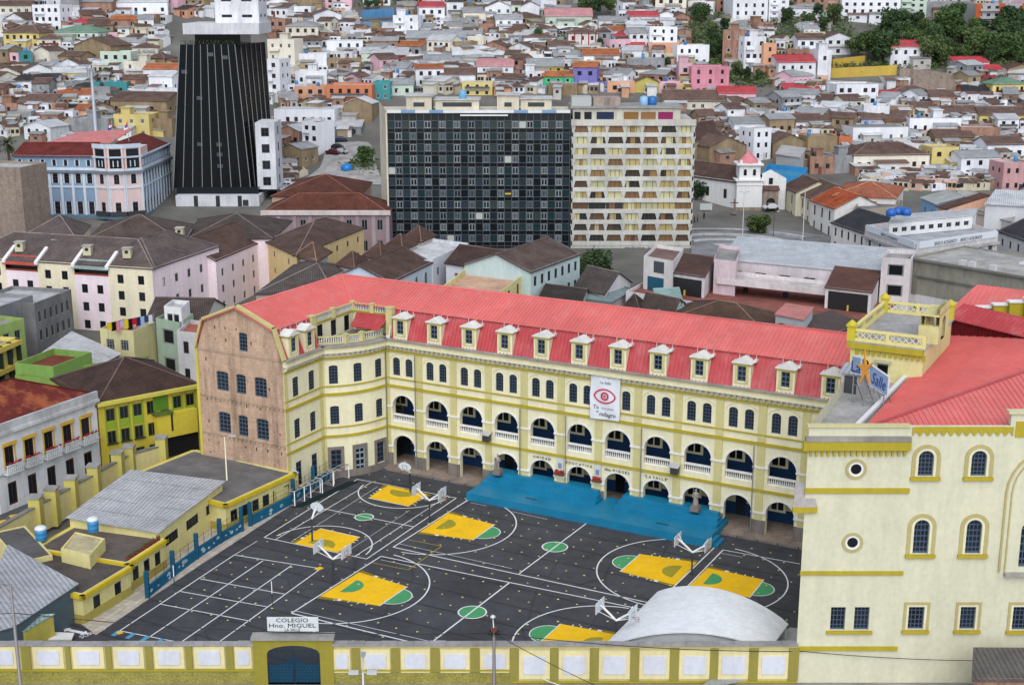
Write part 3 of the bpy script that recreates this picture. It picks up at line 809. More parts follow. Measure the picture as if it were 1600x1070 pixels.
put_window(school, fg, gang, wu0 + .02, wu1 - .02, 16.5, 18.65, winmesh(3, 5, .1, .07), C('#4a5a6c'), .14)
gb.build('brick_gable_wall', BRICK, school)
# putlog holes and projecting courses in the brick
ph = MB(); rg = random.Random(5)
for z_ in (3.4, 4.9, 7.2, 9.9, 12.3, 14.7, 17.3, 18.6):
    u = .8 + rg.random() * .4
    while u < GL - .5:
        if not any(a - .25 < u < b + .25 for a, b in colx) or z_ > 16 or z_ in (9.9, 4.9):
            if (z_ < 16 or 1.4 + (z_ - 16) * .45 < u < GL - 1.6 - (z_ - 16) * .45) and not (wu0 - .3 < u < wu1 + .3 and z_ > 16): ph.box(*(lambda p: (p[0] - .07, p[0] + .07, p[1] - .012, p[1] + .05))(fg(u, 0, 0)), z_ + rg.random() * .3, z_ + .17 + rg.random() * .3)
        u += 1.5 + rg.random() * .5
ph.build('putlog_holes', FRAME, school, color=(.02, .015, .012))['kind'] = 'stuff'
dn = MB()
for z_ in (5.75, 10.2):
    u = .9
    while u < GL - .3: p = fg(u, 0, 0); dn.box(p[0], p[0] + .22, p[1] - .13, p[1] + .05, z_, z_ + .25); u += .6
dn.build('brick_dentils', BRICK, school)
fbox('brick_course', fg, .02, GL - .02, 10.46, 10.6, .06, BRICK, None); fbox('brick_course', fg, .02, GL - .02, 6.02, 6.14, .06, BRICK, None); fbox('brick_course', fg, 0, GL, 15.9, 16.15, .07, BRICK, None)
vg = MB()
for a, b in (((-16.42, 16.1), (-15.2, 19.55)), ((-15.2, 19.55), (-10.27, ZR + .1)), ((-10.27, ZR + .1), (-5.35, 19.55)), ((-5.35, 19.55), (-4.1, 16.1))):
    d = Vector((b[0] - a[0], 0, b[1] - a[1])).normalized(); nn = Vector((-d.z, 0, d.x)) * .28
    A_, B_ = Vector((a[0], -14.5, a[1])), Vector((b[0], -14.5, b[1])); q = Vector((0, .55, 0))
    for f_ in ([A_, B_, B_ + nn, A_ + nn], [A_ + nn, B_ + nn, B_ + nn + q, A_ + nn + q], [A_ + q, A_ + nn + q, B_ + nn + q, B_ + q], [A_, A_ + q, B_ + q, B_]): vg.face(f_)
vg.build('verge_coping', CLEAN, school, color=C('#cfc486'))
fbox('corner_pilaster', fg, -.35, .02, 0, 16.1, .1, CLEAN, C('#d8c85a'), 1, .5)

# ---- roofs with ribs
def ribbed(name, planes, mat, col, sp=.46, rw=.05, rh=.07, parent=None, th=.08):
    """planes: 4-point outlines, eave a->b and top d<-c; ribs run from eave to top"""
    mb = MB(uv=True)
    for pl in planes:
        P = [Vector(p) for p in pl]
        if len(P) == 3: P = [P[0], P[1], P[2], P[2]]
        mb.slab(P if (P[3] - P[2]).length > 1e-6 else P[:3], th)
        a, b, c, d = P; e = (b - a); L = e.length; e.normalize()
        nrm_ = e.cross((d - a) if (d - a).length > (c - b).length else (c - b)).normalized()
        if nrm_.z < 0: nrm_ = -nrm_
        up = nrm_.cross(e).normalized()
        # outline in (u, w) coordinates: u along eave, w up the slope
        uw = [((p - a).dot(e), (p - a).dot(up)) for p in P]
        n_ = int(L / sp); umin = min(q[0] for q in uw); umax = max(q[0] for q in uw)
        u = umin + sp / 2
        while u < umax:
            ws = []
            for (ua, wa), (ub, wb) in zip(uw, uw[1:] + uw[:1]):
                if abs(ub - ua) > 1e-6 and min(ua, ub) <= u <= max(ua, ub): ws.append(wa + (wb - wa) * (u - ua) / (ub - ua))
            if len(ws) >= 2:
                w0, w1 = min(ws), max(ws)
                if w1 - w0 > .1:
                    o = nrm_ * rh
                    l0, l1 = a + e * (u - rw) + up * w0, a + e * (u - rw) + up * w1
                    r0, r1 = a + e * (u + rw) + up * w0, a + e * (u + rw) + up * w1
                    mb.face([l0, l0 + o, l1 + o, l1]); mb.face([r0, r1, r1 + o, r0 + o]); mb.face([l0 + o, r0 + o, r1 + o, l1 + o])
                    mb.face([l0, r0, r0 + o, l0 + o])
            u += sp
    return mb.build(name, mat, parent or school, color=col)
def redroofmat():
    m, n, p = newmat('red_roof_sheet')
    a = ramp(n, noise(n, geopos(n), .18, 5, .6), [(.3, .9), (.7, 1.06)])
    b = ramp(n, noise(n, geopos(n), 1.7, 4, .7), [(.3, .93), (.7, 1.04)])
    uv = coords(n, 'UV'); fl_ = nd(n, 'ShaderNodeVectorMath', operation='FLOOR'); mp = nd(n, 'ShaderNodeMapping'); mp.inputs['Scale'].default_value = (1.087, .36, 1); n.links.new(uv, mp.inputs['Vector']); n.links.new(mp.outputs[0], fl_.inputs[0])
    wn = nd(n, 'ShaderNodeTexWhiteNoise'); n.links.new(fl_.outputs[0], wn.inputs['Vector'])
    pan = ramp(n, wn.outputs['Value'], [(0, .93), (1, 1.05)])
    fade = mixf(n, ramp(n, noise(n, geopos(n, (1, 1, .5)), .45, 6, .75), [(.5, 0.0), (.8, .35)]), objcol(n), (.62, .36, .34))
    dirt = ramp(n, noise(n, geopos(n), .9, 6, .8), [(.24, .78), (.4, 1.0)])
    n.links.new(mul(n, mul(n, mul(n, mul(n, fade, a), b), pan), dirt), p.inputs['Base Color']); p.inputs['Roughness'].default_value = .5; p.inputs['Specular IOR Level'].default_value = .35
    return m
RED = redroofmat()
XR = -10.27
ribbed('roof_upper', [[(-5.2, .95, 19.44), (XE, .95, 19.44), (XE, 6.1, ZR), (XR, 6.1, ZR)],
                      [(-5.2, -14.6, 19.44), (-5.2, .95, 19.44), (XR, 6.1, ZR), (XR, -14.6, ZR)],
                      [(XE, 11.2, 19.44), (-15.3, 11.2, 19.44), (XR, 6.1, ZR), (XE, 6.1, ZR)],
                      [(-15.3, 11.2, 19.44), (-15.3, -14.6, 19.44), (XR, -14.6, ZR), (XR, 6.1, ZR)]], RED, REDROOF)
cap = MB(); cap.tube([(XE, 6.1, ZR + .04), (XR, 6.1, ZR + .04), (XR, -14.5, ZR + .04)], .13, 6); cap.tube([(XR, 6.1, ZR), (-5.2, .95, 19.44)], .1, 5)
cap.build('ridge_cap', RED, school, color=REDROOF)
MANS = C('#c04c50')  # same red sheet, darker: the steep slope's weaker skylight is in the colour
ribbed('mansard_slope', [[(1.0, -.2, 16.12), (XE, -.2, 16.12), (XE, 1.3, 19.5), (.35, 1.3, 19.5)], [(-4.05, -14.4, 16.12), (-4.05, -7.7, 16.12), (-5.5, -6.9, 19.5), (-5.5, -14.4, 19.5)],
                         [(-16.5, 12.4, 16.12), (-16.5, -14.4, 16.12), (-15, -14.4, 19.5), (-15, 11, 19.5)], [(XE, 12.4, 16.12), (-16.5, 12.4, 16.12), (-15, 11, 19.5), (XE, 11, 19.5)]], RED, MANS, .44, .045, .08)
vfl = MB(); vfl.box(.42, .6, -.45, -.2, 16.12, 16.5); vfl.tube([(.72, -.32, 16.1), (.28, 1.22, 19.5)], .09, 5); vfl.build('white_flashing', PAINT, school, color=WHITE)
# dormers
def dormer(x, y, rz):
    e = link('dormer', None, school, (x, y, 16.12), rz)
    b = MB(uv=True)
    f_, L_, a_ = line_map((-.95, -.28), (.95, -.28))
    cell(b, f_, 0, 1.9, 0, 2.45, (.5, 1.4, .62, 2.25), .2)
    for sx in (-.95, .95): b.face([(sx, -.28, 0), (sx, -.28, 2.45), (sx, 1.0, 2.45), (sx, -.16, 0)])
    b.build('dormer_wall', CLEAN, e, color=CREAM)
    s = MB()
    for q in ((-.72, -.46, .5, 2.42), (.46, .72, .5, 2.42), (-.46, .46, 2.26, 2.42), (-.72, .72, .4, .52)): s.box(q[0], q[1], -.36, -.27, q[2], q[3])
    s.build('surround', CLEAN, e, color=OCHRE)
    c = MB(); c.box(-1.04, 1.04, -.42, .95, 2.36, 2.52); c.build('gold_course', CLEAN, e, color=GOLD)
    p = MB(); 
    p.prism([(-1.1, -.48), (1.1, -.48), (1.1, 1.0), (-1.1, 1.0)], 2.52, 2.62)
    for q in ([(-1.0, -.48, 2.62), (1.0, -.48, 2.62), (0, -.48, 3.16)], [(-1.0, -.48, 2.62), (0, -.48, 3.16), (0, 1.5, 3.16), (-1.0, 1.2, 2.62)], [(0, -.48, 3.16), (1.0, -.48, 2.62), (1.0, 1.2, 2.62), (0, 1.5, 3.16)]): p.face(q)
    p.box(1.0, 1.3, .3, 1.0, 2.6, 2.86)
    for sx in (-.7, .3, 1.1): p.box(sx - .025, sx + .025, .9, .95, 2.7, 3.3)
    p.build('pediment', CLEAN, e, color=C('#eceae4'))
    link('window', winmesh(2, 3, 0, .09, mid=.06), e, (0, -.16, .62), 0, C('#55657a'), (.9, 1, 1.63))
for b in range(12): dormer((b + .5) * BW - .08, 0.05, 0)
dormer(-4.3, -12.4, R(90)); dormer(-4.3, -9.4, R(90))
# corner roof terrace
tr = MB(uv=True)
tr.prism([(-5.5, -7.5), (-4.2, -7.2)] + [(p.x, p.y) for p in arcP[1:-1]] + [(.6, -.05), (.6, 1.3), (-5.5, 1.3)], 15.9, 16.2); tr.build('terrace_floor', CONCRETE, school, color=(.3, .28, .25))
tw = MB(uv=True)
f_, L_, a_ = line_map((-5.35, 1.2), (.55, 1.2)); f2_, L2_, a2_ = line_map((-5.35, -6.9), (-5.35, 1.2))
for k in range(4):
    u0, u1 = L_ * k / 4, L_ * (k + 1) / 4; cell(tw, f_, u0, u1, 16.2, 18.45, (u0 + .35, u1 - .3, 16.3 if k != 2 else 16.9, 18.2), .2)
    put_window(school, f_, a_, u0 + .35, u1 - .3, 16.3 if k != 2 else 16.9, 18.2, winmesh(1, 1, 0, .06), C('#1f3b2e') if k % 2 == 0 else C('#8c7f6a'), .12, 'door')
for k in range(3):
    u0, u1 = L2_ * k / 3, L2_ * (k + 1) / 3; cell(tw, f2_, u0, u1, 16.2, 18.45, (u0 + .8, u1 - .8, 16.3, 18.2), .2); put_window(school, f2_, a2_, u0 + .8, u1 - .8, 16.3, 18.2, winmesh(1, 1, 0, .06), C('#2a3038'), .12, 'door')
tw.build('terrace_wall', CLEAN, school, color=CREAM)
def balus(path, z, name='terrace_balustrade', post=2.2, h=.95):
    P = [Vector((p[0], p[1], 0)) for p in path]; b = MB(); g = MB()
    for p, q in zip(P, P[1:]):
        d = (q - p); L = d.length; d.normalize(); n_ = Vector((-d.y, d.x, 0)) * .12
        for z0_, z1_ in ((z, z + .16), (z + h - .16, z + h)):
            b.prism([p - n_, q - n_, q + n_, p + n_], z0_, z1_)
        k = int(L / .24)
        for i in range(k):
            c = p + d * (L * (i + .5) / k); g.lathe([(.045, z + .16), (.08, z + .3), (.045, z + .48), (.07, z + h - .16)], 5, (c.x, c.y))
    b.build(name, CLEAN, school, color=OCHRE); g.build('balusters', CLEAN, school, color=WHITE)
def posts(path, z, h, col=OCHRE, w=.26, name='terrace_post'):
    for p in path:
        m = MB(); m.box(p[0] - w, p[0] + w, p[1] - w, p[1] + w, z, z + h); m.box(p[0] - w - .06, p[0] + w + .06, p[1] - w - .06, p[1] + w + .06, z + h, z + h + .1); m.build(name, CLEAN, school, color=col)
cv = [arcP[i] for i in (0, 3, 6, 8, 10, 13, 16)]
balus([(p.x - .45, p.y + .1) for p in cv], 16.2)
posts([(cv[i].x - .45, cv[i].y + .1) for i in (2, 4)], 16.2, 1.0)
posts([(-5.3, -7.2), (.35, .65)], 16.2, 3.35, w=.42, name='terrace_pier')
balus([(-5.3, -6.7), (-5.3, 1.1)], 18.6); balus([(-5.1, 1.15), (.0, 1.15)], 18.6); posts([(-5.3, 1.1), (-5.3, -3), (-2.5, 1.15)], 18.5, 1.1)
fbox('gold_course', f_, 0, L_, 18.35, 18.6, .1, CLEAN, GOLD); fbox('gold_course', f2_, 0, L2_, 18.35, 18.6, .1, CLEAN, GOLD)
ribbed('awning_roof', [[(-3.9, -1.5, 17.3), (.0, -1.5, 17.3), (.0, 1.0, 18.4), (-4.6, 1.0, 18.4)]], RED, MANS, .4)
# downpipes, flood lamps, name lettering
for x in (0.12, 4.15, 18.05, 23.8, 32.9, 45.5):
    dp = MB(); dp.tube([(x, -.26, .2), (x, -.26, 10.0 if x > 10 else 14.4)], .055, 6); dp.build('downpipe', METAL, school, color=C('#6d706a'))
for s_, b in (('U N I D A D', 4), ('E D U C A T I V A', 5), ('Hno. M I G U E L', 6), ('"L A  S A L L E"', 7)):
    text('lettering', s_, .42, school, ((b + .5) * BW, -.09, 4.42), (math.pi / 2, 0, 0), (.05, .045, .03), .02)
for x, z in ((13.9, 5.6), (36.95, 5.6)):
    m = MB(); m.box(x - .4, x + .4, -.9, -.2, z, z + .75); m.build('loudspeaker', FRAME, school, color=(.04, .04, .045))
    m = MB(); m.slab([(x - .55, -1.1, z + .85), (x + .55, -1.1, z + .85), (x + .55, -.1, z + 1.1), (x - .55, -.1, z + 1.1)], .06); m.build('speaker_cover', METAL, school, color=(.5, .5, .5))
for b, zz in ((5, 2.95), (6, 2.95)):
    m = MB(); m.box(b * BW - .38, b * BW + .38, -.16, -.1, zz + .5, zz + 1.9); m.build('portrait_plaque', PAINT, school, color=C('#d4d8da'))
    m = MB(); m.box(b * BW - .2, b * BW + .2, -.2, -.165, zz + .8, zz + 1.4); m.build('portrait_picture', PAINT, school, color=C('#7a94a8'))
    m = MB(); m.box(b * BW - .55, b * BW + .55, -.55, -.17, zz, zz + .3); m.build('flower_box', PAINT, school, color=C('#7a4a2a'))
    m = MB(); rr = random.Random(b)
    for k in range(40):
        p = (b * BW + rr.uniform(-.5, .5), rr.uniform(-.55, -.2), zz + .3 + rr.random() * .25); m.box(p[0] - .05, p[0] + .05, p[1] - .05, p[1] + .05, p[2], p[2] + .1)
    o = m.build('flowers', LEAF, school, color=C('#a83a34'))
# ================================================================== RIGHT BUILDING (street front, hip roof, tower)
FY = 103.5
hall = thing('school_hall', 'tall cream school hall facing the street with red hipped metal roof', 'building', (23.7, FY, -.6))
def HP(x, y): p = atY(x, y, FY); return p.x - 23.7, p.z
fh = lambda s, z, d: (s, d, z + .6)
hw_ = MB(uv=True); HZ0 = -.6
X1, X2, X3 = 8.2, 16.05, 34.0
ztop1, ztop2, ztop3 = HP(1340, 665)[1], HP(1500, 664)[1], HP(1590, 644)[1]
def hwin(px0, px1, py0, py1, arch=0):
    s0, z1 = HP(px0, py0); s1, z0 = HP(px1, py1)
    sa, za = HP((px0 + px1) / 2, (py0 + py1) / 2); w = abs(px1 - px0) / 2 * (FY / ray(0, (py0 + py1) / 2).y) / FPX
    return (sa - w, sa + w, z0, z1, (w * .95 if arch else 0))
_ha, _hb = hwin(1297.7, 1320.6, 948, 984), hwin(1334.7, 1358, 948, 984); _sp = (_ha[1] + _hb[0]) / 2
cols_ = [  # (s range, [holes bottom to top])
    (0, _sp, [_ha]), (_sp, X1, [_hb]),
    (X1, 12.2, [hwin(1419, 1443.6, 947.5, 983), hwin(1427.5, 1451.7, 811.7, 865, 1), hwin(1435, 1459, 704, 744, 1)]),
    (12.2, X2, [hwin(1500, 1524, 947.5, 983), hwin(1509.5, 1533.7, 811.7, 865, 1), hwin(1517.6, 1541.7, 704, 744, 1)]),
    (X2, 20.2, [hwin(1582, 1607, 947.5, 984), hwin(1594, 1622, 815, 886, 1)]), (20.2, 25, []), (25, X3, [])]
HWM = winmesh(4, 5, 0, .06, mid=.03); HWA = winmesh(4, 6, .28, .06, mid=.03)
for s0, s1, hs_ in cols_:
    zc = HZ0; zt_ = ztop1 if s1 <= X1 + .01 else ztop2 if s1 <= X2 + .01 else ztop3
    for i, h in enumerate(hs_):
        zn = (h[3] + hs_[i + 1][2]) / 2 if i + 1 < len(hs_) else zt_
        cell(hw_, fh, s0, s1, zc, zn, h, .4); zc = zn
        put_window(hall, fh, 0, h[0], h[1], h[2], h[3], winmesh(4, 6, min(.9, h[4] / (h[3] - h[2])), .06, mid=.03) if h[4] else HWM, C('#46566c'), .28)
    if not hs_: cell(hw_, fh, s0, s1, zc, zt_)
# returns: left flank along the yard, sides of the steps in the parapet
sl = lambda s, v: LW(s, v) - Vector((23.7, FY, 0))
a_, b_ = Vector((0, 0, 0)), sl(57.4, -8.6)
hw_.face([(b_.x, b_.y, 0), (0, 0, 0), (0, 0, ztop1 + .6), (b_.x, b_.y, ztop1 + .6)])
hw_.face([(X2, 0, ztop2 + .6), (X2, .5, ztop2 + .6), (X2, .5, ztop3 + .6), (X2, 0, ztop3 + .6)])
hw_.face([(X2, .5, ztop3 + .6), (X3, .5, ztop3 + .6), (X3, .5, ztop3 - 1), (X2, .5, ztop3 - 1)])
hw_.face([(0, 0, ztop1 + .6), (X1, 0, ztop1 + .6), (X1, .35, ztop1 + .6), (.1, .35, ztop1 + .6)])
hw_.face([(X2, 0, ztop3 + .6), (X3, 0, ztop3 + .6), (X3, .5, ztop3 + .6), (X2, .5, ztop3 + .6)])
hw_.face([(.1, .35, ztop1 + .6), (X1, .35, ztop1 + .6), (X1, .35, ztop1 - 1.2), (.1, .35, ztop1 - 1.2)])
hw_.build('wall', CLEAN, hall, color=C('#e1ddbf'))
CR2 = C('#d9cf9d')
def hbox(name, px0, px1, py0, py1, proud, col, mat=None, back=.05):
    s0, z1 = HP(px0, py0); s1, _ = HP(px1, py0); z0 = HP(px0, py1)[1]
    return fbox(name, fh, s0, s1, z0, z1, proud, mat or CLEAN, col, 1, back, hall)
hbox('cornice', 1255, 1423, 688, 702, .35, GOLD); hbox('string_course', 1257, 1421, 762, 769.5, .15, GOLD); hbox('string_course', 1250, 1411, 891.5, 897, .15, GOLD); hbox('string_course', 1246, 1402, 1009, 1015, .15, GOLD)
hbox('parapet_coping', 1262, 1423, 664, 667, .15, C('#d8cf9a'), None, .5); hbox('roof_ledge', 1258, 1423, 681, 688, .4, (.34, .32, .29), CONCRETE)
hbox('string_course', 1548, 1640, 1023, 1028, .12, C('#cdbf62')); hbox('gold_panel', 1588, 1640, 658, 683, .06, GOLD); hbox('stone_sill', 1568, 1640, 893, 898, .45, (.4, .38, .34), CONCRETE)
hbox('parapet_coping', 1576, 1640, 642, 646, .18, C('#ddd4a6'), None, .6)
dr = MB(); s_ = .12; zc_ = HP(1300, 702)[1] + .6
while s_ < X1 - .2:
    dr.box(s_, s_ + .2, -.2, .02, zc_ - .5, zc_); s_ += .47
dr.build('drip_dentils', CLEAN, hall, color=GOLD)
# scalloped gold frieze under the red roof
sc_ = MB(); z1 = ztop2 + .6 - .12; s_ = X1 + .05
while s_ < X2 - .3:
    for k in range(8):
        xa, xb = s_ + .62 * k / 8, s_ + .62 * (k + 1) / 8; da = .38 + .38 * abs(math.cos(math.pi * k / 8)) ** 1.6; db = .38 + .38 * abs(math.cos(math.pi * (k + 1) / 8)) ** 1.6
        sc_.face([(xa, -.09, z1 - da), (xb, -.09, z1 - db), (xb, -.09, z1), (xa, -.09, z1)]); sc_.face([(xa, 0, z1 - da), (xb, 0, z1 - db), (xb, -.09, z1 - db), (xa, -.09, z1 - da)])
    s_ += .62
sc_.build('scalloped_frieze', CLEAN, hall, color=GOLD)
def surround(px0, px1, py0, py1, arch, grow=.32, inner=.22):
    h = hwin(px0, px1, py0, py1, arch); c = (h[0] + h[1]) / 2; w = (h[1] - h[0]) / 2
    def ringpart(g0, g1, name, col, proud):
        mb = MB(); sp = h[3] - h[4]
        def edge(g):
            pts = [(c - w - g, h[2])]
            if h[4]:
                for i in range(11): a = math.pi * (1 - i / 10); pts.append((c + (w + g) * math.cos(a), sp + (h[4] + g) * math.sin(a)))
            else: pts += [(c - w - g, h[3] + g), (c + w + g, h[3] + g)]
            return pts + [(c + w + g, h[2])]
        A_, B_ = edge(g0), edge(g1)
        for (p, q), (r_, t_) in zip(zip(A_, A_[1:]), zip(B_, B_[1:])):
            mb.face([fh(*p, -proud), fh(*q, -proud), fh(*t_, -proud), fh(*r_, -proud)]); mb.face([fh(*r_, -proud), fh(*t_, -proud), fh(*t_, 0), fh(*r_, 0)]); mb.face([fh(*p, 0), fh(*q, 0), fh(*q, -proud), fh(*p, -proud)])
        mb.build(name, CLEAN, hall, color=col)
    ringpart(0.0, inner, 'window_reveal_band', C('#efe8c4'), .03); ringpart(inner, inner + grow, 'window_surround', C('#bfb27a'), .07)
    fbox('window_sill', fh, c - w - inner - grow - .05, c + w + inner + grow + .05, h[2] - .3, h[2] - .02, .25, CLEAN, GOLD, 1, .05, hall)
for q in ((1435, 1459, 704, 744, 1), (1517.6, 1541.7, 704, 744, 1), (1427.5, 1451.7, 811.7, 865, 1), (1509.5, 1533.7, 811.7, 865, 1)): surround(*q)
for q in ((1419, 1443.6, 947.5, 983, 0), (1500, 1524, 947.5, 983, 0), (1582, 1607, 947.5, 984, 0)): surround(*q, grow=.22, inner=.2)
h_ = hwin(1297.7, 1320.6, 948, 984); h2_ = hwin(1334.7, 1358, 948, 984); fbox('window_sill', fh, h_[0] - .3, h2_[1] + .3, h_[2] - .28, h_[2] - .02, .22, CLEAN, GOLD, 1, .05, hall)
# tall blind arch of the gable bay
def barch(w, inn_, proud, col, nm):
    mb = MB(); c, zb_, sp = 20.2, HP(1575, 892)[1] + .6, HP(1575, 770)[1] + .6
    pts = [(1, zb_)] + [(math.cos(math.pi * i / 14), None) for i in range(15)] + [(-1, zb_)]
    E_ = lambda r: [(c - r, zb_)] + [(c - r * math.cos(math.pi * i / 14), sp + r * math.sin(math.pi * i / 14)) for i in range(15)] + [(c + r, zb_)]
    A_, B_ = E_(w), E_(w + inn_)
    for (p, q), (r_, t_) in zip(zip(A_, A_[1:]), zip(B_, B_[1:])):
        mb.face([(p[0], -proud, p[1]), (q[0], -proud, q[1]), (t_[0], -proud, t_[1]), (r_[0], -proud, r_[1])]); mb.face([(r_[0], -proud, r_[1]), (t_[0], -proud, t_[1]), (t_[0], 0, t_[1]), (r_[0], 0, r_[1])]); mb.face([(p[0], 0, p[1]), (q[0], 0, q[1]), (q[0], -proud, q[1]), (p[0], -proud, p[1])])
    mb.build(nm, CLEAN, hall, color=col)
barch(3.9, .16, .12, C('#bfb27a'), 'arch_moulding'); barch(3.45, .12, .08, C('#bfb27a'), 'arch_moulding')
# round windows
for px_, py_ in ((1337.5, 732.5), (1331.9, 847)):
    s_, z_ = HP(px_, py_); e = link('round_window', None, hall, (s_, 0, z_ + .6))
    for r0, r1, y_, col, nm in ((.62, .86, -.09, C('#bfb27a'), 'outer_ring'), (.44, .62, -.05, WHITE, 'inner_ring')):
        mb = MB()
        for i in range(24):
            a, b = 2 * math.pi * i / 24, 2 * math.pi * (i + 1) / 24
            P = lambda r, t, y: (r * math.cos(t), y, r * math.sin(t))
            mb.face([P(r0, a, y_), P(r1, a, y_), P(r1, b, y_), P(r0, b, y_)]); mb.face([P(r1, a, y_), P(r1, a, 0), P(r1, b, 0), P(r1, b, y_)]); mb.face([P(r0, a, 0.1), P(r0, a, y_), P(r0, b, y_), P(r0, b, .1)])
        mb.build(nm, CLEAN, e, color=col)
    mb = MB(); mb.face([(.45 * math.cos(2 * math.pi * i / 24), -.02, .45 * math.sin(2 * math.pi * i / 24)) for i in range(24)]); mb.build('pane', GLASS, e)
# flat deck behind the parapet, and the hip roof
zd = ztop1 - 1.1
dk = MB(uv=True); q = [Vector((.1, .36, 0)), Vector((X1 + .3, .36, 0)), sl(63, -22), sl(63, -8.4), sl(57.45, -8.4)]
dk.face([(p.x, p.y, zd + .6) for p in q]); dk.build('roof_deck', CONCRETE, hall, color=(.42, .41, .40))
ZH = 21.8 + .6; tp = .2
def hip(s, v): p = sl(s, v); return p
E1 = sl(62.3, -24.0); # front-left corner of the roof plan
ex = 0.1
import itertools
nL = Vector((DX, DY, 0))           # direction square to the left eave
dF = lambda p: p.y - ex; dL = lambda p: p.dot(nL) - E1.dot(nL)
# corner where both eaves meet
t_ = (ex - E1.y) / (-DY) ; 
eaveDir = Vector((-DY, DX, 0))     # along the left eave, away from the street
cor = E1 + eaveDir * ((ex - E1.y) / eaveDir.y)
ridge_off = 15.0
hd = None
# hip direction: equal distance from both eaves
for k in range(200):
    a = math.radians(0 + k * .45); dv = Vector((math.cos(a), math.sin(a), 0))
    if abs(dv.y - dv.dot(nL)) < .01: hd = dv; break
hipd = hd
hl = ridge_off / hipd.y
H1 = cor + hipd * hl; zr_ = ZH + tp * ridge_off
back = sl(62.3, 9.2); rb = back + nL * ridge_off
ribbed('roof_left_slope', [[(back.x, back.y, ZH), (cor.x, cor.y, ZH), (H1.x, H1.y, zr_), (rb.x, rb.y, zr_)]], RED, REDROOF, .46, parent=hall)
fr_ = Vector((X3, ex, 0))
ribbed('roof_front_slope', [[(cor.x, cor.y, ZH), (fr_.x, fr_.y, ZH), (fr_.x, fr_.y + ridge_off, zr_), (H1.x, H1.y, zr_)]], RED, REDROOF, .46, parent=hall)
cp = MB(); cp.tube([(cor.x, cor.y, ZH + .05), (H1.x, H1.y, zr_ + .05)], .13, 6); cp.build('hip_cap', RED, hall, color=C('#cf5a5f'))
gt = MB(); gt.slab([(back.x - .35, back.y, ZH + .1), (cor.x - .4, cor.y + 1, ZH + .1), (cor.x + .05, cor.y + 1, ZH + .12), (back.x + .1, back.y, ZH + .12)], .25); gt.build('white_gutter', PAINT, hall, color=WHITE)
# raised roof box and stepped gold parapet behind it
p0, p1 = sl(62.6, 8.6), sl(72.5, 3.2)
bx = MB(uv=True); d_ = (p1 - p0).normalized(); n_ = Vector((-d_.y, d_.x, 0)) * 4
bx.prism([p0, p1, p1 + n_, p0 + n_], ZH - .3, ZH + 2.0); bx.build('roof_box_wall', SHEET, hall, color=C('#7a1f26'))
ribbed('roof_box_cover', [[tuple(p0 - n_ * .1 - d_ * .3 + Vector((0, 0, ZH + 1.9))), tuple(p1 - n_ * .1 + d_ * .6 + Vector((0, 0, ZH + 1.9))), tuple(p1 + n_ * .5 + d_ * .6 + Vector((0, 0, ZH + 3.1))), tuple(p0 + n_ * .5 - d_ * .3 + Vector((0, 0, ZH + 3.1)))]], RED, MANS, .5, parent=hall)
for i in range(9):
    st_ = MB(); q = sl(64.5 + i * 1.5, 12.5 + i * .15); zz = ZH + 2.3 + i * .42
    st_.box(q.x, q.x + 1.5, q.y, q.y + .7, ZH - .4, zz); st_.build('stepped_parapet', CLEAN, hall, color=GOLD)
    st_ = MB(); st_.box(q.x - .1, q.x + 1.52, q.y - .12, q.y + .82, zz, zz + .16); st_.build('step_coping', CLEAN, hall, color=WHITE)
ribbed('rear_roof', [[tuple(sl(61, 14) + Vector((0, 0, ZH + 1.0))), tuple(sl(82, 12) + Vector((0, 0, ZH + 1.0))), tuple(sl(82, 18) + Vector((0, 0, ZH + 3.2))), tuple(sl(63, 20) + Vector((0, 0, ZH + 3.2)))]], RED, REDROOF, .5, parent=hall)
# low pent roof at the corner towards the yard
pt = MB(uv=True); pt.slab([(-1.0, -.15, HP(1256, 791)[1] + .6), (1.0, -.15, HP(1256, 791)[1] + .6), (.6, .2, HP(1256, 772)[1] + 1.2), (-.4, 1.5, HP(1256, 772)[1] + 1.2)], .12); pt.build('pent_roof', CONCRETE, hall, color=(.5, .45, .43))
hbox('pent_cornice', 1238, 1276, 791, 799, .3, GOLD)
# ---- tower with roof terrace (in the school frame)
tower = thing('stair_tower', 'square cream roof terrace tower with pierced parapet beside the red roofs', 'tower', (AX, AY, 0), ARZ)
tx0, tx1, ty0, ty1, tzz = 56.85, 63.4, -8.6, 4.2, 24.4
tm = MB(uv=True); ft, TL_, ta_ = line_map((tx0, ty0), (tx1, ty0))
cell(tm, ft, 0, 2.0, 14, tzz, (.9, 1.75, 20.9, 23.0, .42), .3); cell(tm, ft, 2.0, 3.6, 14, tzz, (2.5, 3.5, 20.4, 22.7), .3); cell(tm, ft, 3.6, TL_, 14, tzz)
for P_, Q_ in (((tx0, ty1), (tx0, ty0)), ((tx1, ty0), (tx1, ty1)), ((tx1, ty1), (tx0, ty1))): f_, L_, a_ = line_map(P_, Q_); cell(tm, f_, 0, L_, 14, tzz)
tm.build('wall', CLEAN, tower, color=C('#f0e5a2'))
put_window(tower, ft, 0, .9, 1.75, 20.9, 23.0, GW, SLATEBLUE, .18); put_window(tower, ft, 0, 2.5, 3.5, 20.4, 22.7, winmesh(1, 1, 0, .06), C('#54606a'), .14, 'door')
fbox('door_hood', ft, 2.3, 3.8, 22.95, 23.1, .6, CONCRETE, (.5, .47, .36), parent=tower); fbox('sill_course', ft, 0, TL_, 20.1, 20.3, .2, CLEAN, C('#cabf45'), parent=tower)
fbox('corner_pilaster', ft, 0, .45, 14, 24.0, .08, CLEAN, C('#e6dc86'), parent=tower)
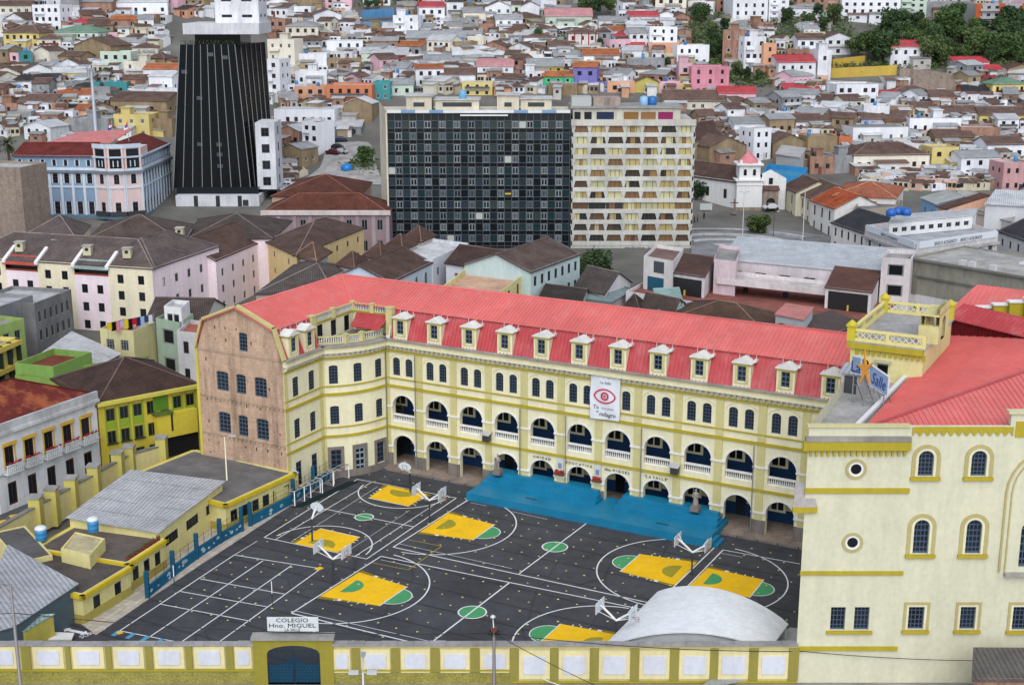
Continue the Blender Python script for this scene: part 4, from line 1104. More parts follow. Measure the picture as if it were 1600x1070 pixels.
fbox('cornice', ft, -.3, TL_, 23.95, 24.5, .35, CLEAN, GOLD, parent=tower)
dr = MB(); s_ = .5
while s_ < TL_: dr.box(tx0 + s_, tx0 + s_ + .25, ty0 - .2, ty0, 23.45, 23.96); s_ += .5
dr.build('drip_dentils', CLEAN, tower, color=GOLD)
td = MB(uv=True); td.box(tx0 - .3, tx1 + .2, ty0 - .3, ty1 + .2, 24.5, 24.62); td.build('terrace_floor', CONCRETE, tower, color=(.4, .39, .38))
def pierced(P, Q, z0, z1, npan):
    f_, L_, a_ = line_map(P, Q); mb = MB()
    mb2 = MB()
    for za, zb in ((z0, z0 + .3), (z1 - .22, z1)):
        p0_, p1_, p2_, p3_ = f_(0, 0, -.15), f_(L_, 0, -.15), f_(L_, 0, .15), f_(0, 0, .15); mb.prism([p0_[:2], p1_[:2], p2_[:2], p3_[:2]], za, zb)
    for i in range(npan + 1):
        u = L_ * i / npan; p0_, p1_, p2_, p3_ = f_(u - .15, 0, -.17), f_(u + .15, 0, -.17), f_(u + .15, 0, .17), f_(u - .15, 0, .17); mb.prism([p0_[:2], p1_[:2], p2_[:2], p3_[:2]], z0, z1 + .01)
    mb.build('parapet', CLEAN, tower, color=C('#eee293'))
    for i in range(npan):
        ua, ub = L_ * i / npan + .15, L_ * (i + 1) / npan - .15; m = max(1, int((ub - ua) / .5))
        for k in range(m):
            a, b = ua + (ub - ua) * k / m, ua + (ub - ua) * (k + 1) / m; zb, zt = z0 + .3, z1 - .22
            for (pa, qa), (pb, qb) in (((a, zb), (b, zt)), ((a, zt), (b, zb))):
                dx = .05; mb2.face([f_(pa - dx, qa, 0), f_(pa + dx, qa, 0), f_(pb + dx, qb, 0), f_(pb - dx, qb, 0)])
                mb2.face([f_(pa + dx, qa, -.05), f_(pa - dx, qa, -.05), f_(pb - dx, qb, -.05), f_(pb + dx, qb, -.05)])
    mb2.build('lattice', CLEAN, tower, color=C('#f2ecc4'))
pierced((tx0, ty0), (tx1, ty0), 24.6, 25.75, 2); pierced((tx0, ty1), (tx0, ty0), 24.6, 25.75, 3); pierced((tx0, ty1 - .01), (tx1, ty1), 24.6, 25.75, 2)
for x, y in ((tx0, ty0), (tx0, ty1), (tx1 - .2, ty1)):
    m = MB(); m.box(x - .35, x + .35, y - .35, y + .35, 24.6, 26.0); m.prism([(x - .45, y - .45), (x + .45, y - .45), (x + .45, y + .45), (x - .45, y + .45)], 26.0, 26.12)
    m.lathe([(.5, 26.12), (.25, 26.4), (.02, 26.55)], 4, (x, y)); m.build('corner_post', CLEAN, tower, color=C('#d7c83f'))
# open arched bell frame on the terrace
ba = MB(); f_, L_, a_ = line_map((tx1 - .9, ty0 + 2.2), (tx1 - .9, ty0 + 8.0))
for off in (0, 1.3):
    fo = lambda s, z, d, o=off: (tx1 - .9 + o - d * 0 + (-d), ty0 + 2.2 + s, z)
    cell(ba, lambda s, z, d, o=off: (tx1 - .9 + o + d, ty0 + 2.2 + s, z), 0, 4.6, 24.6, 27.9 if off else 27.1, (1.3, 3.3, 24.6, 26.8, 1.0), .3)
    cell(ba, lambda s, z, d, o=off: (tx1 - .55 + o - d, ty0 + 2.2 + s, z), 0, 4.6, 24.6, 27.9 if off else 27.1, (1.3, 3.3, 24.6, 26.8, 1.0), .3)
ba.box(tx1 - .9, tx1 + .75, ty0 + 2.2, ty0 + 6.8, 27.1, 27.22); ba.box(tx1 - 1.0, tx1 + .8, ty0 + 2.0, ty0 + 3.0, 24.6, 26.2)
ba.build('bell_arch', OLDPLASTER, tower, color=C('#eee2a0'))
# ---- roof sign with star, on a steel frame
sign = thing('roof_sign', 'blue rooftop name sign with orange star on steel posts', 'sign', tuple(LW(60.6, -17.2, zd)), ARZ + R(-32)); sign.scale = (.8, .8, .8)
fr = MB()
for x in (-2.2, -.5, .9, 2.4):
    fr.tube([(x, 0, 0), (x, 0, 4.2)], .07, 6); fr.tube([(x, .05, 3.0), (x, 1.6, 0)], .04, 5)
fr.tube([(-2.2, 0, 2.0), (2.4, 0, 2.0)], .04, 5); fr.tube([(-2.2, 0, .1), (2.4, 0, 2.0)], .03, 5); fr.tube([(-2.2, 0, 3.9), (2.4, 0, 3.9)], .04, 5)
fr.build('frame', METAL, sign, color=C('#7c7f82'))
for x0, x1, z0, z1, z2, z3 in ((-2.5, -1.1, 3.2, 5.2, 3.4, 5.3), (.2, 3.0, 2.6, 4.9, 2.0, 4.2)):
    m = MB()
    for y in (-.12, .06): m.face([(x0, y, z0), (x1, y, z2), (x1, y, z3), (x0, y, z1)])
    m.face([(x0, -.12, z1), (x1, -.12, z3), (x1, .06, z3), (x0, .06, z1)]); m.face([(x1, -.12, z2), (x1, .06, z2), (x1, .06, z3), (x1, -.12, z3)])
    m.build('sign_panel', PAINT, sign, color=C('#dfe3e8'))
    m = MB(); m.face([(x0 + .08, -.135, z0 + .1), (x1 - .08, -.135, z2 + .1), (x1 - .08, -.135, z3 - .1), (x0 + .08, -.135, z1 - .1)]); m.build('blue_face', PAINT, sign, color=C('#8ea2c4'))
text('lettering', 'La', 1.7, sign, (-1.8, -.16, 3.5), (math.pi / 2, 0, 0), C('#1d4486'), .02); o = text('lettering', 'Salle', 1.75, sign, (1.6, -.16, 2.75), (math.pi / 2, R(12), 0), C('#1d4486'), .02, sx=.68)
stm = MB(); pts = []
for i in range(10):
    r_ = 2.1 if i % 2 == 0 else .55; a = R(100) + i * math.pi / 5; pts.append((-.35 + r_ * math.cos(a) * .62, 4.2 + r_ * math.sin(a)))
for y in (-.28, -.14): stm.face([(p[0], y, p[1]) for p in pts])
for i in range(10): p, q = pts[i], pts[(i + 1) % 10]; stm.face([(p[0], -.28, p[1]), (q[0], -.28, q[1]), (q[0], -.14, q[1]), (p[0], -.14, p[1])])
stm.build('star', PAINT, sign, color=C('#f0a23a'))
hut = thing('rooftop_hut', 'small grey concrete hut with corrugated cover on the flat roof by the sign', 'hut', tuple(LW(58.6, -13.2, zd)), ARZ)
m = MB(); m.box(-1.1, 1.1, -.9, .9, 0, 1.9); m.build('wall', CONCRETE, hut, color=(.5, .48, .46)); m = MB(); m.box(-.8, .3, -.93, -.88, .1, 1.7); m.build('door', FRAME, hut, color=(.05, .05, .055)); m = MB(uv=True); m.slab([(-1.3, -1.2, 2.0), (1.3, -1.2, 2.0), (1.3, 1.1, 2.35), (-1.3, 1.1, 2.35)], .06); m.build('roof', SHEET, hut, color=GREYM)

# ================================================================== STAGE, VAULT, WALL
stage = thing('blue_stage', 'blue painted stepped concrete stage along the school arcade', 'stage', (AX, AY, 0), ARZ)
BLU = C('#187da3')
def stagemat():
    m, n, p = newmat('blue_floor_paint')
    a = ramp(n, noise(n, geopos(n), .5, 5, .6), [(.3, .86), (.7, 1.1)])
    n.links.new(mul(n, objcol(n), a), p.inputs['Base Color']); n.links.new(ramp(n, noise(n, geopos(n), .35, 4), [(.4, .4), (.6, .55)]), p.inputs['Roughness'])
    return m
SB = stagemat()
lv = [(-5.3, .9), (-2.1, 1.28), (-1.35, 1.66), (-.6, 2.04)]
for (y, z), nm in zip(lv, ('platform', 'step', 'step', 'top_step')):
    for xa, xb in (((13.9, 42.6),) if nm == 'platform' else ((13.9, 28.6), (30.4, 42.6))):
        y1 = 1.0; m = MB(uv=True)
        if nm == 'platform':
            m.box(xa, xb, y, y1, 0, z)
        else: m.box(xa + (z - .9) * .5, xb - (z - .9) * .5, y, y1, .85, z)
        m.build(nm, SB, stage, color=BLU)
for i in range(2):
    m = MB(); m.box(42.6, 43.6 - i * .5, -4.9, -2.8, 0, .3 + i * .3); m.build('side_step', SB, stage, color=C('#17789c'))
m = MB(); m.box(20.5, 21.9, -3.7, -3.45, .9, .915); m.build('floor_vent', FRAME, stage, color=(.02, .03, .04)); m = MB(); m.box(36.2, 37.6, -3.7, -3.45, .9, .915); m.build('floor_vent', FRAME, stage, color=(.02, .03, .04))
# statues
def statue(name, label, s, v, z, robe, col, rz=0):
    r = thing(name, label, 'statue', tuple(LW(s, v, z)), ARZ + rz); r.scale = (.68, .68, .66)
    m = MB(); m.box(-.7, .7, -.7, .7, 0, .7); m.box(-.55, .55, -.55, .55, .7, 1.0); m.build('plinth', STONE, r)
    b = MB()
    if robe: b.lathe([(.42, 1.0), (.45, 1.3), (.36, 2.0), (.4, 2.6), (.46, 2.95), (.3, 3.12), (.12, 3.2), (.13, 3.3)], 10)
    else:
        for sx in (-.15, .15): b.tube([(sx, 0, 1.0), (sx, -.03, 1.5), (sx * .8, 0, 2.1)], [.11, .13, .17], 7)
        b.lathe([(.28, 1.9), (.3, 2.2), (.26, 2.5), (.36, 2.85), (.26, 3.02), (.11, 3.1), (.11, 3.25)], 10)
    b.tube([(-.4, -.02, 2.9), (-.55, -.1, 2.5), (-.3, -.4, 2.3)], [.14, .12, .09], 6); b.tube([(.4, -.02, 2.9), (.55, -.15, 2.5), (.2, -.42, 2.4)], [.14, .12, .09], 6)
    b.lathe([(.06, 3.2), (.16, 3.3), (.19, 3.45), (.16, 3.6), (.05, 3.68)], 10)
    b.build('figure', CONCRETE, r, color=col)
statue('stone_statue', 'pale stone statue of two figures at the near edge of the stage', 15.6, -1.0, 2.04, False, (.42, .37, .33))
c2_ = bpy.data.objects['stone_statue']
m = MB(); m.lathe([(.2, 1.0), (.22, 1.5), (.17, 1.9), (.08, 2.0), (.13, 2.1), (.12, 2.25), (.03, 2.3)], 8, (-.35, -.35)); m.build('child_figure', CONCRETE, c2_, color=(.4, .35, .31))
statue('robed_statue', 'grey robed statue on dark plinth at the far end of the stage', 39.6, -1.0, 2.04, True, (.33, .30, .26))
# barrel vault
vault = thing('barrel_roof', 'white arched sheet metal canopy roof behind the front wall', 'canopy', tuple(LW(49.5, -27, 0)), ARZ)
VX0, VX1, VZ, VR = -6.4, 6.4, 1.3, 1.75
NV = 20
def vprof(t): x = VX0 + (VX1 - VX0) * t; return x, VZ + VR * max(0, 1 - (x / 6.4) ** 2) ** .9
vb = lambda x: 6.9 - (x - VX0) * .06
vf = lambda x: -6.4 + (x - VX0) * .52
PANELS = 6
for k in range(PANELS):
    m = MB(uv=True); mn = []
    for i in range(NV):
        (xa, za), (xb, zb) = vprof(i / NV), vprof((i + 1) / NV)
        ya0, ya1 = vf(xa) + (vb(xa) - vf(xa)) * k / PANELS, vf(xa) + (vb(xa) - vf(xa)) * (k + 1) / PANELS - .05
        yb0, yb1 = vf(xb) + (vb(xb) - vf(xb)) * k / PANELS, vf(xb) + (vb(xb) - vf(xb)) * (k + 1) / PANELS - .05
        zz = .0
        m.face([(xa, ya0, za), (xb, yb0, zb), (xb, yb1, zb), (xa, ya1, za)], 0, True); m.face([(xa, ya1, za), (xb, yb1, zb), (xb, yb1, zb - .1), (xa, ya1, za - .1)])
        m.face([(xa, ya0, za - .1), (xb, yb0, zb - .1), (xb, yb0, zb), (xa, ya0, za)])
    m.build('roof_panel', CLEAN, vault, color=(.75, .77, .79))
m = MB(uv=True)
for i in range(NV):
    (xa, za), (xb, zb) = vprof(i / NV), vprof((i + 1) / NV); m.face([(xa, vf(xa), za - .12), (xb, vf(xb), zb - .12), (xb, vb(xb), zb - .12), (xa, vb(xa), za - .12)])
m.build('underside', METAL, vault, color=(.5, .5, .5))
m = MB(uv=True)
for i in range(NV):
    (xa, za), (xb, zb) = vprof(i / NV), vprof((i + 1) / NV); m.face([(xa, vf(xa) + .3, 0), (xb, vf(xb) + .3, 0), (xb, vf(xb) + .3, zb - .15), (xa, vf(xa) + .3, za - .15)])
m.build('end_wall', CLEAN, vault, color=C('#cfd2d4'))
for x in (VX0 + .15, VX1 - .15):
    for f in (.08, .5, .95): 
        m = MB(); y = vf(x) + (vb(x) - vf(x)) * f; m.tube([(x, y, 0), (x, y, VZ)], .1, 6); m.build('post', METAL, vault, color=C('#cfd2d4'))
sheet('concrete_apron', [LW(52, -33.5), LW(58.3, -26), LW(57.6, -18.5), LW(55.5, -19)], .03, CONCRETE, 'grey concrete apron beside the hall', 'pavement', (.42, .42, .42))

# front wall with panels
fwall = thing('front_wall', 'low olive and cream boundary wall with white panels along the street', 'wall', (-60, WALLY, -.42))
fw_w = lambda mb, nm, mat, col=None: wchild(mb, nm, mat, fwall, col)
WT = lambda x: atY(x, 1012, WALLY).z
OL = C('#9c9248')
def wseg(xa, xb, zlow, ztop):
    Xa, Xb = atY(xa, 1030, WALLY).x, atY(xb, 1030, WALLY).x
    m = MB(uv=True); m.box(Xa, Xb, WALLY, WALLY + .45, -.5, zlow); fw_w(m, 'rubble_base', RUBBLE, C('#a39a4c'))
    m = MB(); m.box(Xa, Xb, WALLY - .08, WALLY + .45, zlow, zlow + .16); fw_w(m, 'gold_course', CLEAN, C('#b3a332'))
    m = MB(); m.box(Xa, Xb, WALLY + .02, WALLY + .43, zlow + .16, ztop); fw_w(m, 'wall_body', CLEAN, C('#cfc48a'))
    m = MB(uv=True); rr = random.Random(int(xa)); n_ = max(1, int((Xb - Xa) / 1.3))
    for i in range(n_):
        a, b = Xa + (Xb - Xa) * i / n_, Xa + (Xb - Xa) * (i + 1) / n_ - .02; h = .1 + rr.random() * .07; m.box(a, b, WALLY - .16 + rr.random() * .05, WALLY + .6, ztop, ztop + h)
    fw_w(m, 'coping', CONCRETE, (.36, .35, .34))
zt1 = atY(0, 1012, WALLY).z; 
def panel(xa, xb, ya, yb, wide):
    """cream field with a white textured panel, corners nicked"""
    p, q = atY(xa, ya, WALLY), atY(xb, yb, WALLY)
    m = MB(); m.box(p.x, q.x, WALLY - .05, WALLY + .02, q.z, p.z); fw_w(m, 'cream_field', CLEAN, C('#f0e2ac'))
    ix, iz = (q.x - p.x) * .14, (p.z - q.z) * .18; x0, x1, z0, z1 = p.x + ix, q.x - ix, q.z + iz, p.z - iz; c = .16
    pts = [(x0 + c, z0), (x1 - c, z0), (x1 - c * .4, z0 + c * .4), (x1, z0 + c), (x1, z1 - c), (x1 - c * .4, z1 - c * .4), (x1 - c, z1), (x0 + c, z1), (x0 + c * .4, z1 - c * .4), (x0, z1 - c), (x0, z0 + c), (x0 + c * .4, z0 + c * .4)]
    m = MB(); n_ = len(pts)
    m.face([(a, WALLY - .12, b) for a, b in pts])
    for i in range(n_): a, b = pts[i], pts[(i + 1) % n_]; m.face([(a[0], WALLY - .12, a[1]), (a[0], WALLY - .04, a[1]), (b[0], WALLY - .04, b[1]), (b[0], WALLY - .12, b[1])])
    fw_w(m, 'white_panel', CLEAN, C('#dfe1ea'))
def pillar(xa, xb, ya, yb):
    p, q = atY(xa, ya, WALLY), atY(xb, yb, WALLY); m = MB(); m.box(p.x, q.x, WALLY - .1, WALLY + .5, q.z - .02, p.z); fw_w(m, 'pillar', CLEAN, OL)
za_, zb_ = atY(300, 1046, WALLY).z, atY(300, 1008, WALLY).z
wseg(-60, 397, za_ - .1, zb_); wseg(520, 798, za_ - .1, zb_); zc_ = atY(300, 1064, WALLY).z; wseg(798, 1246, zc_ - .1, zb_)
for a, b in ((-38, 32), (50, 101), (112, 164), (176, 226), (240, 289), (302, 352), (366, 394)): panel(a, b, 1009.5, 1043.5, 1)
for a, b in ((32, 50), (101, 112), (164, 176), (226, 240), (289, 302), (352, 366)): pillar(a, b, 1008.5, 1044)
for a, b in ((521, 548), (564, 610), (626, 672), (688, 734), (750, 796)): panel(a, b, 1014, 1050, 1)
for a, b in ((549, 563), (611, 625), (673, 687), (735, 749)): pillar(a, b, 1012, 1048)
for a, b in ((811, 859), (873, 921), (936, 984), (999, 1046), (1061, 1109), (1122, 1170), (1184, 1232)): panel(a, b, 1016, 1060, 1)
for a, b in ((797, 810), (860, 872), (922, 935), (985, 998), (1047, 1060), (1110, 1121), (1171, 1183), (1233, 1246)): pillar(a, b, 1012, 1062)
# gateway
gate = thing('school_gate', 'olive gateway with arched blue steel double gate in the front wall', 'gate', (atY(458, 1060, WALLY).x, WALLY, -.42))
gp = lambda x, y: (atY(x, y, WALLY - .12).x - gate.location.x, atY(x, y, WALLY - .12).z + .42)
m = MB(uv=True); fgx = lambda s, z, d: (s, d - .12, z)
gx0, gz1 = gp(394, 999); gx1, _ = gp(520, 999); ha, hz = gp(416, 1008); hb, _ = gp(499, 1008)
cell(m, fgx, gx0, gx1, 0, gz1, (ha, hb, 0, hz, .75), .5); m.box(gx0, gx1, .6, .62, 0, gz1) if False else None
for sx in (gx0, gx1): m.face([(sx, -.12, 0), (sx, .6, 0), (sx, .6, gz1), (sx, -.12, gz1)])
m.build('gate_wall', CLEAN, gate, color=C('#a0953c'))
m = MB(); m.box(gx0 - .1, gx1 + .1, -.3, .75, gz1, gz1 + .26); m.build('coping', CONCRETE, gate, color=(.33, .32, .3))
leafw = (hb - ha) / 2
for sg in (0, 1):
    x0_, x1_ = (ha, (ha + hb) / 2 - .03) if sg == 0 else ((ha + hb) / 2 + .03, hb)
    lf = link('gate_leaf', None, gate, (0, .12, 0))
    m = MB(); zmid = hz * .5
    top = lambda x: zmid + .62 * max(0, 1 - (abs(x - (ha + hb) / 2) / .75) ** 2) ** .5
    N = 16
    for i in range(N):
        a, b = x0_ + (x1_ - x0_) * i / N, x0_ + (x1_ - x0_) * (i + 1) / N
        m.face([(a, 0, .05), (b, 0, .05), (b, 0, top(b)), (a, 0, top(a))])
    m.build('steel_panel', PAINT, lf, color=C('#123f55'))
    b_ = MB(); k = 14
    for i in range(k + 1):
        x = x0_ + (x1_ - x0_) * i / k; t2 = hz - .75 + .75 * math.sqrt(max(0, 1 - ((x - (ha + hb) / 2) / leafw) ** 2)); b_.box(x - .018, x + .018, -.02, .02, zmid - .1, t2)
    b_.box(x0_, x1_, -.03, .03, hz - .62, hz - .56); b_.box(x0_, x0_ + .06, -.04, .04, 0, zmid); b_.box(x1_ - .06, x1_, -.04, .04, 0, zmid)
    b_.build('bars', METAL, lf, color=C('#2b3f50'))
    st_ = MB()
    for r_ in range(6):
        for q_ in range(7):
            x, z = x0_ + (x1_ - x0_) * (q_ + .5 + .25 * (r_ % 2)) / 7.5, .2 + r_ * .28; st_.box(x - .05, x + .05, -.035, 0.005, z, z + .1)
    st_.build('studs', PAINT, lf, color=C('#1d5570'))['kind'] = 'stuff'
gs = thing('gate_sign', 'white name board with black capitals standing above the gateway', 'sign', (atY(457, 995, WALLY).x, WALLY + .2, gz1 - .42 + .26))
a_, b_ = atY(417, 963.5, WALLY + .2), atY(498, 985.5, WALLY + .2)
zo = gs.location.z
m = MB(); m.box(a_.x - gs.location.x, b_.x - gs.location.x, -.04, .04, b_.z - zo, a_.z - zo); m.build('board', PAINT, gs, color=C('#dfe5e6'))
for x in (-1.3, 1.3): m = MB(); m.box(x - .04, x + .04, 0, .08, 0, b_.z - zo + .2); m.build('post', METAL, gs, color=(.2, .2, .2))
bw_ = (b_.x - a_.x); hh = a_.z - b_.z
text('lettering', 'COLEGIO', .50, gs, (0, -.05, b_.z - zo + hh * .66), (math.pi / 2, 0, 0), (.01, .01, .012), .012, sx=1.25); text('lettering', 'Hno. MIGUEL', .52, gs, (0, -.05, b_.z - zo + hh * .28), (math.pi / 2, 0, 0), (.01, .01, .012), .012, sx=1.32); text('lettering', 'LA SALLE', .34, gs, (0, -.05, b_.z - zo + hh * .03), (math.pi / 2, 0, 0), (.01, .01, .012), .012, sx=.95)
# banner on the facade
ban = thing('school_banner', 'white hanging banner with red eye emblem on the school facade', 'banner', tuple(LW(28.55, -.32, 10.25)), ARZ)
m = MB(); NBx, NBz = 6, 8
P = lambda i, j: (-1.75 + 3.5 * i / NBx + .05 * math.sin(j * 1.1), -.05 - .06 * math.sin(i * 1.3 + j * .7), .02 + 4.9 * j / NBz + (.12 * i / NBx))
for i in range(NBx):
    for j in range(NBz): m.face([P(i, j), P(i + 1, j), P(i + 1, j + 1), P(i, j + 1)], 0, True)
m.build('cloth', CLOTH, ban, color=C('#e4e8ee'))
def eye_ring(rx, rz_, w_, zc, col, nm, pw=1.3, y=-.14):
    m = MB(); n = 28
    for i in range(n):
        a, b = 2 * math.pi * i / n, 2 * math.pi * (i + 1) / n
        E_ = lambda t, k: ((rx + k) * math.cos(t), y, zc + (rz_ + k) * math.copysign(abs(math.sin(t)) ** pw, math.sin(t)))
        m.face([E_(a, 0), E_(b, 0), E_(b, w_), E_(a, w_)])
    m.build(nm, CLOTH, ban, color=col)
eye_ring(1.15, .68, .17, 2.75, C('#d23b4a'), 'eye_outline'); eye_ring(.28, .28, .2, 2.75, C('#c23a6a'), 'iris', 1.0); eye_ring(.02, .02, .16, 2.75, C('#e06a3a'), 'pupil', 1.0)
text('lettering', 'La Salle', .42, ban, (.1, -.14, 4.15), (math.pi / 2, 0, 0), C('#5b6168'), .004); text('lettering', 'Tú', .62, ban, (-1.0, -.14, 1.25), (math.pi / 2, 0, 0), (.03, .03, .035), .004); text('lettering', 'eres parte', .34, ban, (.35, -.14, 1.3), (math.pi / 2, 0, 0), C('#8a6f80'), .004); text('lettering', 'del', .3, ban, (-.85, -.14, .85), (math.pi / 2, 0, 0), C('#55505c'), .004)
text('lettering', 'milagro', .66, ban, (.35, -.14, .5), (math.pi / 2, 0, 0), (.02, .02, .025), .006, shear=.2)
# ================================================================== YARD FURNITURE
def hoop_stand(base, label, double=True, fan=False, rot=0.0, reach=1.55):
    p = G(*base); r = thing('basketball_stand', label, 'basketball hoop', (p.x, p.y, 0), ARZ + rot, 'basketball stands in the yard')
    m = MB(); m.tube([(0, 0, 0), (0, 0, 2.5)], .09, 8); m.build('pole', METAL, r, color=(.012, .014, .018))
    for sg in ((-1, 1) if double else (1,)):
        a = MB(); a.tube([(0, 0, 2.4), (sg * reach * .45, 0, 2.95), (sg * reach, 0, 3.55)], .1, 7); a.tube([(0, 0, 2.4), (sg * reach, .4, 3.1)], .035, 5); a.tube([(0, 0, 2.4), (sg * reach, -.4, 3.1)], .035, 5); a.tube([(sg * reach * .6, 0, 3.1), (sg * reach, 0, 4.1)], .03, 5)
        a.build('arm', PAINT, r, color=WHITE)
        b = MB(); x = sg * reach
        if not fan:
            b.box(x, x + sg * .05, -.9, .9, 2.95, 4.0)
        else:
            pts = [(-.45, 3.0), (.45, 3.0)] + [(.85 * math.cos(t * math.pi / 10), 3.35 + .6 * math.sin(t * math.pi / 10)) for t in range(11)]
            for y in (x, x + sg * .05): b.face([(y, q[0], q[1]) for q in pts])
            for q, q2 in zip(pts, pts[1:] + pts[:1]): b.face([(x, *q), (x + sg * .05, *q), (x + sg * .05, *q2), (x, *q2)])
        bo = b.build('backboard', PAINT, r, color=C('#dfe6ec'))
        for (y0, y1, z0, z1) in ((-.32, .32, 3.1, 3.14), (-.32, .32, 3.55, 3.59), (-.32, -.28, 3.14, 3.55), (.28, .32, 3.14, 3.55)):
            c = MB(); c.box(x + sg * .051, x + sg * .056, y0, y1, z0, z1); c.build('target_square', PAINT, bo, color=(.03, .03, .04))
        h = MB(); h.tube([(x + sg * (.4 + .23 * math.cos(t * math.pi / 8)), .23 * math.sin(t * math.pi / 8), 3.05) for t in range(17)], .018, 5); h.tube([(x, 0, 3.05), (x + sg * .17, 0, 3.05)], .03, 5); h.build('rim', METAL, r, color=C('#b4502a'))
        nt_ = MB()
        for t in range(10): q = t * math.pi / 5; nt_.tube([(x + sg * .4 + .23 * math.cos(q), .23 * math.sin(q), 3.04), (x + sg * .4 + .14 * math.cos(q + .3), .14 * math.sin(q + .3), 2.65)], .008, 3)
        nt_.build('net', CLOTH, r, color=C('#c9b8a8'))
hoop_stand((521, 909), 'double basketball stand between the near court and the small left court', rot=R(3))
hoop_stand((671.4, 814), 'double basketball stand beside the middle court, next to the stage corner', rot=R(3))
hoop_stand((1080.7, 898), 'double basketball stand between the two right-hand yellow keys')
hoop_stand((962, 1008), 'double basketball stand half hidden by the white arched canopy')
hoop_stand((641, 769), 'single basketball stand with rounded board in front of the arcade', False, True, R(-90), 1.0)
hoop_stand((488, 845), 'single basketball stand with rounded board near the blue low wall', False, True, R(90), 1.0)
for (x, y0, y1), lb in (((426, 948, 900), 'thin black and white net post in the near grid court'), ((273, 922, 868), 'thin white net post beside the blue low wall')):
    p = G(x, y0); r = thing('net_post', lb, 'post', (p.x, p.y, 0)); hgt = 2.6
    m = MB(); m.tube([(0, 0, 0), (0, 0, 1.4)], .045, 6); m.build('lower_pole', METAL, r, color=(.02, .02, .025)); m = MB(); m.tube([(0, 0, 1.4), (0, 0, hgt)], .04, 6); m.build('upper_pole', PAINT, r, color=WHITE)
# stacked goal frames
GF = None
for k, (px_, py_, rr_, lb) in enumerate((((470), 783, 8, 'white tubular goal frame, the one nearest the camera by the blue wall'), (487, 776, 2, 'white tubular goal frame, second along the blue wall'), (508, 762, 12, 'white tubular goal frame, third along the blue wall'), (530, 752, 6, 'white tubular goal frame, farthest from the camera along the blue wall'))):
    p = G(px_, py_)
    if GF is None:
        r = GF = thing('goal_frame', lb, 'goal', (p.x, p.y, 0), R(58), 'goal frames by the blue wall')
        m = MB(); W_, D_, H_ = 1.5, .9, 1.7
        for sx in (-W_, W_):
            m.tube([(sx, -.3, 0), (sx, -.3, H_)], .06, 6); m.tube([(sx, -.3, H_), (sx, .4, H_)], .05, 6); m.tube([(sx, .4, H_), (sx, D_, 0)], .05, 6); m.tube([(sx, -.3, .03), (sx, D_, .03)], .04, 6)
        m.build('side_frame', PAINT, r, color=WHITE)
        m = MB(); m.tube([(-W_, -.3, H_), (W_, -.3, H_)], .06, 6); m.build('crossbar', PAINT, r, color=WHITE); m = MB(); m.tube([(-W_, .4, H_), (W_, .4, H_)], .05, 6); m.tube([(-W_, D_, .05), (W_, D_, .05)], .045, 6)
        for q in (-.5, .5): m.tube([(q, .4, H_), (q, D_, .05)], .03, 5); m.tube([(q, -.3, H_), (q, .4, H_)], .03, 5)
        m.build('rear_bars', PAINT, r, color=WHITE)
    else:
        r = copytree(GF); r.location = (p.x, p.y, 0); r['label'] = lb
    r.rotation_euler.z = R(54 + rr_)
nets = MB(); 
for (a, b) in (((455, 793), (545, 752)),):
    A_, B_ = G(*a), G(*b)
    nets.prism([A_, A_ + Vector((1.2, .2, 0)), B_ + Vector((1.3, 0, 0)), B_], 0.0, .05)
tag(nets.build('fallen_goal_nets', CLOTH, color=(.012, .022, .022)), 'dark green goal nets lying under the white frames', 'net')

# blue low wall with posts along the left of the yard
bw = thing('yard_fence', 'blue low wall with tall posts and wires along the yard', 'fence', tuple(G(300, 890)))
segs = [((231, 934), (271, 901)), ((271, 901), (308, 873)), ((308, 873), (344, 849)), ((344, 849), (379, 829)), ((391.6, 822), (452, 790)), ((452, 790), (490, 764)), ((490, 764), (521, 744))]
for a, b in segs:
    A_, B_ = G(*a), G(*b); d = (B_ - A_).normalized(); n_ = Vector((-d.y, d.x, 0)) * .12
    m = MB(uv=True); m.prism([A_ - n_, B_ - n_, B_ + n_, A_ + n_], 0, 1.15); wchild(m, 'low_wall', OLDPLASTER, bw, C('#1c6a8c'))
    m = MB()
    for z in (1.7, 2.2): m.tube([A_ + Vector((0, 0, z)), B_ + Vector((0, 0, z))], .018, 4)
    for f in (.33, .66): q = A_.lerp(B_, f); m.tube([q + Vector((0, 0, 1.1)), q + Vector((0, 0, 2.4))], .03, 5)
    wchild(m, 'wire', METAL, bw, C('#5a4a44'))
    # flaking white patches
    m = MB(); rr = random.Random(int(a[0]))
    for k in range(5):
        c = A_.lerp(B_, rr.uniform(.1, .9)) - n_ * 1.04; r_ = rr.uniform(.12, .35); zz = rr.uniform(.3, .9)
        m.face([c + d * (r_ * math.cos(t * .7) * rr.uniform(.6, 1.2)) + Vector((0, 0, zz + r_ * .6 * math.sin(t * .7) * rr.uniform(.6, 1.2))) for t in range(9)])
    wchild(m, 'flaked_patch', CLEAN, bw, C('#b9cdd4'))['kind'] = 'stuff'
for x, y in ((231, 934), (271, 901), (308, 873), (344, 849), (378, 830), (391.6, 822), (459, 785), (490, 764), (521, 744)):
    p = G(x, y); m = MB(); m.box(p.x - .2, p.x + .2, p.y - .2, p.y + .2, 0, 2.75); wchild(m, 'post', OLDPLASTER, bw, C('#1d5f7c'))
walk = sheet('tiled_walk', [G(150, 992), G(232, 936), G(521, 746), G(545, 738), G(452, 742), G(262, 868), G(118, 968)], .06, PAVE, 'pale tiled walkway between the annex and the blue wall', 'pavement')
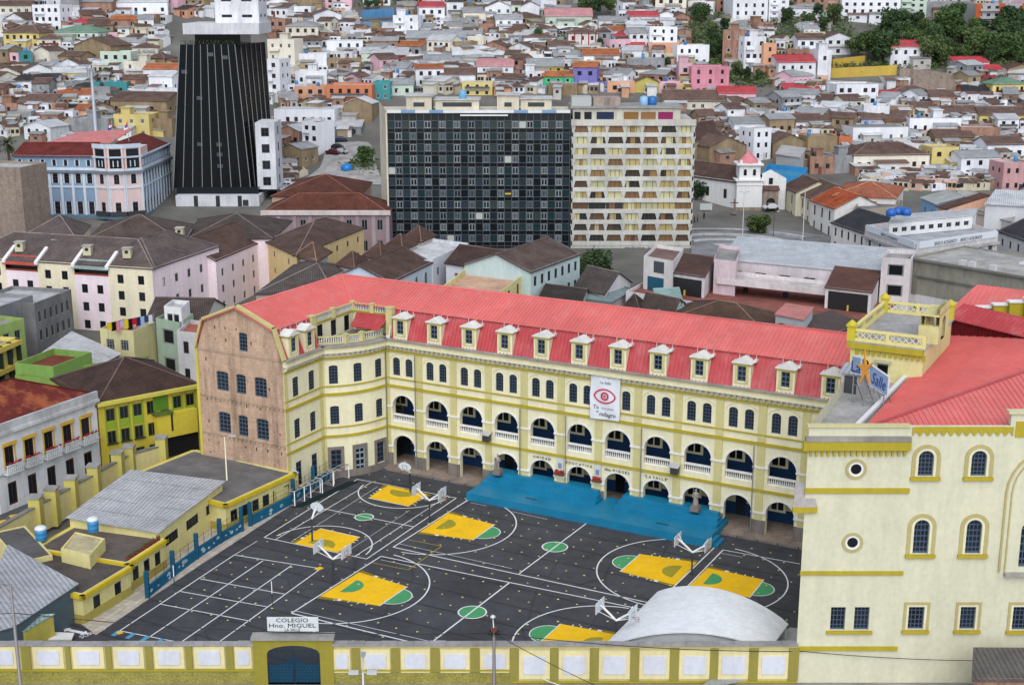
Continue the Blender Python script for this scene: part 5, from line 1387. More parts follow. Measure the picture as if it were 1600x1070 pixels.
def tilemat():
    m, n, p = newmat('walk_tiles')
    mp = nd(n, 'ShaderNodeMapping'); mp.inputs['Rotation'].default_value = (0, 0, R(20)); n.links.new(geopos(n), mp.inputs['Vector'])
    b = nd(n, 'ShaderNodeTexBrick'); b.inputs['Scale'].default_value = 1; b.inputs['Brick Width'].default_value = .6; b.inputs['Row Height'].default_value = .6; b.offset = 0; b.inputs['Mortar Size'].default_value = .03
    b.inputs['Color1'].default_value = (.55, .5, .42, 1); b.inputs['Color2'].default_value = (.44, .38, .31, 1); b.inputs['Mortar'].default_value = (.3, .27, .23, 1)
    n.links.new(mp.outputs[0], b.inputs['Vector']); n.links.new(mul(n, b.outputs['Color'], ramp(n, noise(n, geopos(n), .6, 5), [(.3, .75), (.7, 1.05)])), p.inputs['Base Color']); p.inputs['Roughness'].default_value = .6
    return m
walk.data.materials[0] = tilemat()
walk.location.z += .004

# ================================================================== ANNEX BUILDINGS LEFT OF THE YARD
ANX = C('#efe29a')
def annex(label, corners, z1, roofcol, faces, name='annex_block', fasc=True):
    r, lc = building(name, label, 'building', corners, 0, z1, ANX, 'flat', faces=faces, parapet=.12, deck=roofcol, wcol=C('#3a4450'))
    if fasc:
        m = MB()
        for i in range(4):
            f_, L_, a_ = line_map(lc[i], lc[(i + 1) % 4])
            p = [f_(-.3, 0, -.3), f_(L_ + .3, 0, -.3), f_(L_ + .3, 0, .1), f_(-.3, 0, .1)]; m.prism([q[:2] for q in p], z1 - .42, z1 - .02)
        m.build('gold_fascia', CLEAN, r, color=C('#dcc12c'))
        b = MB()
        for i in range(4):
            f_, L_, a_ = line_map(lc[i], lc[(i + 1) % 4]); p = [f_(0, 0, -.03), f_(L_, 0, -.03), f_(L_, 0, .05), f_(0, 0, .05)]; b.prism([q[:2] for q in p], 0, .9)
        b.build('olive_plinth', CLEAN, r, color=C('#b9ab57'))
    return r, lc
qa = quadfr((128, 928), (203, 883), 3.0, 9.5); r1, _ = annex('cream annex with gold fascia and mossy flat roof nearest the gate', qa, 3.0, (.10, .085, .075), {0: dict(cols=2, rows=1, w=1.0, h=2.2, sill=.0, zb=.05, mc=1)})
qb = quadfr((198, 879), (257, 841), 3.15, 10.5); r2, _ = annex('cream annex with flower pots along its mossy flat roof edge', qb, 3.15, (.13, .105, .09), {0: dict(cols=3, rows=1, w=1.0, h=2.2, sill=0, zb=.05, mc=1)})
qc = quadfr((352, 786), (458, 738), 3.3, 15); r3, _ = annex('cream annex with wide grey flat roof below the brick gable', qc, 3.3, (.17, .16, .155), {0: dict(cols=6, rows=1, w=1.1, h=2.1, sill=.1, mc=1)})
ORDN = ['first', 'second', 'third', 'fourth', 'fifth', 'sixth', 'seventh', 'eighth', 'ninth']
for k in range(9):
    p = Vector(qb[0]).lerp(Vector(qb[1]), .08 + k * .1); 
    r = thing('flower_pot', ORDN[k] + ' red flower pot from the near end of the annex roof edge', 'flower pot', (p.x - .3, p.y + .5, 3.03), 0, 'pots along the annex roof'); m = MB(); m.lathe([(.12, 0), (.2, .3), (.21, .34)], 8); m.build('pot', CLEAN, r, color=C('#8f3d33'))
    m = MB(); rr = random.Random(k)
    for j in range(10): a = rr.random() * 6.3; m.face([(0, 0, .32), (.18 * math.cos(a), .18 * math.sin(a), .45 + .2 * rr.random()), (.2 * math.cos(a + .5), .2 * math.sin(a + .5), .4)])
    m.build('leaves', LEAF, r, color=(.06, .09, .03))
# raised tank room with two blue tanks
qt = [Vector((p.x, p.y, 0)) for p in (G(95, 858, 4.2), G(140, 869, 4.2), G(164, 842, 4.2), G(118, 832, 4.2))]
rt, _ = building('tank_room', 'cream raised block with gold rim on the annex roof carrying water tanks', 'building', qt, 2.9, 4.3, ANX, 'flat', parapet=.1, deck=C('#d8cba0'))
m = MB(); cx_ = [(p - sum(qt, Vector()) / 4) for p in qt]
for (px_, py_, zt_), lb in (((146, 829, 4.2), 'blue water tank with white lid standing on the cream raised block'), ((65, 843, 3.4), 'blue water tank with white lid on the dark flat roof by the street wall')):
    p = G(px_, py_, zt_); r = thing('water_tank', lb, 'water tank', (p.x, p.y, zt_), 0, 'blue water tanks on the annex roofs')
    m = MB(); m.lathe([(.52, 0), (.55, .1), (.53, .3), (.56, .35), (.53, .4), (.55, .75), (.57, .8), (.55, .85), (.56, 1.15)], 16); m.build('tank_body', PLASTIC, r, color=C('#3d88bd'))
    m = MB(); m.lathe([(.57, 1.15), (.58, 1.28), (.4, 1.42), (.12, 1.48)], 16); m.build('lid', PLASTIC, r, color=C('#dfe4e8'))
qd = quadfr((30, 880), (82, 868), 3.3, 9); building('annex_block', 'dark flat roofed annex room against the left street wall', 'building', qd, 0, 3.4, ANX, 'flat', parapet=.1, deck=(.13, .12, .12))
# corrugated sheds
def shed_px(label, pts, zs, z_wall, col, wallcol, faces=None, mat=None, name='corrugated_shed'):
    P = [G(x, y, z) for (x, y), z in zip(pts, zs)]
    c = sum(P, Vector()) / 4; r = thing(name, label, 'shed', (c.x, c.y, 0))
    L = [p - Vector((c.x, c.y, 0)) for p in P]
    m = MB(uv=True); m.slab([L[0], L[1], L[2], L[3]], .08)
    # sheet laps
    for k in range(1, 5):
        a, b = L[0].lerp(L[3], k / 5), L[1].lerp(L[2], k / 5); m.tube([a + Vector((0, 0, .015)), b + Vector((0, 0, .015))], .02, 4)
    m.build('roof', mat or SHEET, r, color=col)
    w = MB(uv=True); I = [Vector((p.x * .95, p.y * .95, p.z - .12)) for p in L]
    for i in range(4):
        a, b = I[i], I[(i + 1) % 4]
        if faces and i in faces:
            wall_face(w, r, a, b, 0, min(a.z, b.z), faces[i], C('#2a2f36')); w.face([(a.x, a.y, min(a.z, b.z)), (b.x, b.y, min(a.z, b.z)), (b.x, b.y, b.z), (a.x, a.y, a.z)])
        else: w.face([(a.x, a.y, 0), (b.x, b.y, 0), (b.x, b.y, b.z), (a.x, a.y, a.z)])
    w.build('wall', PLASTER, r, color=wallcol)
    return r
shed_px('long cream shed with pale corrugated metal roof beside the yard', [(102, 808), (248, 832), (353, 751), (204, 733)], [4.2, 3.9, 4.2, 4.9], 0, C('#c3c4c6'), ANX, {1: dict(cols=3, rows=1, w=2.6, h=1.1, sill=.7, mc=4)})
shed_px('grey corrugated metal roof shed in the lower left corner', [(-60, 1000), (22, 978), (123, 911), (12, 850)], [3.2, 3.2, 3.6, 4.6], 0, C('#b4b6ba'), C('#5a6a70'))
shed_px('small pale green corrugated lean-to under the grey shed', [(-40, 1000), (40, 985), (86, 958), (10, 962)], [2.2, 2.2, 2.6, 3.0], 0, C('#9fb9b4'), C('#c8bb5a'))
shed_px('short striped white lean-to roof against the school wing', [(417, 757), (428, 760), (467, 737), (448, 727)], [2.7, 2.7, 3.0, 3.3], 0, C('#d5dae0'), ANX)
# white bench board by the wall
p = G(216, 902); r = thing('white_bench', 'white long bench with high back against the annex wall', 'bench', (p.x, p.y, .06), math.atan2((qb[1] - qb[0]).y, (qb[1] - qb[0]).x))
m = MB(); m.box(-2, 2, -.5, 0, .42, .5); m.build('seat', PAINT, r, color=WHITE); m = MB(); m.box(-2, 2, 0, .06, .3, 2.2); m.build('backrest', PAINT, r, color=WHITE)
for x in (-1.8, 1.8): m = MB(); m.box(x - .06, x + .06, -.45, -.33, 0, .42); m.build('leg', PAINT, r, color=WHITE)
# painted arrow and word near the gate
ar = MB(); a_, b_ = G(98, 982), G(138, 990); d = (b_ - a_).normalized(); n_ = Vector((-d.y, d.x, 0)); L_ = (b_ - a_).length
ar.face([a_ + n_ * 0 + Vector((0, 0, .02)), a_ + d * .6 - n_ * .45 + Vector((0, 0, .02)), a_ + d * .6 + n_ * .45 + Vector((0, 0, .02))]); ar.face([b_ + Vector((0, 0, .02)), b_ - d * .6 + n_ * .45 + Vector((0, 0, .02)), b_ - d * .6 - n_ * .45 + Vector((0, 0, .02))])
ar.face([a_ + d * .6 - n_ * .2 + Vector((0, 0, .02)), b_ - d * .6 - n_ * .2 + Vector((0, 0, .02)), b_ - d * .6 + n_ * .2 + Vector((0, 0, .02)), a_ + d * .6 + n_ * .2 + Vector((0, 0, .02))]); ar.build('painted_arrow', COURTPAINT, yard, color=PWH)
q_ = G(146, 990); text('painted_word', 'SURICE', .75, yard, (q_.x, q_.y, .02), (0, 0, R(48)), PWH, .001)
m = MB(); P_ = [G(60, 998, .5), G(112, 998, .5), G(116, 988, .5), G(70, 986, .5)]; m.slab(P_, .12); tag(m.build('white_sheet_lid', PAINT, color=WHITE), 'white flat cover lying by the front wall at lower left', 'cover')

# street wall with pillars on the left
sw = thing('street_wall', 'cream wall with stout capped pillars along the left street', 'wall', tuple(G(100, 830)))
wp = [G(-30, 885), G(60, 832), G(85, 818), G(115, 800), G(150, 780), G(187, 758), G(205, 748), G(255, 733)]
for i, (a, b) in enumerate(zip(wp, wp[1:])):
    d = (b - a).normalized(); n_ = Vector((-d.y, d.x, 0)) * .2; m = MB(uv=True); m.prism([a - n_, b - n_, b + n_, a + n_], -.1, 3.0); wchild(m, 'wall_section', PLASTER, sw, C('#ede09c'))
    m = MB(uv=True); m.prism([a - n_ * 1.5, b - n_ * 1.5, b + n_ * 1.5, a + n_ * 1.5], 3.0, 3.12); wchild(m, 'coping', CONCRETE, sw, (.24, .23, .2))
for a in wp[1:]:
    m = MB(); m.box(a.x - .6, a.x + .6, a.y - .6, a.y + .6, -.1, 4.0); wchild(m, 'pillar', PLASTER, sw, C('#d5c86f')); m = MB(uv=True); m.box(a.x - .7, a.x + .7, a.y - .7, a.y + .7, 4.0, 4.18); wchild(m, 'pillar_cap', CONCRETE, sw, (.34, .33, .31))
lst = sheet('left_street', [G(-60, 800), G(-60, 870), G(205, 742), G(325, 712), G(330, 700), G(160, 735), G(5, 800)], -.02, ROAD, 'narrow asphalt street left of the school', 'street')

# ================================================================== HOUSES ACROSS THE LEFT STREET
wc = G(161, 737); we = G(5, 802)
dirw = (wc - we).normalized(); perp = Vector((-dirw.y, dirw.x, 0))
def strq(t0, t1, depth): a, b = we.lerp(wc, t0), we.lerp(wc, t1); return [a, b, b + perp * depth, a + perp * depth]
Hc = onp(155, 613, wc, we).z
q = strq(-.02, .985, 13)
colh, lc = building('colonial_house', 'white colonial house with balconies and orange rusted metal roof', 'house', q, 0, Hc, C('#eceef0'), 'hip', RUSTY, C('#74302a'), 2.6, .3, 0,
    {0: dict(cols=5, rows=2, w=1.25, h=2.6, sill=.35, arch=0.0, m=.5, zt=1.3, col=C('#4a2f24'))}, mat=OLDPLASTER)
fz, Lz, az = line_map(lc[0], lc[1])
fbox('cornice', fz, -.1, Lz + .1, Hc - .9, Hc - .55, .5, CONCRETE, C('#d7d8d8'), parent=colh); fbox('roof_parapet', fz, -.1, Lz + .1, Hc - .55, Hc + .35, .3, CONCRETE, C('#c9cacb'), parent=colh); fbox('string_course', fz, 0, Lz, Hc * .44, Hc * .44 + .2, .2, CONCRETE, C('#c7c8c9'), parent=colh)
cw = (Lz - 1) / 5; rh = (Hc - 1.3) / 2
for i in range(5):
    c = .5 + cw * (i + .5); zb = rh
    fbox('window_hood', fz, c - .95, c + .95, zb + (rh - 2.6) * .35 + 2.65, zb + (rh - 2.6) * .35 + 2.95, .3, CLEAN, C('#d8b048'), parent=colh)
    for sg in (-.85, .7): fbox('window_jamb', fz, c + sg - .02, c + sg + .17, zb + (rh - 2.6) * .35, zb + (rh - 2.6) * .35 + 2.65, .06, CLEAN, C('#d8b048'), parent=colh)
    b = MB(); zz = zb + .25
    F = lambda s, d: fz(s, 0, d)[:2]
    b.prism([F(c - 1.15, -.8), F(c + 1.15, -.8), F(c + 1.15, 0.0), F(c - 1.15, 0.0)], zz - .15, zz); b.prism([F(c - 1.15, -.82), F(c + 1.15, -.82), F(c + 1.15, -.66), F(c - 1.15, -.66)], zz + .8, zz + .95)
    for k in range(9): x = c - 1.05 + k * 2.1 / 8; q_ = fz(x, 0, -.74); b.lathe([(.05, zz), (.09, zz + .25), (.05, zz + .5), (.07, zz + .8)], 5, (q_[0], q_[1]))
    b.build('balcony', OLDPLASTER, colh, color=C('#d9dbdd'))
    fl_ = MB(); rr = random.Random(i)
    for k in range(30): q_ = fz(c + rr.uniform(-1.1, 1.1), 0, -.74 + rr.uniform(-.1, .1)); zz2 = zz + .95 + rr.random() * .2; fl_.box(q_[0] - .05, q_[0] + .05, q_[1] - .05, q_[1] + .05, zz2, zz2 + .1)
    fl_.build('red_flowers', LEAF, colh, color=C('#a02c30'))['kind'] = 'stuff'
q = strq(1.0, 1.0 + (G(319, 702) - wc).length / (wc - we).length, 15)
Hy = onp(158, 628, wc, we).z
d2 = (G(319, 702) - wc); q = [wc, wc + d2, wc + d2 + Vector((-d2.y, d2.x, 0)).normalized() * 14, wc + Vector((-d2.y, d2.x, 0)).normalized() * 14]
yh, lc = building('yellow_house', 'bright yellow and green house with brown tiled roof next to the brick gable', 'house', q, 0, Hy, C('#cfbc46'), 'hip', TILE, C('#5c4740'), 3.0, .5, 0,
    {0: dict(cols=7, rows=3, w=1.1, h=1.7, sill=.4, m=.6, skip={(5, 0), (5, 1), (4, 1), (4, 0), (6, 0)}, col=C('#55583a'))})
fy, Ly, ay = line_map(lc[0], lc[1]); cw = (Ly - 1.2) / 7
for i in (0, 1, 2, 5, 6):
    c = .6 + cw * (i + .5); rh = (Hy - .3) / 3
    fbox('green_panel', fy, c - .55, c + .55, rh * 2 - .42, rh * 2 + .6, .04, CLEAN, C('#8fa836'), parent=yh)
    for sg in (-.72, .57): fbox('green_jamb', fy, c + sg, c + sg + .14, rh + .4, rh * 2 + 2.4, .05, CLEAN, C('#8fa836'), parent=yh)
    fbox('window_rail', fy, c - .7, c + .7, rh + .5, rh + .56, .3, METAL, (.03, .03, .03), parent=yh)
fbox('projecting_bay', fy, Ly * .52, Ly * .92, Hy * .33, Hy * .68, .9, CLEAN, C('#e3cd48'), parent=yh); fbox('balcony_planter', fy, Ly * .5, Ly * .68, Hy * .68, Hy * .71, 1.1, CONCRETE, C('#6a7a3a'), parent=yh); fbox('green_recess', fy, Ly * .52, Ly * .67, Hy * .72, Hy * .93, .03, CLEAN, C('#5f8a2c'), parent=yh)
fbox('garage_opening', fy, Ly * .55, Ly * .95, .05, Hy * .29, .03, FRAME, (.012, .012, .014), parent=yh); fbox('slot_window', fy, Ly * .655, Ly * .675, Hy * .42, Hy * .68, .93, FRAME, (.03, .03, .02), parent=yh); fbox('eaves_fascia', fy, -.2, Ly + .2, Hy - .35, Hy + .05, .55, CLEAN, C('#d6c95a'), parent=yh)
# ================================================================== MID-GROUND TOWN
W = lambda c, r=1, **k: dict(cols=c, rows=r, **k)
def Q4(pts, z): return [G(x, y, z) for x, y in pts]
def B(name, label, pts, z, color, roof='flat', faces=None, z0=-.4, cat='building', **k):
    c = Q4(pts, z) if len(pts) == 4 else quadfr(pts[0], pts[1], z, pts[2])
    return building(name, label, cat, c, z0, z, color, roof, faces=faces, **k)
DK = C('#7b6d69'); DK2 = C('#6d605c'); DK3 = C('#86695e'); PINK = (.86, .72, .745); CR = C('#f8eccc'); GREY = C('#a6a5a3'); LG = C('#cfd2d4')
# ---- far left cluster
B('concrete_building', 'grey concrete building with two rows of tall windows, left of the pink convent', [(53, 474), (111, 452), 11], 8.0, C('#8f8f8f'), faces={0: W(6, 2, w=.85, h=2.0, zb=1.5, zt=.9, m=.5)}, mat=CONCRETE, deck=(.5, .5, .5))
B('concrete_building', 'plain grey concrete wall building at the left picture edge', [(-60, 500), (51, 461), 12], 8.6, C('#9a9a9b'), mat=CONCRETE, deck=(.5, .5, .52))
B('green_house', 'light green house with black balcony columns at the left edge', [(-40, 520), (37, 497), 9], 7.5, C('#a8bf6e'), faces={0: W(4, 2, w=1.2, h=1.4)}, deck=(.3, .3, .28))
gr, lc = B('green_house', 'lime and yellow balconied house below the light green house', [(-50, 560), (26, 527), 8], 6.6, C('#e6d27a'), faces={0: W(4, 2, w=1.3, h=1.8, col=C('#2e6a4a'))}, deck=(.3, .3, .28))
f_, L_, a_ = line_map(lc[0], lc[1])
for i in range(6): fbox('column', f_, L_ * i / 5.2, L_ * i / 5.2 + .18, 0, 7, .75, METAL, (.03, .05, .04), parent=gr)
fbox('balcony', f_, 0, L_, 2.9, 3.6, .9, CLEAN, C('#dcc25a'), parent=gr); fbox('balcony', f_, 0, L_, 6.1, 6.8, .9, CLEAN, C('#dcc25a'), parent=gr)
shed_px('wide white corrugated roof between the green house and the concrete building', [(35, 572), (120, 590), (190, 552), (112, 517)], [4.3, 4.3, 5.0, 6.0], 0, C('#d3d3d3'), C('#8a8a86'))
B('green_house', 'green flat roofed house with red roof deck and white parapet', [(23, 567), (83, 573), (143, 550), (83, 544)], 6.6, C('#86ab58'), faces={0: W(2, 1), 1: W(2, 1)}, deck=C('#8a4a38'), parapet=.9)
B('green_house', 'low olive green walled yard in front of the red decked house', [(23, 586), (125, 600), (232, 556), (130, 570)], 5.2, C('#8aa552'), deck=(.2, .19, .17), parapet=.8)
ph_, lc = B('terrace_house', 'cream and pale green house with laundry drying on its roof terrace', [(156, 513), (208, 517), (243, 503), (193, 497)], 7.8, C('#d9cf9a'), faces={0: W(2, 2, w=1.3, h=1.6, mc=3, mr=4), 1: None}, deck=C('#b98d84'), parapet=.9)
B('terrace_house', 'pale green recessed house with dark square opening beside the laundry terrace', [(243, 497), (280, 504), (302, 490), (268, 484)], 8.6, C('#a9bca6'), faces={0: W(1, 2, w=2.4, h=2.3, mc=1)}, deck=(.3, .29, .28))
B('stucco_house', 'small white stucco house with cornice against the brick gable', [(276, 517), (322, 522), (338, 505), (296, 499)], 8.0, C('#dcdada'), faces={0: W(2, 2, w=.9, h=1.8, col=C('#4a3026'))}, deck=C('#c07060'), mat=OLDPLASTER)
B('tiled_house', 'dark tiled roof house behind the laundry terrace', [(228, 503), (318, 500), (350, 476), (264, 470)], 7.4, C('#d8d2c8'), 'gable', rcol=C('#685a54'), rise=2.2, axis=0)
B('roof_pavilion', 'small white open pavilion on the dark tiled roof', [(256, 478), (283, 481), (296, 470), (270, 468)], 10.6, WHITE, faces={0: W(2, 1, w=1.3, h=1.8, mc=1)}, z0=7, deck=(.45, .45, .45))
# laundry
a_, b_ = G(168, 508, 9.0), G(240, 494, 9.0)
garc = [('yellow towel', '#e8c020'), ('black shirt', '#1c1a1e'), ('pink towel', '#e08a90'), ('lilac sheet', '#c4b4dc'), ('yellow shirt', '#f0cc10'), ('dark trousers', '#20222c'), ('red shirt', '#cc2436'), ('navy jumper', '#2a3358'), ('pale blue shirt', '#a8b8d8'), ('denim trousers', '#3c4866'), ('white vest', '#dfe2e8')]
lroot = thing('clothes_line', 'thin clothes line with posts on the roof terrace', 'clothes line', (a_.x, a_.y, 7.0))
m = MB(); m.tube([(0, 0, 2.3), tuple(b_ - a_ + Vector((0, 0, 2.3)))], .02, 4); m.tube([(0, 0, 0), (0, 0, 2.4)], .04, 5); q = b_ - a_; m.tube([(q.x, q.y, 0), (q.x, q.y, 2.4)], .04, 5); m.build('line', METAL, lroot, color=(.2, .2, .2))
for i, (nm, cl_) in enumerate(garc):
    p = a_.lerp(b_, .04 + i * .088); g = MB(); wd, hg = .38, 1.0 + .3 * (i % 3)
    d = (b_ - a_).normalized(); n_ = Vector((-d.y, d.x, 0)) * .03
    g.prism([p - d * wd - n_, p + d * wd - n_, p + d * wd + n_, p - d * wd + n_], 9.3 - hg, 9.28)
    tag(g.build('laundry_item', CLOTH, color=C(cl_)), nm + ' hanging on the roof terrace clothes line', 'laundry', 'laundry on the roof terrace')
# ---- convent: cream and pink blocks under brown tiles
ca, cb = G(-60, 400, 11), G(237, 419, 11); d = (cb - ca).normalized(); n_ = Vector((-d.y, d.x, 0))
conv = None
def cut(x): # where pixel column x meets the front
    return (onp(x, 410, ca, cb) - ca).dot(d)
CROWS = dict(w=1.15, h=1.5, mc=2, mr=1, zt=1.2, m=.3)
stops = [(-60, 8, CR, 3), (8, 58, PINK, 2), (58, 115, CR, 2), (115, 168, PINK, 2), (168, 237, CR, 2)]
conv, lc = building('convent', 'long pink and cream convent under brown tiled roofs', 'building', [ca, cb, cb + n_ * 13, ca + n_ * 13], -1, 11, CR, 'hip', rcol=DK, rise=3.4, over=.3)
for o in list(conv.children):
    if o.name.startswith('wall'): bpy.data.objects.remove(o)
for i, (xa, xb, col, nc) in enumerate(stops):
    s0, s1 = max(0, cut(xa)), cut(xb); cc = [lc[0] + Vector((s0, 0, 0)), lc[0] + Vector((s1, 0, 0))]
    m = MB(uv=True); wall_face(m, conv, cc[0], cc[1], 0, 12 if i not in (1, 3) else 10.1, dict(cols=nc, rows=4 if i not in (1, 3) else 3, **{**CROWS, 'zt': .8}), C('#332f30')); m.build('wall', PLASTER, conv, color=col)
    if i in (1, 3):
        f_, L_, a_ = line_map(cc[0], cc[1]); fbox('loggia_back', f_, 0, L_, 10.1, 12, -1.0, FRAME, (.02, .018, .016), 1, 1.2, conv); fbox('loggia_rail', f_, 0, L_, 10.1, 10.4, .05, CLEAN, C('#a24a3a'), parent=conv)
        aw = MB(uv=True); aw.slab([f_(-.2, 11.3, -.7), f_(L_ + .2, 11.3, -.7), f_(L_ + .2, 12.6, 1.2), f_(-.2, 12.6, 1.2)], .08); aw.build('awning', SHEET, conv, color=C('#c05a50') if i == 1 else C('#9db0ac'))
        for u in (0.0, L_): pr = MB(); F = lambda s, dd: f_(s, 0, dd)[:2]; pr.prism([F(u - .3, -.5), F(u + .3, -.5), F(u + .3, 3), F(u - .3, 3)], [11.3, 11.3, 13.3, 13.3], [11.9, 11.9, 13.9, 13.9]); pr.build('white_upstand', PLASTER, conv, color=WHITE)
m = MB(uv=True)
for i in (1, 2, 3): f_, L_, a_ = line_map(lc[i], lc[(i + 1) % 4]); cell(m, f_, 0, L_, 0, 12)
m.build('wall', PLASTER, conv, color=PINK)
sb_, _ = building('convent', None, None, [p + n_ * 1.0 + d * .05 for p in quadfr((237, 419), (337, 385), 11, 13)], -1, 11, PINK, 'hip', rcol=DK, rise=3.4, over=.3, faces={0: W(5, 3, **{**CROWS, 'w': 1.0})}); absorb(conv, sb_)
sb_, _ = building('convent', None, None, quadfr((337, 406), (418, 372), 9.2, 13), -1, 9.2, PINK, 'gable', rcol=C('#71584e'), rise=3.0, over=.3, faces={0: W(5, 3, **{**CROWS, 'w': .9, 'h': 1.4})}); absorb(conv, sb_)
sb_, _ = building('convent', None, None, Q4([(30, 372), (120, 374), (140, 352), (90, 348)], 11), -1, 11, CR, 'hip', rcol=DK, rise=3.0, over=.3); absorb(conv, sb_)
sb_, _ = building('convent', None, None, Q4([(135, 374), (283, 376), (300, 350), (160, 350)], 11.2), -1, 11.2, PINK, 'hip', rcol=C('#6e5f58'), rise=3.2, over=.3); absorb(conv, sb_)
sb_, _ = building('convent', None, None, Q4([(290, 374), (425, 372), (455, 345), (310, 342)], 10), -1, 10, PINK, 'hip', rcol=C('#675a55'), rise=3.0, over=.3); absorb(conv, sb_)
for px_, py_ in ((31, 379), (90, 375), (137, 385), (199, 389), (281, 357)):
    p = G(px_, py_ + 3, 13.2); v = thing('roof_vent', 'cream roof ventilator on the convent tiles', 'roof vent', (p.x, p.y, 12.9), 0, 'ventilators on the convent roof'); v.scale = (.75, .75, .7); m = MB(); m.box(-.9, .9, -.9, .9, -1.2, 1.1); m.build('box', PLASTER, v, color=C('#d8cfae')); m = MB(); m.tube([(0, -.92, .3), (0, -.9, .3)], .45, 10); m.build('opening', FRAME, v, color=(.02, .02, .02)); m = MB(); m.box(-1.1, 1.1, -1.1, 1.1, 1.1, 1.25); m.build('cap', CONCRETE, v, color=(.5, .48, .42))
    v['label'] = {31: 'cream roof ventilator farthest left on the convent roof', 90: 'second cream roof ventilator from the left on the convent', 137: 'middle cream roof ventilator on the convent roof', 199: 'fourth cream roof ventilator from the left on the convent', 281: 'tall cream ventilator on the ridge of the pink convent wing'}[px_]
B('yellow_block', 'pale orange block with brown tiled roof right of the pink convent', [(416, 376), (463, 399), (568, 356), (510, 340)], 9.4, C('#f5d79a'), 'hip', rcol=C('#6f5a52'), rise=2.6, faces={0: W(2, 3, w=.8, h=1.1), 1: W(6, 3, w=.9, h=1.2)})
B('turret_house', 'white turret with small pyramid tile roof in front of the orange block', [(465, 396), (494, 405), (512, 392), (486, 383)], 9.4, WHITE, 'pyramid', rcol=C('#7c6152'), rise=1.8, over=.8, faces={1: W(3, 2, w=.6, h=1.6, arch=.2)})
cb_, lc = B('classical_building', 'brown plastered building with tiled roof between tower and hotel', [(410, 333), (608, 333), 14], 9.0, C('#9d8688'), 'hip', rcol=C('#7a4a3c'), rise=3.2, over=.2, faces={0: W(8, 2, w=1.3, h=2.6)})
f_, L_, a_ = line_map(lc[0], lc[1]); fbox('white_cornice', f_, -.3, L_ + .3, 9.0, 10.0, .5, OLDPLASTER, C('#e4d6d0'), parent=cb_)
for i in range(9): fbox('pilaster', f_, L_ * i / 8 - .4 + (.4 if i == 0 else -.4 if i == 8 else 0), L_ * i / 8 + .4 + (.4 if i == 0 else -.4 if i == 8 else 0), .2, 8.8, .15, OLDPLASTER, C('#b2a2a6'), parent=cb_)
B('tiled_house', 'brown hip roofed building rising behind the classical building', [(425, 306), (560, 306), (580, 285), (470, 280)], 9.5, C('#c9a892'), 'hip', rcol=C('#76493b'), rise=3.2)
# ---- roofs between the convent and the school ridge
B('tiled_house', 'dark tiled hip roof just behind the red roof corner', [(400, 458), (520, 455), (590, 420), (470, 405)], 7.6, C('#cbb9a8'), 'hip', rcol=C('#70645f'), rise=2.4)
B('white_building', 'white flat roofed building with row of pyramid tile roofs', [(585, 416), (676, 405), (732, 380), (655, 370)], 9.2, C('#e9ecf2'), faces={1: W(4, 2, w=.9, h=1.4)}, deck=(.62, .62, .62))
for i, (x, y, lb) in enumerate(((548, 412, 'leftmost small pyramid tile roof on the white building'), (590, 398, 'second small pyramid tile roof on the white building'), (623, 384, 'third small pyramid tile roof on the white building'), (652, 371, 'rightmost small pyramid tile roof beside the black hotel'))):
    B('pyramid_roof', lb, [(x - 22, y), (x + 6, y + 6), (x + 28, y - 4), (x, y - 10)], 9.6, C('#c8bdb4'), 'pyramid', rcol=C('#6b5147'), rise=2.0, over=.3, z0=8)
cl_, lc = B('colonial_house', 'pale blue colonial house with arched openings behind the red ridge', [(610, 440), (674, 409), 11], 8.8, C('#d4e2f0'), 'gable', rcol=C('#6d564c'), rise=2.4, faces={0: W(4, 2, w=1.1, h=2.4, arch=.25)})
B('white_building', 'white house with dark brown tiled roof in front of the hotel', [(697, 410), (792, 424), (836, 402), (742, 388)], 8.6, C('#e6e8ee'), 'gable', rcol=C('#5f4a44'), rise=2.0, faces={0: W(3, 2, w=1.2, h=1.6)})
B('yellow_building', 'pale yellow building with red shuttered windows behind the school roof', [(690, 448), (772, 463), (830, 420), (748, 404)], 9.0, C('#f0e2a0'), faces={1: W(4, 3, w=1.4, h=1.9, col=C('#8f2f28'), mc=3)}, deck=C('#e2b89a'), parapet=.9)
B('blue_white_building', 'long pale turquoise building with rows of paired windows beside the big tree', [(829, 424), (906, 396), 13], 10.0, C('#cfe4e2'), 'gable', rcol=C('#75625b'), rise=2.4, faces={0: W(7, 3, w=1.0, h=1.7, col=C('#59473f'))})
B('tiled_house', 'grey brown gabled roof near the big tree', [(898, 448), (945, 458), (985, 440), (940, 428)], 6.6, C('#e6e2e0'), 'gable', rcol=C('#645a56'), rise=2.6)
B('tiled_house', 'low dark tiled roof left of the glass skylight', [(840, 470), (905, 478), (925, 455), (868, 446)], 5.5, C('#cfc4b8'), 'gable', rcol=C('#4f4642'), rise=1.6)
sk, lc = B('skylight_house', 'glazed pyramid skylight roof behind the red ridge', [(900, 462), (955, 470), (985, 452), (935, 440)], 5.6, C('#c8c4be'), 'pyramid', rmat=SHEET, rcol=C('#8fa0a4'), rise=2.0)
B('round_kiosk', 'small conical dark tiled roof just behind the red ridge', [(966, 486), (1002, 492), (1014, 478), (980, 471)], 5.5, C('#bdb4a8'), 'pyramid', rcol=C('#4f443e'), rise=2.4)
B('tiled_house', 'short tiled roof right of the conical roof', [(1002, 484), (1050, 494), (1070, 474), (1020, 462)], 5.8, C('#e2dcd8'), 'gable', rcol=C('#63534c'), rise=1.8)
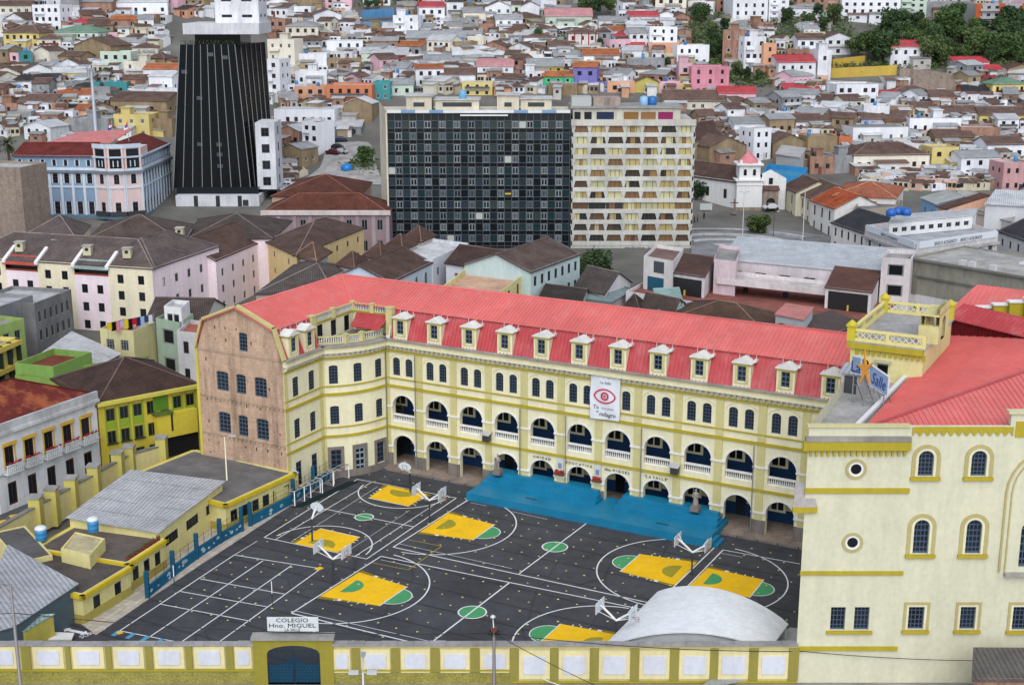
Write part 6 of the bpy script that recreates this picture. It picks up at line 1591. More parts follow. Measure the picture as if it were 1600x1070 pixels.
B('glass_roof_house', 'green striped glass lean-to roof by the terrace car park', [(1030, 484), (1068, 480), (1060, 460), (1022, 462)], 6.2, C('#dfe2e0'), 'shed', rmat=SHEET, rcol=C('#9fc0b8'), rise=1.2)
B('tiled_house', 'broad speckled brown tiled roof in front of the terrace car park', [(1040, 500), (1205, 530), (1225, 492), (1080, 470)], 6.2, C('#d8cfc8'), 'hip', rcol=C('#6e5547'), rise=2.6)
B('block_hut', 'grey block hut with pink flat roof above the red school roof', [(1212, 490), (1256, 499), (1270, 484), (1228, 478)], 9.2, C('#b9bcbf'), 'shed', rmat=SHEET, rcol=C('#d98a80'), rise=.4, over=.2, z0=2, faces={1: W(1, 1, w=.8, h=.7)})
bk, _ = B('brick_wall_building', 'long red brick side wall with sloping dark coping behind the school', [(1262, 530), (1352, 505), 6], 7.0, (.3, .2, .15), 'shed', rmat=SHEET, rcol=C('#5a4a44'), rise=1.0, mat=REDBRICK)
# ---- terrace car park
tp_, lc = B('terrace_car_park', 'white car park with red brown roof deck behind the school', [(978, 455), (1345, 512), (1430, 460), (1060, 412)], 6.4, C('#e9e2e2'), deck=C('#9c6258'), parapet=.55, mat=OLDPLASTER)
def pav(label, pts, z, roofcol, opening=True):
    r, lc = B('car_park_shelter', label, pts, z, C('#ebe5e4'), 'shed', rmat=CONCRETE, rcol=roofcol, rise=1.2, over=.25, z0=5.9, mat=OLDPLASTER)
    f_, L_, a_ = line_map(lc[0], lc[1])
    if opening: fbox('dark_opening', f_, .5, L_ - .5, 0, 2.9, .02, FRAME, (.015, .015, .016), parent=r); fbox('yellow_kerb', f_, L_ * .5, L_ * .53, 0, .9, .3, CLEAN, C('#d8c060'), parent=r)
    return r
pav('left car park shelter with dark opening and brown roof', [(1040, 423), (1101, 432), (1118, 412), (1060, 404)], 9.6, C('#5d463f'))
pav('right car park shelter with dark opening and brown roof', [(1290, 448), (1362, 456), (1376, 434), (1305, 426)], 9.4, C('#6a4a40'))
st_, lc = B('stair_block', 'white stair block with grey window and blue door on the car park', [(1006, 400), (1052, 408), (1068, 388), (1026, 382)], 11.6, C('#f0ece6'), z0=5.9, deck=C('#8a7068'), faces={}, mat=OLDPLASTER)
f_, L_, a_ = line_map(lc[0], lc[1]); fbox('window', f_, L_ * .35, L_ * .7, 3.2, 5.2, .03, FRAME, C('#4a5058'), parent=st_); fbox('door', f_, L_ * .15, L_ * .7, 0, 2.4, .03, FRAME, C('#1f5a70'), parent=st_)
B('car_park_wing', 'long white wing with corrugated roof behind the car park deck', [(1130, 404), (1410, 430), (1425, 404), (1155, 383)], 10.4, C('#efe4e6'), 'shed', rmat=SHEET, rcol=C('#c9cfd2'), rise=1.6, z0=5.9, mat=OLDPLASTER, faces={0: W(7, 1, w=2.0, h=1.0)})
B('car_park_wing', 'pink rendered cube with curved side on the car park roof', [(1116, 405), (1150, 409), (1156, 386), (1124, 382)], 11.8, C('#ecd6da'), z0=5.9, mat=OLDPLASTER)
B('car_park_wing', 'low white canopy strip with yellow signs above the red deck', [(1120, 434), (1290, 452), (1300, 440), (1130, 422)], 8.8, C('#efe6e4'), z0=7.8, mat=OLDPLASTER, deck=(.6, .55, .53))
for i, (x, y) in enumerate(((1165, 447), (1227, 455), (1164, 447))[:2]):
    p = G(x, y + 8, 6.0); v = thing('car_park_column', ('left' if i == 0 else 'right') + ' pale blue and black column under the white canopy', 'column', (p.x, p.y, 5.85)); m = MB(); m.box(-.35, .35, -.35, .35, 0, .9); m.build('black_foot', FRAME, v, color=(.02, .02, .02)); m = MB(); m.box(-.34, .34, -.34, .34, .9, 2.2); m.build('shaft', CLEAN, v, color=C('#a9bcd0'))
for i, (x, y) in enumerate(((1131, 425), (1195, 432), (1257, 439))):
    p = G(x, y, 8.2); v = MB(); v.box(-.9, .9, -.05, .05, -.3, .3); tag(v.build('yellow_sign', PAINT, loc=(p.x, p.y - .6, 8.2), rz=R(-12), color=C('#e2b42c')), ['left', 'middle', 'right'][i] + ' small yellow sign on the white car park canopy', 'sign')
g_, lc = B('grey_hall', 'large grey concrete hall with white lower wall right of the car park', [(1424, 402), (1604, 432), 16], 13.0, C('#9b988a'), deck=(.42, .41, .38), mat=CONCRETE, parapet=.3)
f_, L_, a_ = line_map(lc[0], lc[1]); fbox('white_lower_wall', f_, -.05, L_ + .05, 0, 7.4, .12, OLDPLASTER, C('#dad8d6'), parent=g_); fbox('coping', f_, -.3, L_ + .3, 13.1, 13.4, .5, CONCRETE, (.2, .19, .17), parent=g_); fbox('ledge', f_, L_ * .05, L_ * .75, 10.3, 10.6, .25, CONCRETE, (.15, .14, .12), parent=g_); fbox('corner_pier', f_, 0, L_ * .07, 7.4, 13.1, .2, CONCRETE, C('#8c8a80'), parent=g_)
for u in (.06, .22, .55, .72): fbox('window', f_, L_ * u, L_ * u + 1.5, 5.0, 5.9, .14, GLASS, None, parent=g_)
for i, u in enumerate((.42, .5, .68)): p = f_(L_ * u, 0, 1.5); m = MB(); m.box(p[0] - .5, p[0] + .5, p[1] - .4, p[1] + .4, 13.0, 14.0); m.build('air_unit', METAL, g_, color=(.6, .6, .6))
B('white_building', 'pinkish white block with dark openings left of the grey hall', [(1378, 402), (1424, 405), (1432, 392), (1388, 390)], 13.4, C('#ece2e0'), mat=OLDPLASTER, faces={0: W(1, 4, w=2.6, h=1.9, mc=1)})
B('white_building', 'white block with small window at the right picture edge', [(1592, 410), (1660, 420), 12], 13.0, C('#e4e4e8'), faces={0: W(2, 3)})
# ---- corner building with lettered banner
qb_ = Q4([(1352, 352), (1432, 381), (1560, 362), (1476, 336)], 9.5)
ba_, lc = building('corner_building', 'grey white corner building with lettered banner round its parapet', 'building', qb_, -.5, 9.5, C('#dcd7d6'), 'flat', faces={0: W(5, 2, w=1.2, h=2.4, sill=.3), 1: W(7, 2, w=1.2, h=2.6, sill=.3)}, mat=OLDPLASTER, parapet=1.0, deck=(.42, .44, .47))
for i, tx in ((0, 'BÁSICO ACELERADO'), (1, 'BÁSICO ACELERADO  -  BÁSICO ACELERADO')):
    f_, L_, a_ = line_map(lc[i], lc[i + 1]); fbox('banner', f_, .8, L_ - .5, 9.0, 10.3, .12, CLOTH, C('#dfe4ea'), parent=ba_); p = f_(L_ / 2, 9.2, -.15); text('lettering', tx, .95 if i else .8, ba_, p, (math.pi / 2, 0, a_), C('#20242c'), .01, sx=.72 if i else .9)
    fbox('cornice', f_, -.2, L_ + .2, 7.6, 8.1, .5, CONCRETE, C('#c9c4c2'), parent=ba_); fbox('string_course', f_, 0, L_, 4.7, 5.0, .25, CONCRETE, C('#c9c4c2'), parent=ba_)
    for k in range(8): u = .3 + (L_ - 1) * k / 7; fbox('pilaster', f_, u, u + .4, .2, 7.6, .12, OLDPLASTER, C('#e6e2e0'), parent=ba_)
B('rooftop_room', 'long white rooftop room with red ended roof on the lettered corner building', [(1390, 348), (1520, 336), (1526, 330), (1398, 340)], 11.4, WHITE, 'shed', rmat=SHEET, rcol=C('#c4c6c8'), rise=.6, z0=8.6, faces={0: W(9, 1, w=1.3, h=.9)})
for i, (x, y) in enumerate(((1392, 336), (1402, 334), (1410, 334), (1416, 335))):
    p = G(x, y, 13.2); v = MB(); v.lathe([(.9, 0), (1.0, .3), (1.0, 1.0), (.5, 1.4), (.2, 1.5)], 10); tag(v.build('roof_tank', PLASTIC, loc=(p.x, p.y, 13.0), color=C('#2a62b0')), ['first', 'second', 'third', 'fourth'][i] + ' blue water tank from the left on the white rooftop room', 'water tank', 'blue tanks on the rooftop room')
# ---- colonial row up the plaza street
B('colonial_house', 'cream colonial house with brown tiles at the top of the plaza street', [(1222, 290), (1244, 300), 11], 7.8, C('#ece4c8'), 'gable', rcol=C('#71584e'), rise=2.6, faces={0: W(2, 2, w=1.0, h=2.2, col=C('#4b332a'))})
B('colonial_house', 'cream colonial house with grey brown tiles and iron balcony', [(1242, 298), (1268, 309), 13], 7.4, C('#efe8cc'), 'gable', rcol=C('#7a6458'), rise=2.8, faces={0: W(3, 2, w=.9, h=2.3, col=C('#4b332a'))})
B('colonial_house', 'white colonial house with bright orange tiled roof', [(1267, 312), (1304, 325), 12], 7.2, C('#f0eee8'), 'gable', rcol=C('#c8623a'), rise=2.8, faces={0: W(3, 2, w=.9, h=2.3, col=C('#53382e'))})
B('colonial_house', 'white low house with dark slate roof below the orange tiled house', [(1300, 347), (1354, 365), 13], 6.0, C('#ece8e2'), 'gable', rcol=C('#45454b'), rise=2.8, faces={0: W(5, 2, w=.8, h=1.8, col=C('#4b332a'))})
B('colonial_house', 'white and orange tiled courtyard house behind the plaza row', [(1302, 305), (1400, 309), (1412, 292), (1322, 286)], 9.0, C('#efebe4'), 'hip', rcol=C('#c9785a'), rise=2.2, faces={0: W(6, 1, w=1.4, h=1.2)})
B('wall_house', 'tan walled house with flat top behind the dark slate roof', [(1332, 330), (1400, 322), (1410, 312), (1340, 316)], 8.0, C('#b7ab97'), deck=(.2, .2, .2))
B('colonial_house', 'peach house with brown gable roof at the right of the plaza row', [(1465, 322), (1482, 326), 22], 9.5, C('#f0b89a'), 'gable', rcol=C('#74564a'), rise=2.4, faces={0: W(2, 2, w=.8, h=1.8)})
B('blue_house', 'narrow sky blue house beside the peach house', [(1440, 308), (1464, 318), 12], 9.5, C('#8cb9dc'), 'gable', rmat=SHEET, rcol=C('#b9bbb4'), rise=1.6, faces={0: W(2, 2, w=.8, h=1.8)})
B('slate_house', 'long white house with dark slate roof at the far right edge', [(1560, 360), (1640, 388), 16], 7.2, C('#e4e4e4'), 'gable', rcol=C('#4a464c'), rise=3.4, faces={0: W(6, 2, w=.9, h=1.6)})
B('metal_roof_hall', 'wide grey metal roofed hall behind the lettered building', [(1520, 330), (1580, 345), (1610, 325), (1540, 314)], 8.5, C('#d8d4cc'), 'gable', rmat=SHEET, rcol=C('#b8b4ac'), rise=2.2)
B('metal_roof_hall', 'pale metal roofed hall with gable right of the peach house', [(1488, 318), (1540, 330), (1560, 312), (1508, 303)], 9.0, C('#dcdcd8'), 'gable', rmat=SHEET, rcol=C('#c0bdb4'), rise=2.0)
B('metal_roof_hall', 'white metal roofed shed at the right edge above the slate house', [(1540, 318), (1620, 322), (1640, 305), (1570, 302)], 11.5, C('#e2e2e4'), 'gable', rmat=SHEET, rcol=C('#d2d4d6'), rise=1.8, faces={0: W(5, 1)})
# ---- plaza and church
def PZ(x, y): p = T(x, y); return p
plaza = sheet('plaza', [G(1080, 400, 0), G(1340, 402, 0), G(1300, 372, .5), G(1235, 345, 1.5), G(1215, 322, 2.8), G(1080, 318, 2.8)], .35, PAVE, 'grey stone plaza with curved steps below the church', 'plaza', th=1.2)
plaza.data.materials[0] = simple('plaza_stone', (.20, .20, .21), .9, .4, .3)
for k in range(4):
    c = G(1140, 398, 0); r0 = 26 - k * 6.2; m = MB(uv=True); n = 18
    for i in range(n):
        a, b = R(25 + 110 * i / n), R(25 + 110 * (i + 1) / n)
        for rr_ in (r0,): m.prism([(c.x + (rr_ - 5) * math.cos(a), c.y + 8 + (rr_ - 5) * math.sin(a) * .9), (c.x + rr_ * math.cos(a), c.y + 8 + rr_ * math.sin(a) * .9), (c.x + rr_ * math.cos(b), c.y + 8 + rr_ * math.sin(b) * .9), (c.x + (rr_ - 5) * math.cos(b), c.y + 8 + (rr_ - 5) * math.sin(b) * .9)], 0, .45 + (3 - k) * -.02 + k * -.001 + .4 * (3 - k) * .5)
    m.build('curved_step', plaza.data.materials[0], plaza)
    m = MB(uv=True)
    for i in range(n):
        a, b = R(25 + 110 * i / n), R(25 + 110 * (i + 1) / n); zz = .45 + .2 * (3 - k) + .02
        m.prism([(c.x + (r0 - 5.2) * math.cos(a), c.y + 8 + (r0 - 5.2) * math.sin(a) * .9), (c.x + (r0 - 4.2) * math.cos(a), c.y + 8 + (r0 - 4.2) * math.sin(a) * .9), (c.x + (r0 - 4.2) * math.cos(b), c.y + 8 + (r0 - 4.2) * math.sin(b) * .9), (c.x + (r0 - 5.2) * math.cos(b), c.y + 8 + (r0 - 5.2) * math.sin(b) * .9)], 0, zz)
    m.build('pale_step_edge', CONCRETE, plaza, color=(.55, .55, .54))
CY = 336.0
def CP(x, y): p = atY(x, y, CY); return p
c0 = CP(1170, 331); church = thing('church', 'white colonial church with square bell tower and pink spire', 'church', (c0.x, CY, c0.z))
def cx(x): return CP(x, 300).x - c0.x
def cz(y): return CP(1170, y).z - c0.z
tw = MB(uv=True); half = (cx(1191) - cx(1151)) / 2; mid = (cx(1191) + cx(1151)) / 2
tw.box(mid - half, mid + half, 0, 2 * half, -2, cz(283)); tw.box(mid - half * .82, mid + half * .82, half * .18, half * 1.82, cz(283), cz(258)); 
tw.build('tower', PLASTER, church, color=WHITE)
m = MB(uv=True); m.box(mid - half - .1, mid + half + .1, -.1, 2 * half, -2, cz(324)); m.build('stone_base', STONE, church)
for za, zb, g in ((283, 281, .4), (290, 288.5, .15), (259, 256.5, .1)): m = MB(); m.box(mid - half - g, mid + half + g, -g, 2 * half + g, cz(za), cz(zb)); m.build('cornice', PLASTER, church, color=WHITE)
f_ = lambda s, z, dp: (mid - half * .82 + s, half * .18 - .02 + dp, z)
for u in (.22, .66): link('belfry_window', winmesh(1, 1, .25, .08), church, (mid - half * .82 + half * 1.64 * u + .3, half * .18 - .03, cz(276)), 0, WHITE, (.9, 1, cz(264) - cz(276)))
m = MB(); m.lathe([(half * .95, cz(256.5)), (half * .5, cz(248)), (.12, cz(238)), (.05, cz(234))], 4, (mid, half)); o = m.build('spire', CLEAN, church, color=C('#dc8a8e')); 
for sx in (-1, 1): m = MB(); m.box(mid + sx * half * .7 - .3, mid + sx * half * .7 + .3, .4, 1.0, cz(257), cz(251)); m.build('pinnacle', PLASTER, church, color=WHITE)
# nave runs back to the left
na, nb_ = Vector((mid - half, 2.0, 0)), Vector((cx(1076), 16.0, 0)); d = (nb_ - na).normalized(); n_ = Vector((d.y, -d.x, 0)) * 11
q = [nb_, na, na + Vector((-d.y, d.x, 0)) * -11 if False else na + n_, nb_ + n_]
nv = MB(uv=True); zN = cz(285)
fN, LN, aN = line_map(nb_, na)
wall_face(nv, church, nb_, na, -2, zN, dict(cols=3, rows=1, w=1.1, h=2.4, sill=.7), C('#565a60')); nv.build('nave_wall', PLASTER, church, color=WHITE)
quad_roof(church, [nb_, na, na + n_, nb_ + n_], zN, 'gable', TILE, C('#6b554c'), 3.0, .5, 0, name='nave_roof')
fr_ = MB(uv=True); xa, xb = cx(1191), cx(1229)
fr_.face([(xa, 1, -2), (xb, 1, -2), (xb, 1, cz(280)), (xa + 2, 1, cz(266)), (xa, 1, cz(272))]); fr_.face([(xb, 1, -2), (xb, 14, -2), (xb, 14, cz(280)), (xb, 1, cz(280))]); fr_.build('front_wall', PLASTER, church, color=WHITE)
m = MB(uv=True); cell(m, lambda s, z, dp: (xa + .3 + s, -.6 + dp, z), 0, 3.6, -1, cz(296), (.7, 2.9, -1, cz(309), 1.1), .8); m.face([(xa + 3.9, -.6, -1), (xa + 3.9, 1, -1), (xa + 3.9, 1, cz(296)), (xa + 3.9, -.6, cz(296))]); m.build('stone_portal', STONE, church)
m = MB(); m.box(xa + .8, xa + 3.4, .2, .3, -1, cz(309)); m.build('door', FRAME, church, color=(.02, .016, .014)); m = MB(uv=True); m.slab([(xa + .1, -.9, cz(296)), (xa + 4.2, -.9, cz(296)), (xa + 4.2, 1, cz(291)), (xa + .1, 1, cz(291))], .2); m.build('portal_roof', TILE, church, color=C('#7c5a50'))
link('window', winmesh(1, 2), church, (xa + 2.2, .95, cz(289)), 0, C('#555555'), (1, 1, 1.6))
B('church_chapel', 'small white chapel with brown lean-to roof left of the church tower', [(1120, 300), (1150, 305), (1160, 296), (1130, 290)], 5.6, WHITE, 'shed', rcol=C('#6f554c'), rise=1.8, z0=-1, faces={0: W(2, 1, w=.6, h=.7)}, cat='chapel')
B('blue_wall_house', 'bright blue walled low house right of the church tower', [(1190, 272), (1250, 276), (1262, 262), (1200, 256)], 10.0, C('#3f9fd8'), deck=C('#4a9cc8'), parapet=1.2)
B('grey_shed', 'tall pale grey box shed behind the blue walled house', [(1213, 240), (1250, 246), (1258, 236), (1222, 231)], 12.5, C('#c6c2be'), 'shed', rmat=SHEET, rcol=C('#c8c4c0'), rise=.8)
B('long_tan_building', 'long tan building with brown tiled roof right of the office block', [(1083, 222), (1250, 189), 16], 14.0, C('#b6a78f'), 'gable', rcol=C('#664f47'), rise=3.4, z0=5, faces={0: W(9, 1, w=1.2, h=.6, sill=.8)})
# ================================================================== LANDMARK BLOCKS
# ---- black glass hotel slab and office block
HY = 298.0
def hx(x, y=280): return atY(x, y, HY).x
def hz(y): return atY(800, y, HY).z
hx0, hx1, hz0, hz1 = hx(607), hx(890), -.5, hz(176)
hotel = thing('glass_slab_block', 'wide black glass curtain wall slab block with grid of panes', 'office block', (hx0, HY, hz0))
HW, HH = hx1 - hx0, hz1 - hz0
m = MB(uv=True); dpt = 15
m.face([(0, .25, 0), (HW, .25, 0), (HW, .25, HH), (0, .25, HH)])
m.build('core_wall', FRAME, hotel, color=(.006, .008, .01))
m = MB(uv=True); lx = hx(585) - hx0
m.face([(lx, dpt, 0), (-.05, 0, 0), (-.05, 0, HH + .2), (lx, dpt, HH + 1.2)]); m.face([(-.35, -.1, 0), (0, -.1, 0), (0, -.1, HH), (-.35, -.1, HH)]); m.face([(HW, 0, HH), (HW, dpt, HH), (lx, dpt, HH), (0, 0, HH)]); m.face([(lx, dpt, 0), (lx, dpt, HH), (HW, dpt, HH), (HW, dpt, 0)])
m.build('side_wall', OLDPLASTER, hotel, color=C('#e6ddc4'))
NC, NR = 25, 11
fz0, fz1 = hz(384) - hz0, hz(189) - hz0
cw_, rh_ = HW / NC, (fz1 - fz0) / NR
rg = random.Random(11)
pm = MB(); pm.box(0, 1, 0, .06, 0, 1); pme = pm.mesh('pane', PANEGLASS)
wme = winmesh(2, 1, 0, .09, GLASS, .06)
wme3 = winmesh(4, 1, 0, .08, GLASS, .04)
reflect_tones = [(.004, .007, .009)] * 6 + [(.014, .03, .036), (.022, .036, .05), (.012, .02, .026), (.018, .03, .034), (.01, .028, .03), (.02, .028, .042), (.03, .045, .042)]  # plain dark glass first, then teal and bluish tones imitating reflections in the panes
for r in range(NR):
    zz = fz0 + r * rh_
    reflect_row = rg.choice([0, 0, 1])  # some rows take only the reflection tones
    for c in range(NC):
        col = rg.choice(reflect_tones) if not reflect_row else rg.choice(reflect_tones[6:])
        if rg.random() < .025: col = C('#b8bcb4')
        if c % 2 == 1:
            o = link('window', wme if rg.random() < .55 else wme3, hotel, ((c + .5) * cw_, .06, zz + rh_ * .36), 0, C(rg.choice(['#8d969c', '#7a858c', '#9aa2a6', '#6c777e'])), (cw_ * .86, 1, rh_ * .6))
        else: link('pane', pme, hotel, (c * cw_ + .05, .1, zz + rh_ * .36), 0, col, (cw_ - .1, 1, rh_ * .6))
    sp = MB()
    for c in range(NC): sp.box(c * cw_ + .06, (c + 1) * cw_ - .06, .1, .14, zz + .05, zz + rh_ * .34)
    sp.build('spandrel_row', PANEGLASS, hotel, color=(.004, .006, .008))
for c in range(NC):
    if c % 2 == 1: pass
mg = MB()
for c in range(NC + 1): mg.box(c * cw_ - .05, c * cw_ + .05, -.02, .12, 0, HH)
for r in range(NR + 1):
    for f in (0, .35): mg.box(0, HW, -.01, .12, fz0 + (r + f) * rh_ - .045, fz0 + (r + f) * rh_ + .045) if r < NR or f == 0 else None
mg.box(0, HW, -.02, .12, fz1 + 1.5, fz1 + 1.62)
mg.build('mullion_grid', METAL, hotel, color=(.10, .115, .12))
tpz = HH
m = MB()
for k in range(13):
    a = k * HW / 13; m2 = MB(); m2.box(a, a + HW / 13 - .02, -.3, 1.2, tpz - .1, tpz + .45); m2.build('roof_fascia', PAINT, hotel, color=[C('#e8eaec'), C('#7ea2c8')][k % 2] if k not in (5, 6, 7) else C('#e8eaec'))
m = MB(); m.box(HW * .4, HW * .66, -.8, 0, tpz - .7, tpz - .45); m.build('canopy', PAINT, hotel, color=WHITE)
for a, b, z in ((.1, .24, 3.2), (.26, .5, 2.4), (.6, .72, 3.4), (.73, .9, 2.6)):
    m = MB(); m.box(HW * a, HW * b, 3, 10, tpz, tpz + z); m.build('penthouse', OLDPLASTER, hotel, color=C('#e9dfc6')); m = MB(); m.box(HW * a - .3, HW * b + .3, 2.6, 10.3, tpz + z, tpz + z + .2); m.build('penthouse_roof', CONCRETE, hotel, color=(.55, .54, .52)); m = MB(); m.box(HW * (a + .04), HW * (b - .04), 2.93, 2.99, tpz + 1, tpz + 1.9); m.build('penthouse_window', FRAME, hotel, color=(.03, .035, .04))
m = MB(); m.lathe([(.8, 0), (.85, .5), (.8, 1.6), (.4, 1.9)], 10); m.build('roof_tank', PLASTIC, hotel, (HW * .41, 5, tpz + 2.6), color=C('#6aa6cc'))
m = MB(); m.box(cw_ * 16 + .1, cw_ * 17 - .1, .02, .05, fz0 + rh_ * 4.4, fz0 + rh_ * 4.9); m.build('poster', PAINT, hotel, color=(.02, .02, .02)); m = MB(); m.box(cw_ * 16 + .15, cw_ * 17 - .15, .0, .015, fz0 + rh_ * 4.58, fz0 + rh_ * 4.7); m.build('poster_stripe', PAINT, hotel, color=C('#e0c832'))
# office block
ox0, ox1 = hx(893), hx(1084); OW = ox1 - ox0; oz1 = hz(188)
off = thing('office_block', 'pale concrete office block with splayed window piers and tan curtains', 'office block', (ox0, HY + .5, hz0)); OH = oz1 - hz0
m = MB(uv=True); m.face([(0, .7, 0), (OW, .7, 0), (OW, .7, OH), (0, .7, OH)]); m.box(0, OW, 14, 14.2, 0, OH); m.box(-.02, .28, .0, 14, 0, OH); m.box(OW - .3, OW, 0, 14, 0, OH); m.box(0, OW, .7, 14, OH - .3, OH); m.build('core_wall', OLDPLASTER, off, color=C('#cfcdc2'))
oz0, ozt = hz(384) - hz0, hz(197) - hz0; NF, NBy = 11, 7; fh_ = (ozt - oz0) / NF; bw2 = OW / NBy
curt = ['#86694a', '#97794f', '#b3a070', '#c9bd8c', '#cfc99c', '#4a4038', '#85654e', '#3a3634', '#a08458', '#bfae78', '#5e4c40', '#cdc698', '#b9b48c']
finm = MB()
for sx in (0,): 
    for y0 in (0,): finm.prism([(-.3, .1), (.3, .1), (.3, .75), (-.3, .75)], 0, 1)
fm_ = MB(); b = [(-.17, 0), (.17, 0), (.55, 1), (-.55, 1)]
for y in (.05, .4): fm_.face([(p[0], y, p[1]) for p in b])
for p, q in zip(b, b[1:] + b[:1]): fm_.face([(p[0], .05, p[1]), (q[0], .05, q[1]), (q[0], .4, q[1]), (p[0], .4, p[1])])
finme = fm_.mesh('splayed_pier', OLDPLASTER)
opm = winmesh(4, 1, 0, .04, PANEGLASS, .02)
PN = {}
for f in range(NF):
    zz = oz0 + f * fh_
    sp = MB(); sp.box(-.05, OW + .05, 0, .75, zz - .02, zz + fh_ * .38); sp.build('spandrel', OLDPLASTER, off, color=C('#dcdad0'))
    for c in range(NBy):
        hue = C(rg.choice(curt)) if not (f < 4 and c < 3) else C(rg.choice(['#3a3c3c', '#4a4440', '#6a5646']))
        o = link('window_pane', pme, off, (c * bw2 + .1, .3, zz + fh_ * .38), 0, hue, (bw2 - .2, 1, fh_ * .62))
        k = rg.choice([2, 3, 3, 4]); 
        for j in range(1, k):
            m = PN.get('mul')
            if m is None: mm = MB(); mm.box(-.05, .05, 0, .05, 0, 1); m = PN['mul'] = mm.mesh('mullion', METAL)
            link('mullion', m, off, (c * bw2 + bw2 * j / k, .24, zz + fh_ * .38), 0, C('#55503f'), (1, 1, fh_ * .62))
        if rg.random() < .55:
            link('curtain', pme, off, (c * bw2 + bw2 * rg.uniform(.1, .5), .27, zz + fh_ * .38), 0, C(rg.choice(curt)), (bw2 * rg.uniform(.2, .4), .4, fh_ * .62))
    for c in range(NBy + 1):
        if f != 3: link('splayed_pier', finme, off, (c * bw2 + (.35 if c == 0 else -.35 if c == NBy else 0), 0, zz + fh_ * .375), 0, C('#d2d2cc'), (1, 1, fh_ * .63))
m = MB(); m.box(-.2, OW + .2, -.2, .9, ozt, ozt + 1.3); m.build('roof_band', OLDPLASTER, off, color=C('#d8d4c8'))
pz = ozt + 1.3
m = MB(); m.box(.2, OW - 3.2, .8, 12, pz - .6, pz + 2.4); m.build('penthouse', OLDPLASTER, off, color=C('#d9d3c2')); m = MB(); m.box(-.3, OW - 2.6, .3, 12.5, pz + 2.4, pz + 2.65); m.build('penthouse_roof', CONCRETE, off, color=(.35, .34, .33))
for a, b_, cl2 in ((.02, .07, '#22252a'), (.1, .16, '#22252a'), (.2, .34, '#26334a'), (.42, .54, '#8a643a'), (.56, .68, '#8f6a44'), (.7, .82, '#8a2a5c')): m = MB(); m.box(OW * a, OW * b_, .74, .79, pz - .3, pz + 1.6); m.build('penthouse_window', PANEGLASS, off, color=C(cl2))
m = MB(); m.box(OW * .0, OW * .16, 3, 8, pz + 2.65, pz + 4.6); m.build('roof_cage', METAL, off, color=C('#b9bdb8')); m = MB(); m.box(OW * .18, OW * .4, 4, 9, pz + 2.65, pz + 4.4); m.build('brick_room', REDBRICK, off)
for i, x in enumerate((.6, .67)): m = MB(); m.lathe([(.9, 0), (1, .4), (.9, 1.7), (.3, 2.0)], 10); m.build('roof_tank', PLASTIC, off, (OW * x, 6, pz + 2.65), color=[C('#8fb8d8'), C('#2868a8')][i])
text('lettering', 'EDIFICIO  BANCO', 1.15, off, (OW * .62, -.02, oz0 - 1.25), (math.pi / 2, 0, 0), (.03, .03, .03), .02)
m = MB(uv=True); m.box(0, OW, .1, .9, oz0 - 1.6, oz0 - .02); m.build('sign_band', OLDPLASTER, off, color=C('#cfcfc6'))
for a, b_, cl2 in ((.3, .5, '#1d3a4a'), (.55, .68, '#d8c87a'), (.36, .46, '#3a6a8c'), (.7, .9, '#26343c')): m = MB(); m.box(OW * a, OW * b_, .6, .66 + a * .1, 0, oz0 - 1.7); m.build('shopfront', PANEGLASS, off, color=C(cl2))
# ---- slanted black tower
TY = 345.0
def tP(x, y, Y=TY): return atY(x, y, Y)
tb = thing('slanted_tower', 'black glass tower with tapering sides and white rooftop box', 'tower', (tP(340, 330).x, TY, -1))
T0 = tb.location.copy()
bl, br, tl_, tr_ = tP(271, 294), tP(392, 297), tP(281, 70, TY + 4), tP(367, 70, TY + 4)
bb, tbk = Vector((tP(430, 290, TY + 22).x, TY + 22, bl.z)), Vector((tP(413, 66, TY + 20).x, TY + 20, tl_.z))
m = MB(); P = lambda p: tuple(Vector(p) - T0)
blb, tlb = Vector((bl.x, TY + 22, bl.z)), Vector((tl_.x, TY + 20, tl_.z))
m.face([P(bl), P(br), P(tr_), P(tl_)])
for i in range(6):
    for k in range(6):
        L2 = lambda u, w_: P(br.lerp(bb, u).lerp(tr_.lerp(tbk, u), w_)); m.face([L2(i / 6, k / 6), L2((i + 1) / 6, k / 6), L2((i + 1) / 6, (k + 1) / 6), L2(i / 6, (k + 1) / 6)])
m.face([P(blb), P(bl), P(tl_), P(tlb)]); m.face([P(bb), P(blb), P(tlb), P(tbk)]); m.face([P(tl_), P(tr_), P(tbk), P(tlb)])
m.build('glass_skin', DARKGLASS, tb)
for i in range(9):
    u = i / 8; a = bl.lerp(br, u); b = tl_.lerp(tr_, u); m = MB(); m.tube([P(a + Vector((0, -.12, 0))), P(b + Vector((0, -.12, 0)))], .11, 4); m.build('fin', METAL, tb, color=C('#8d8f90'))
for i in range(1, 7):
    u = i / 6; a = br.lerp(bb, u); b = tr_.lerp(tbk, u); m = MB(); m.tube([P(a + Vector((.12, -.05, 0))), P(b + Vector((.12, -.05, 0)))], .11, 4); m.build('fin', METAL, tb, color=C('#8d8f90'))
fl_ = MB(); 
for k in range(1, 14):
    u = k / 14; a, b = bl.lerp(tl_, u), br.lerp(tr_, u); fl_.tube([P(a + Vector((0, -.03, 0))), P(b + Vector((0, -.03, 0)))], .07, 3); c = bb.lerp(tbk, u); fl_.tube([P(b + Vector((.05, 0, 0))), P(c + Vector((.05, 0, 0)))], .07, 3)
fl_.build('floor_lines', FRAME, tb, color=(.008, .011, .013))
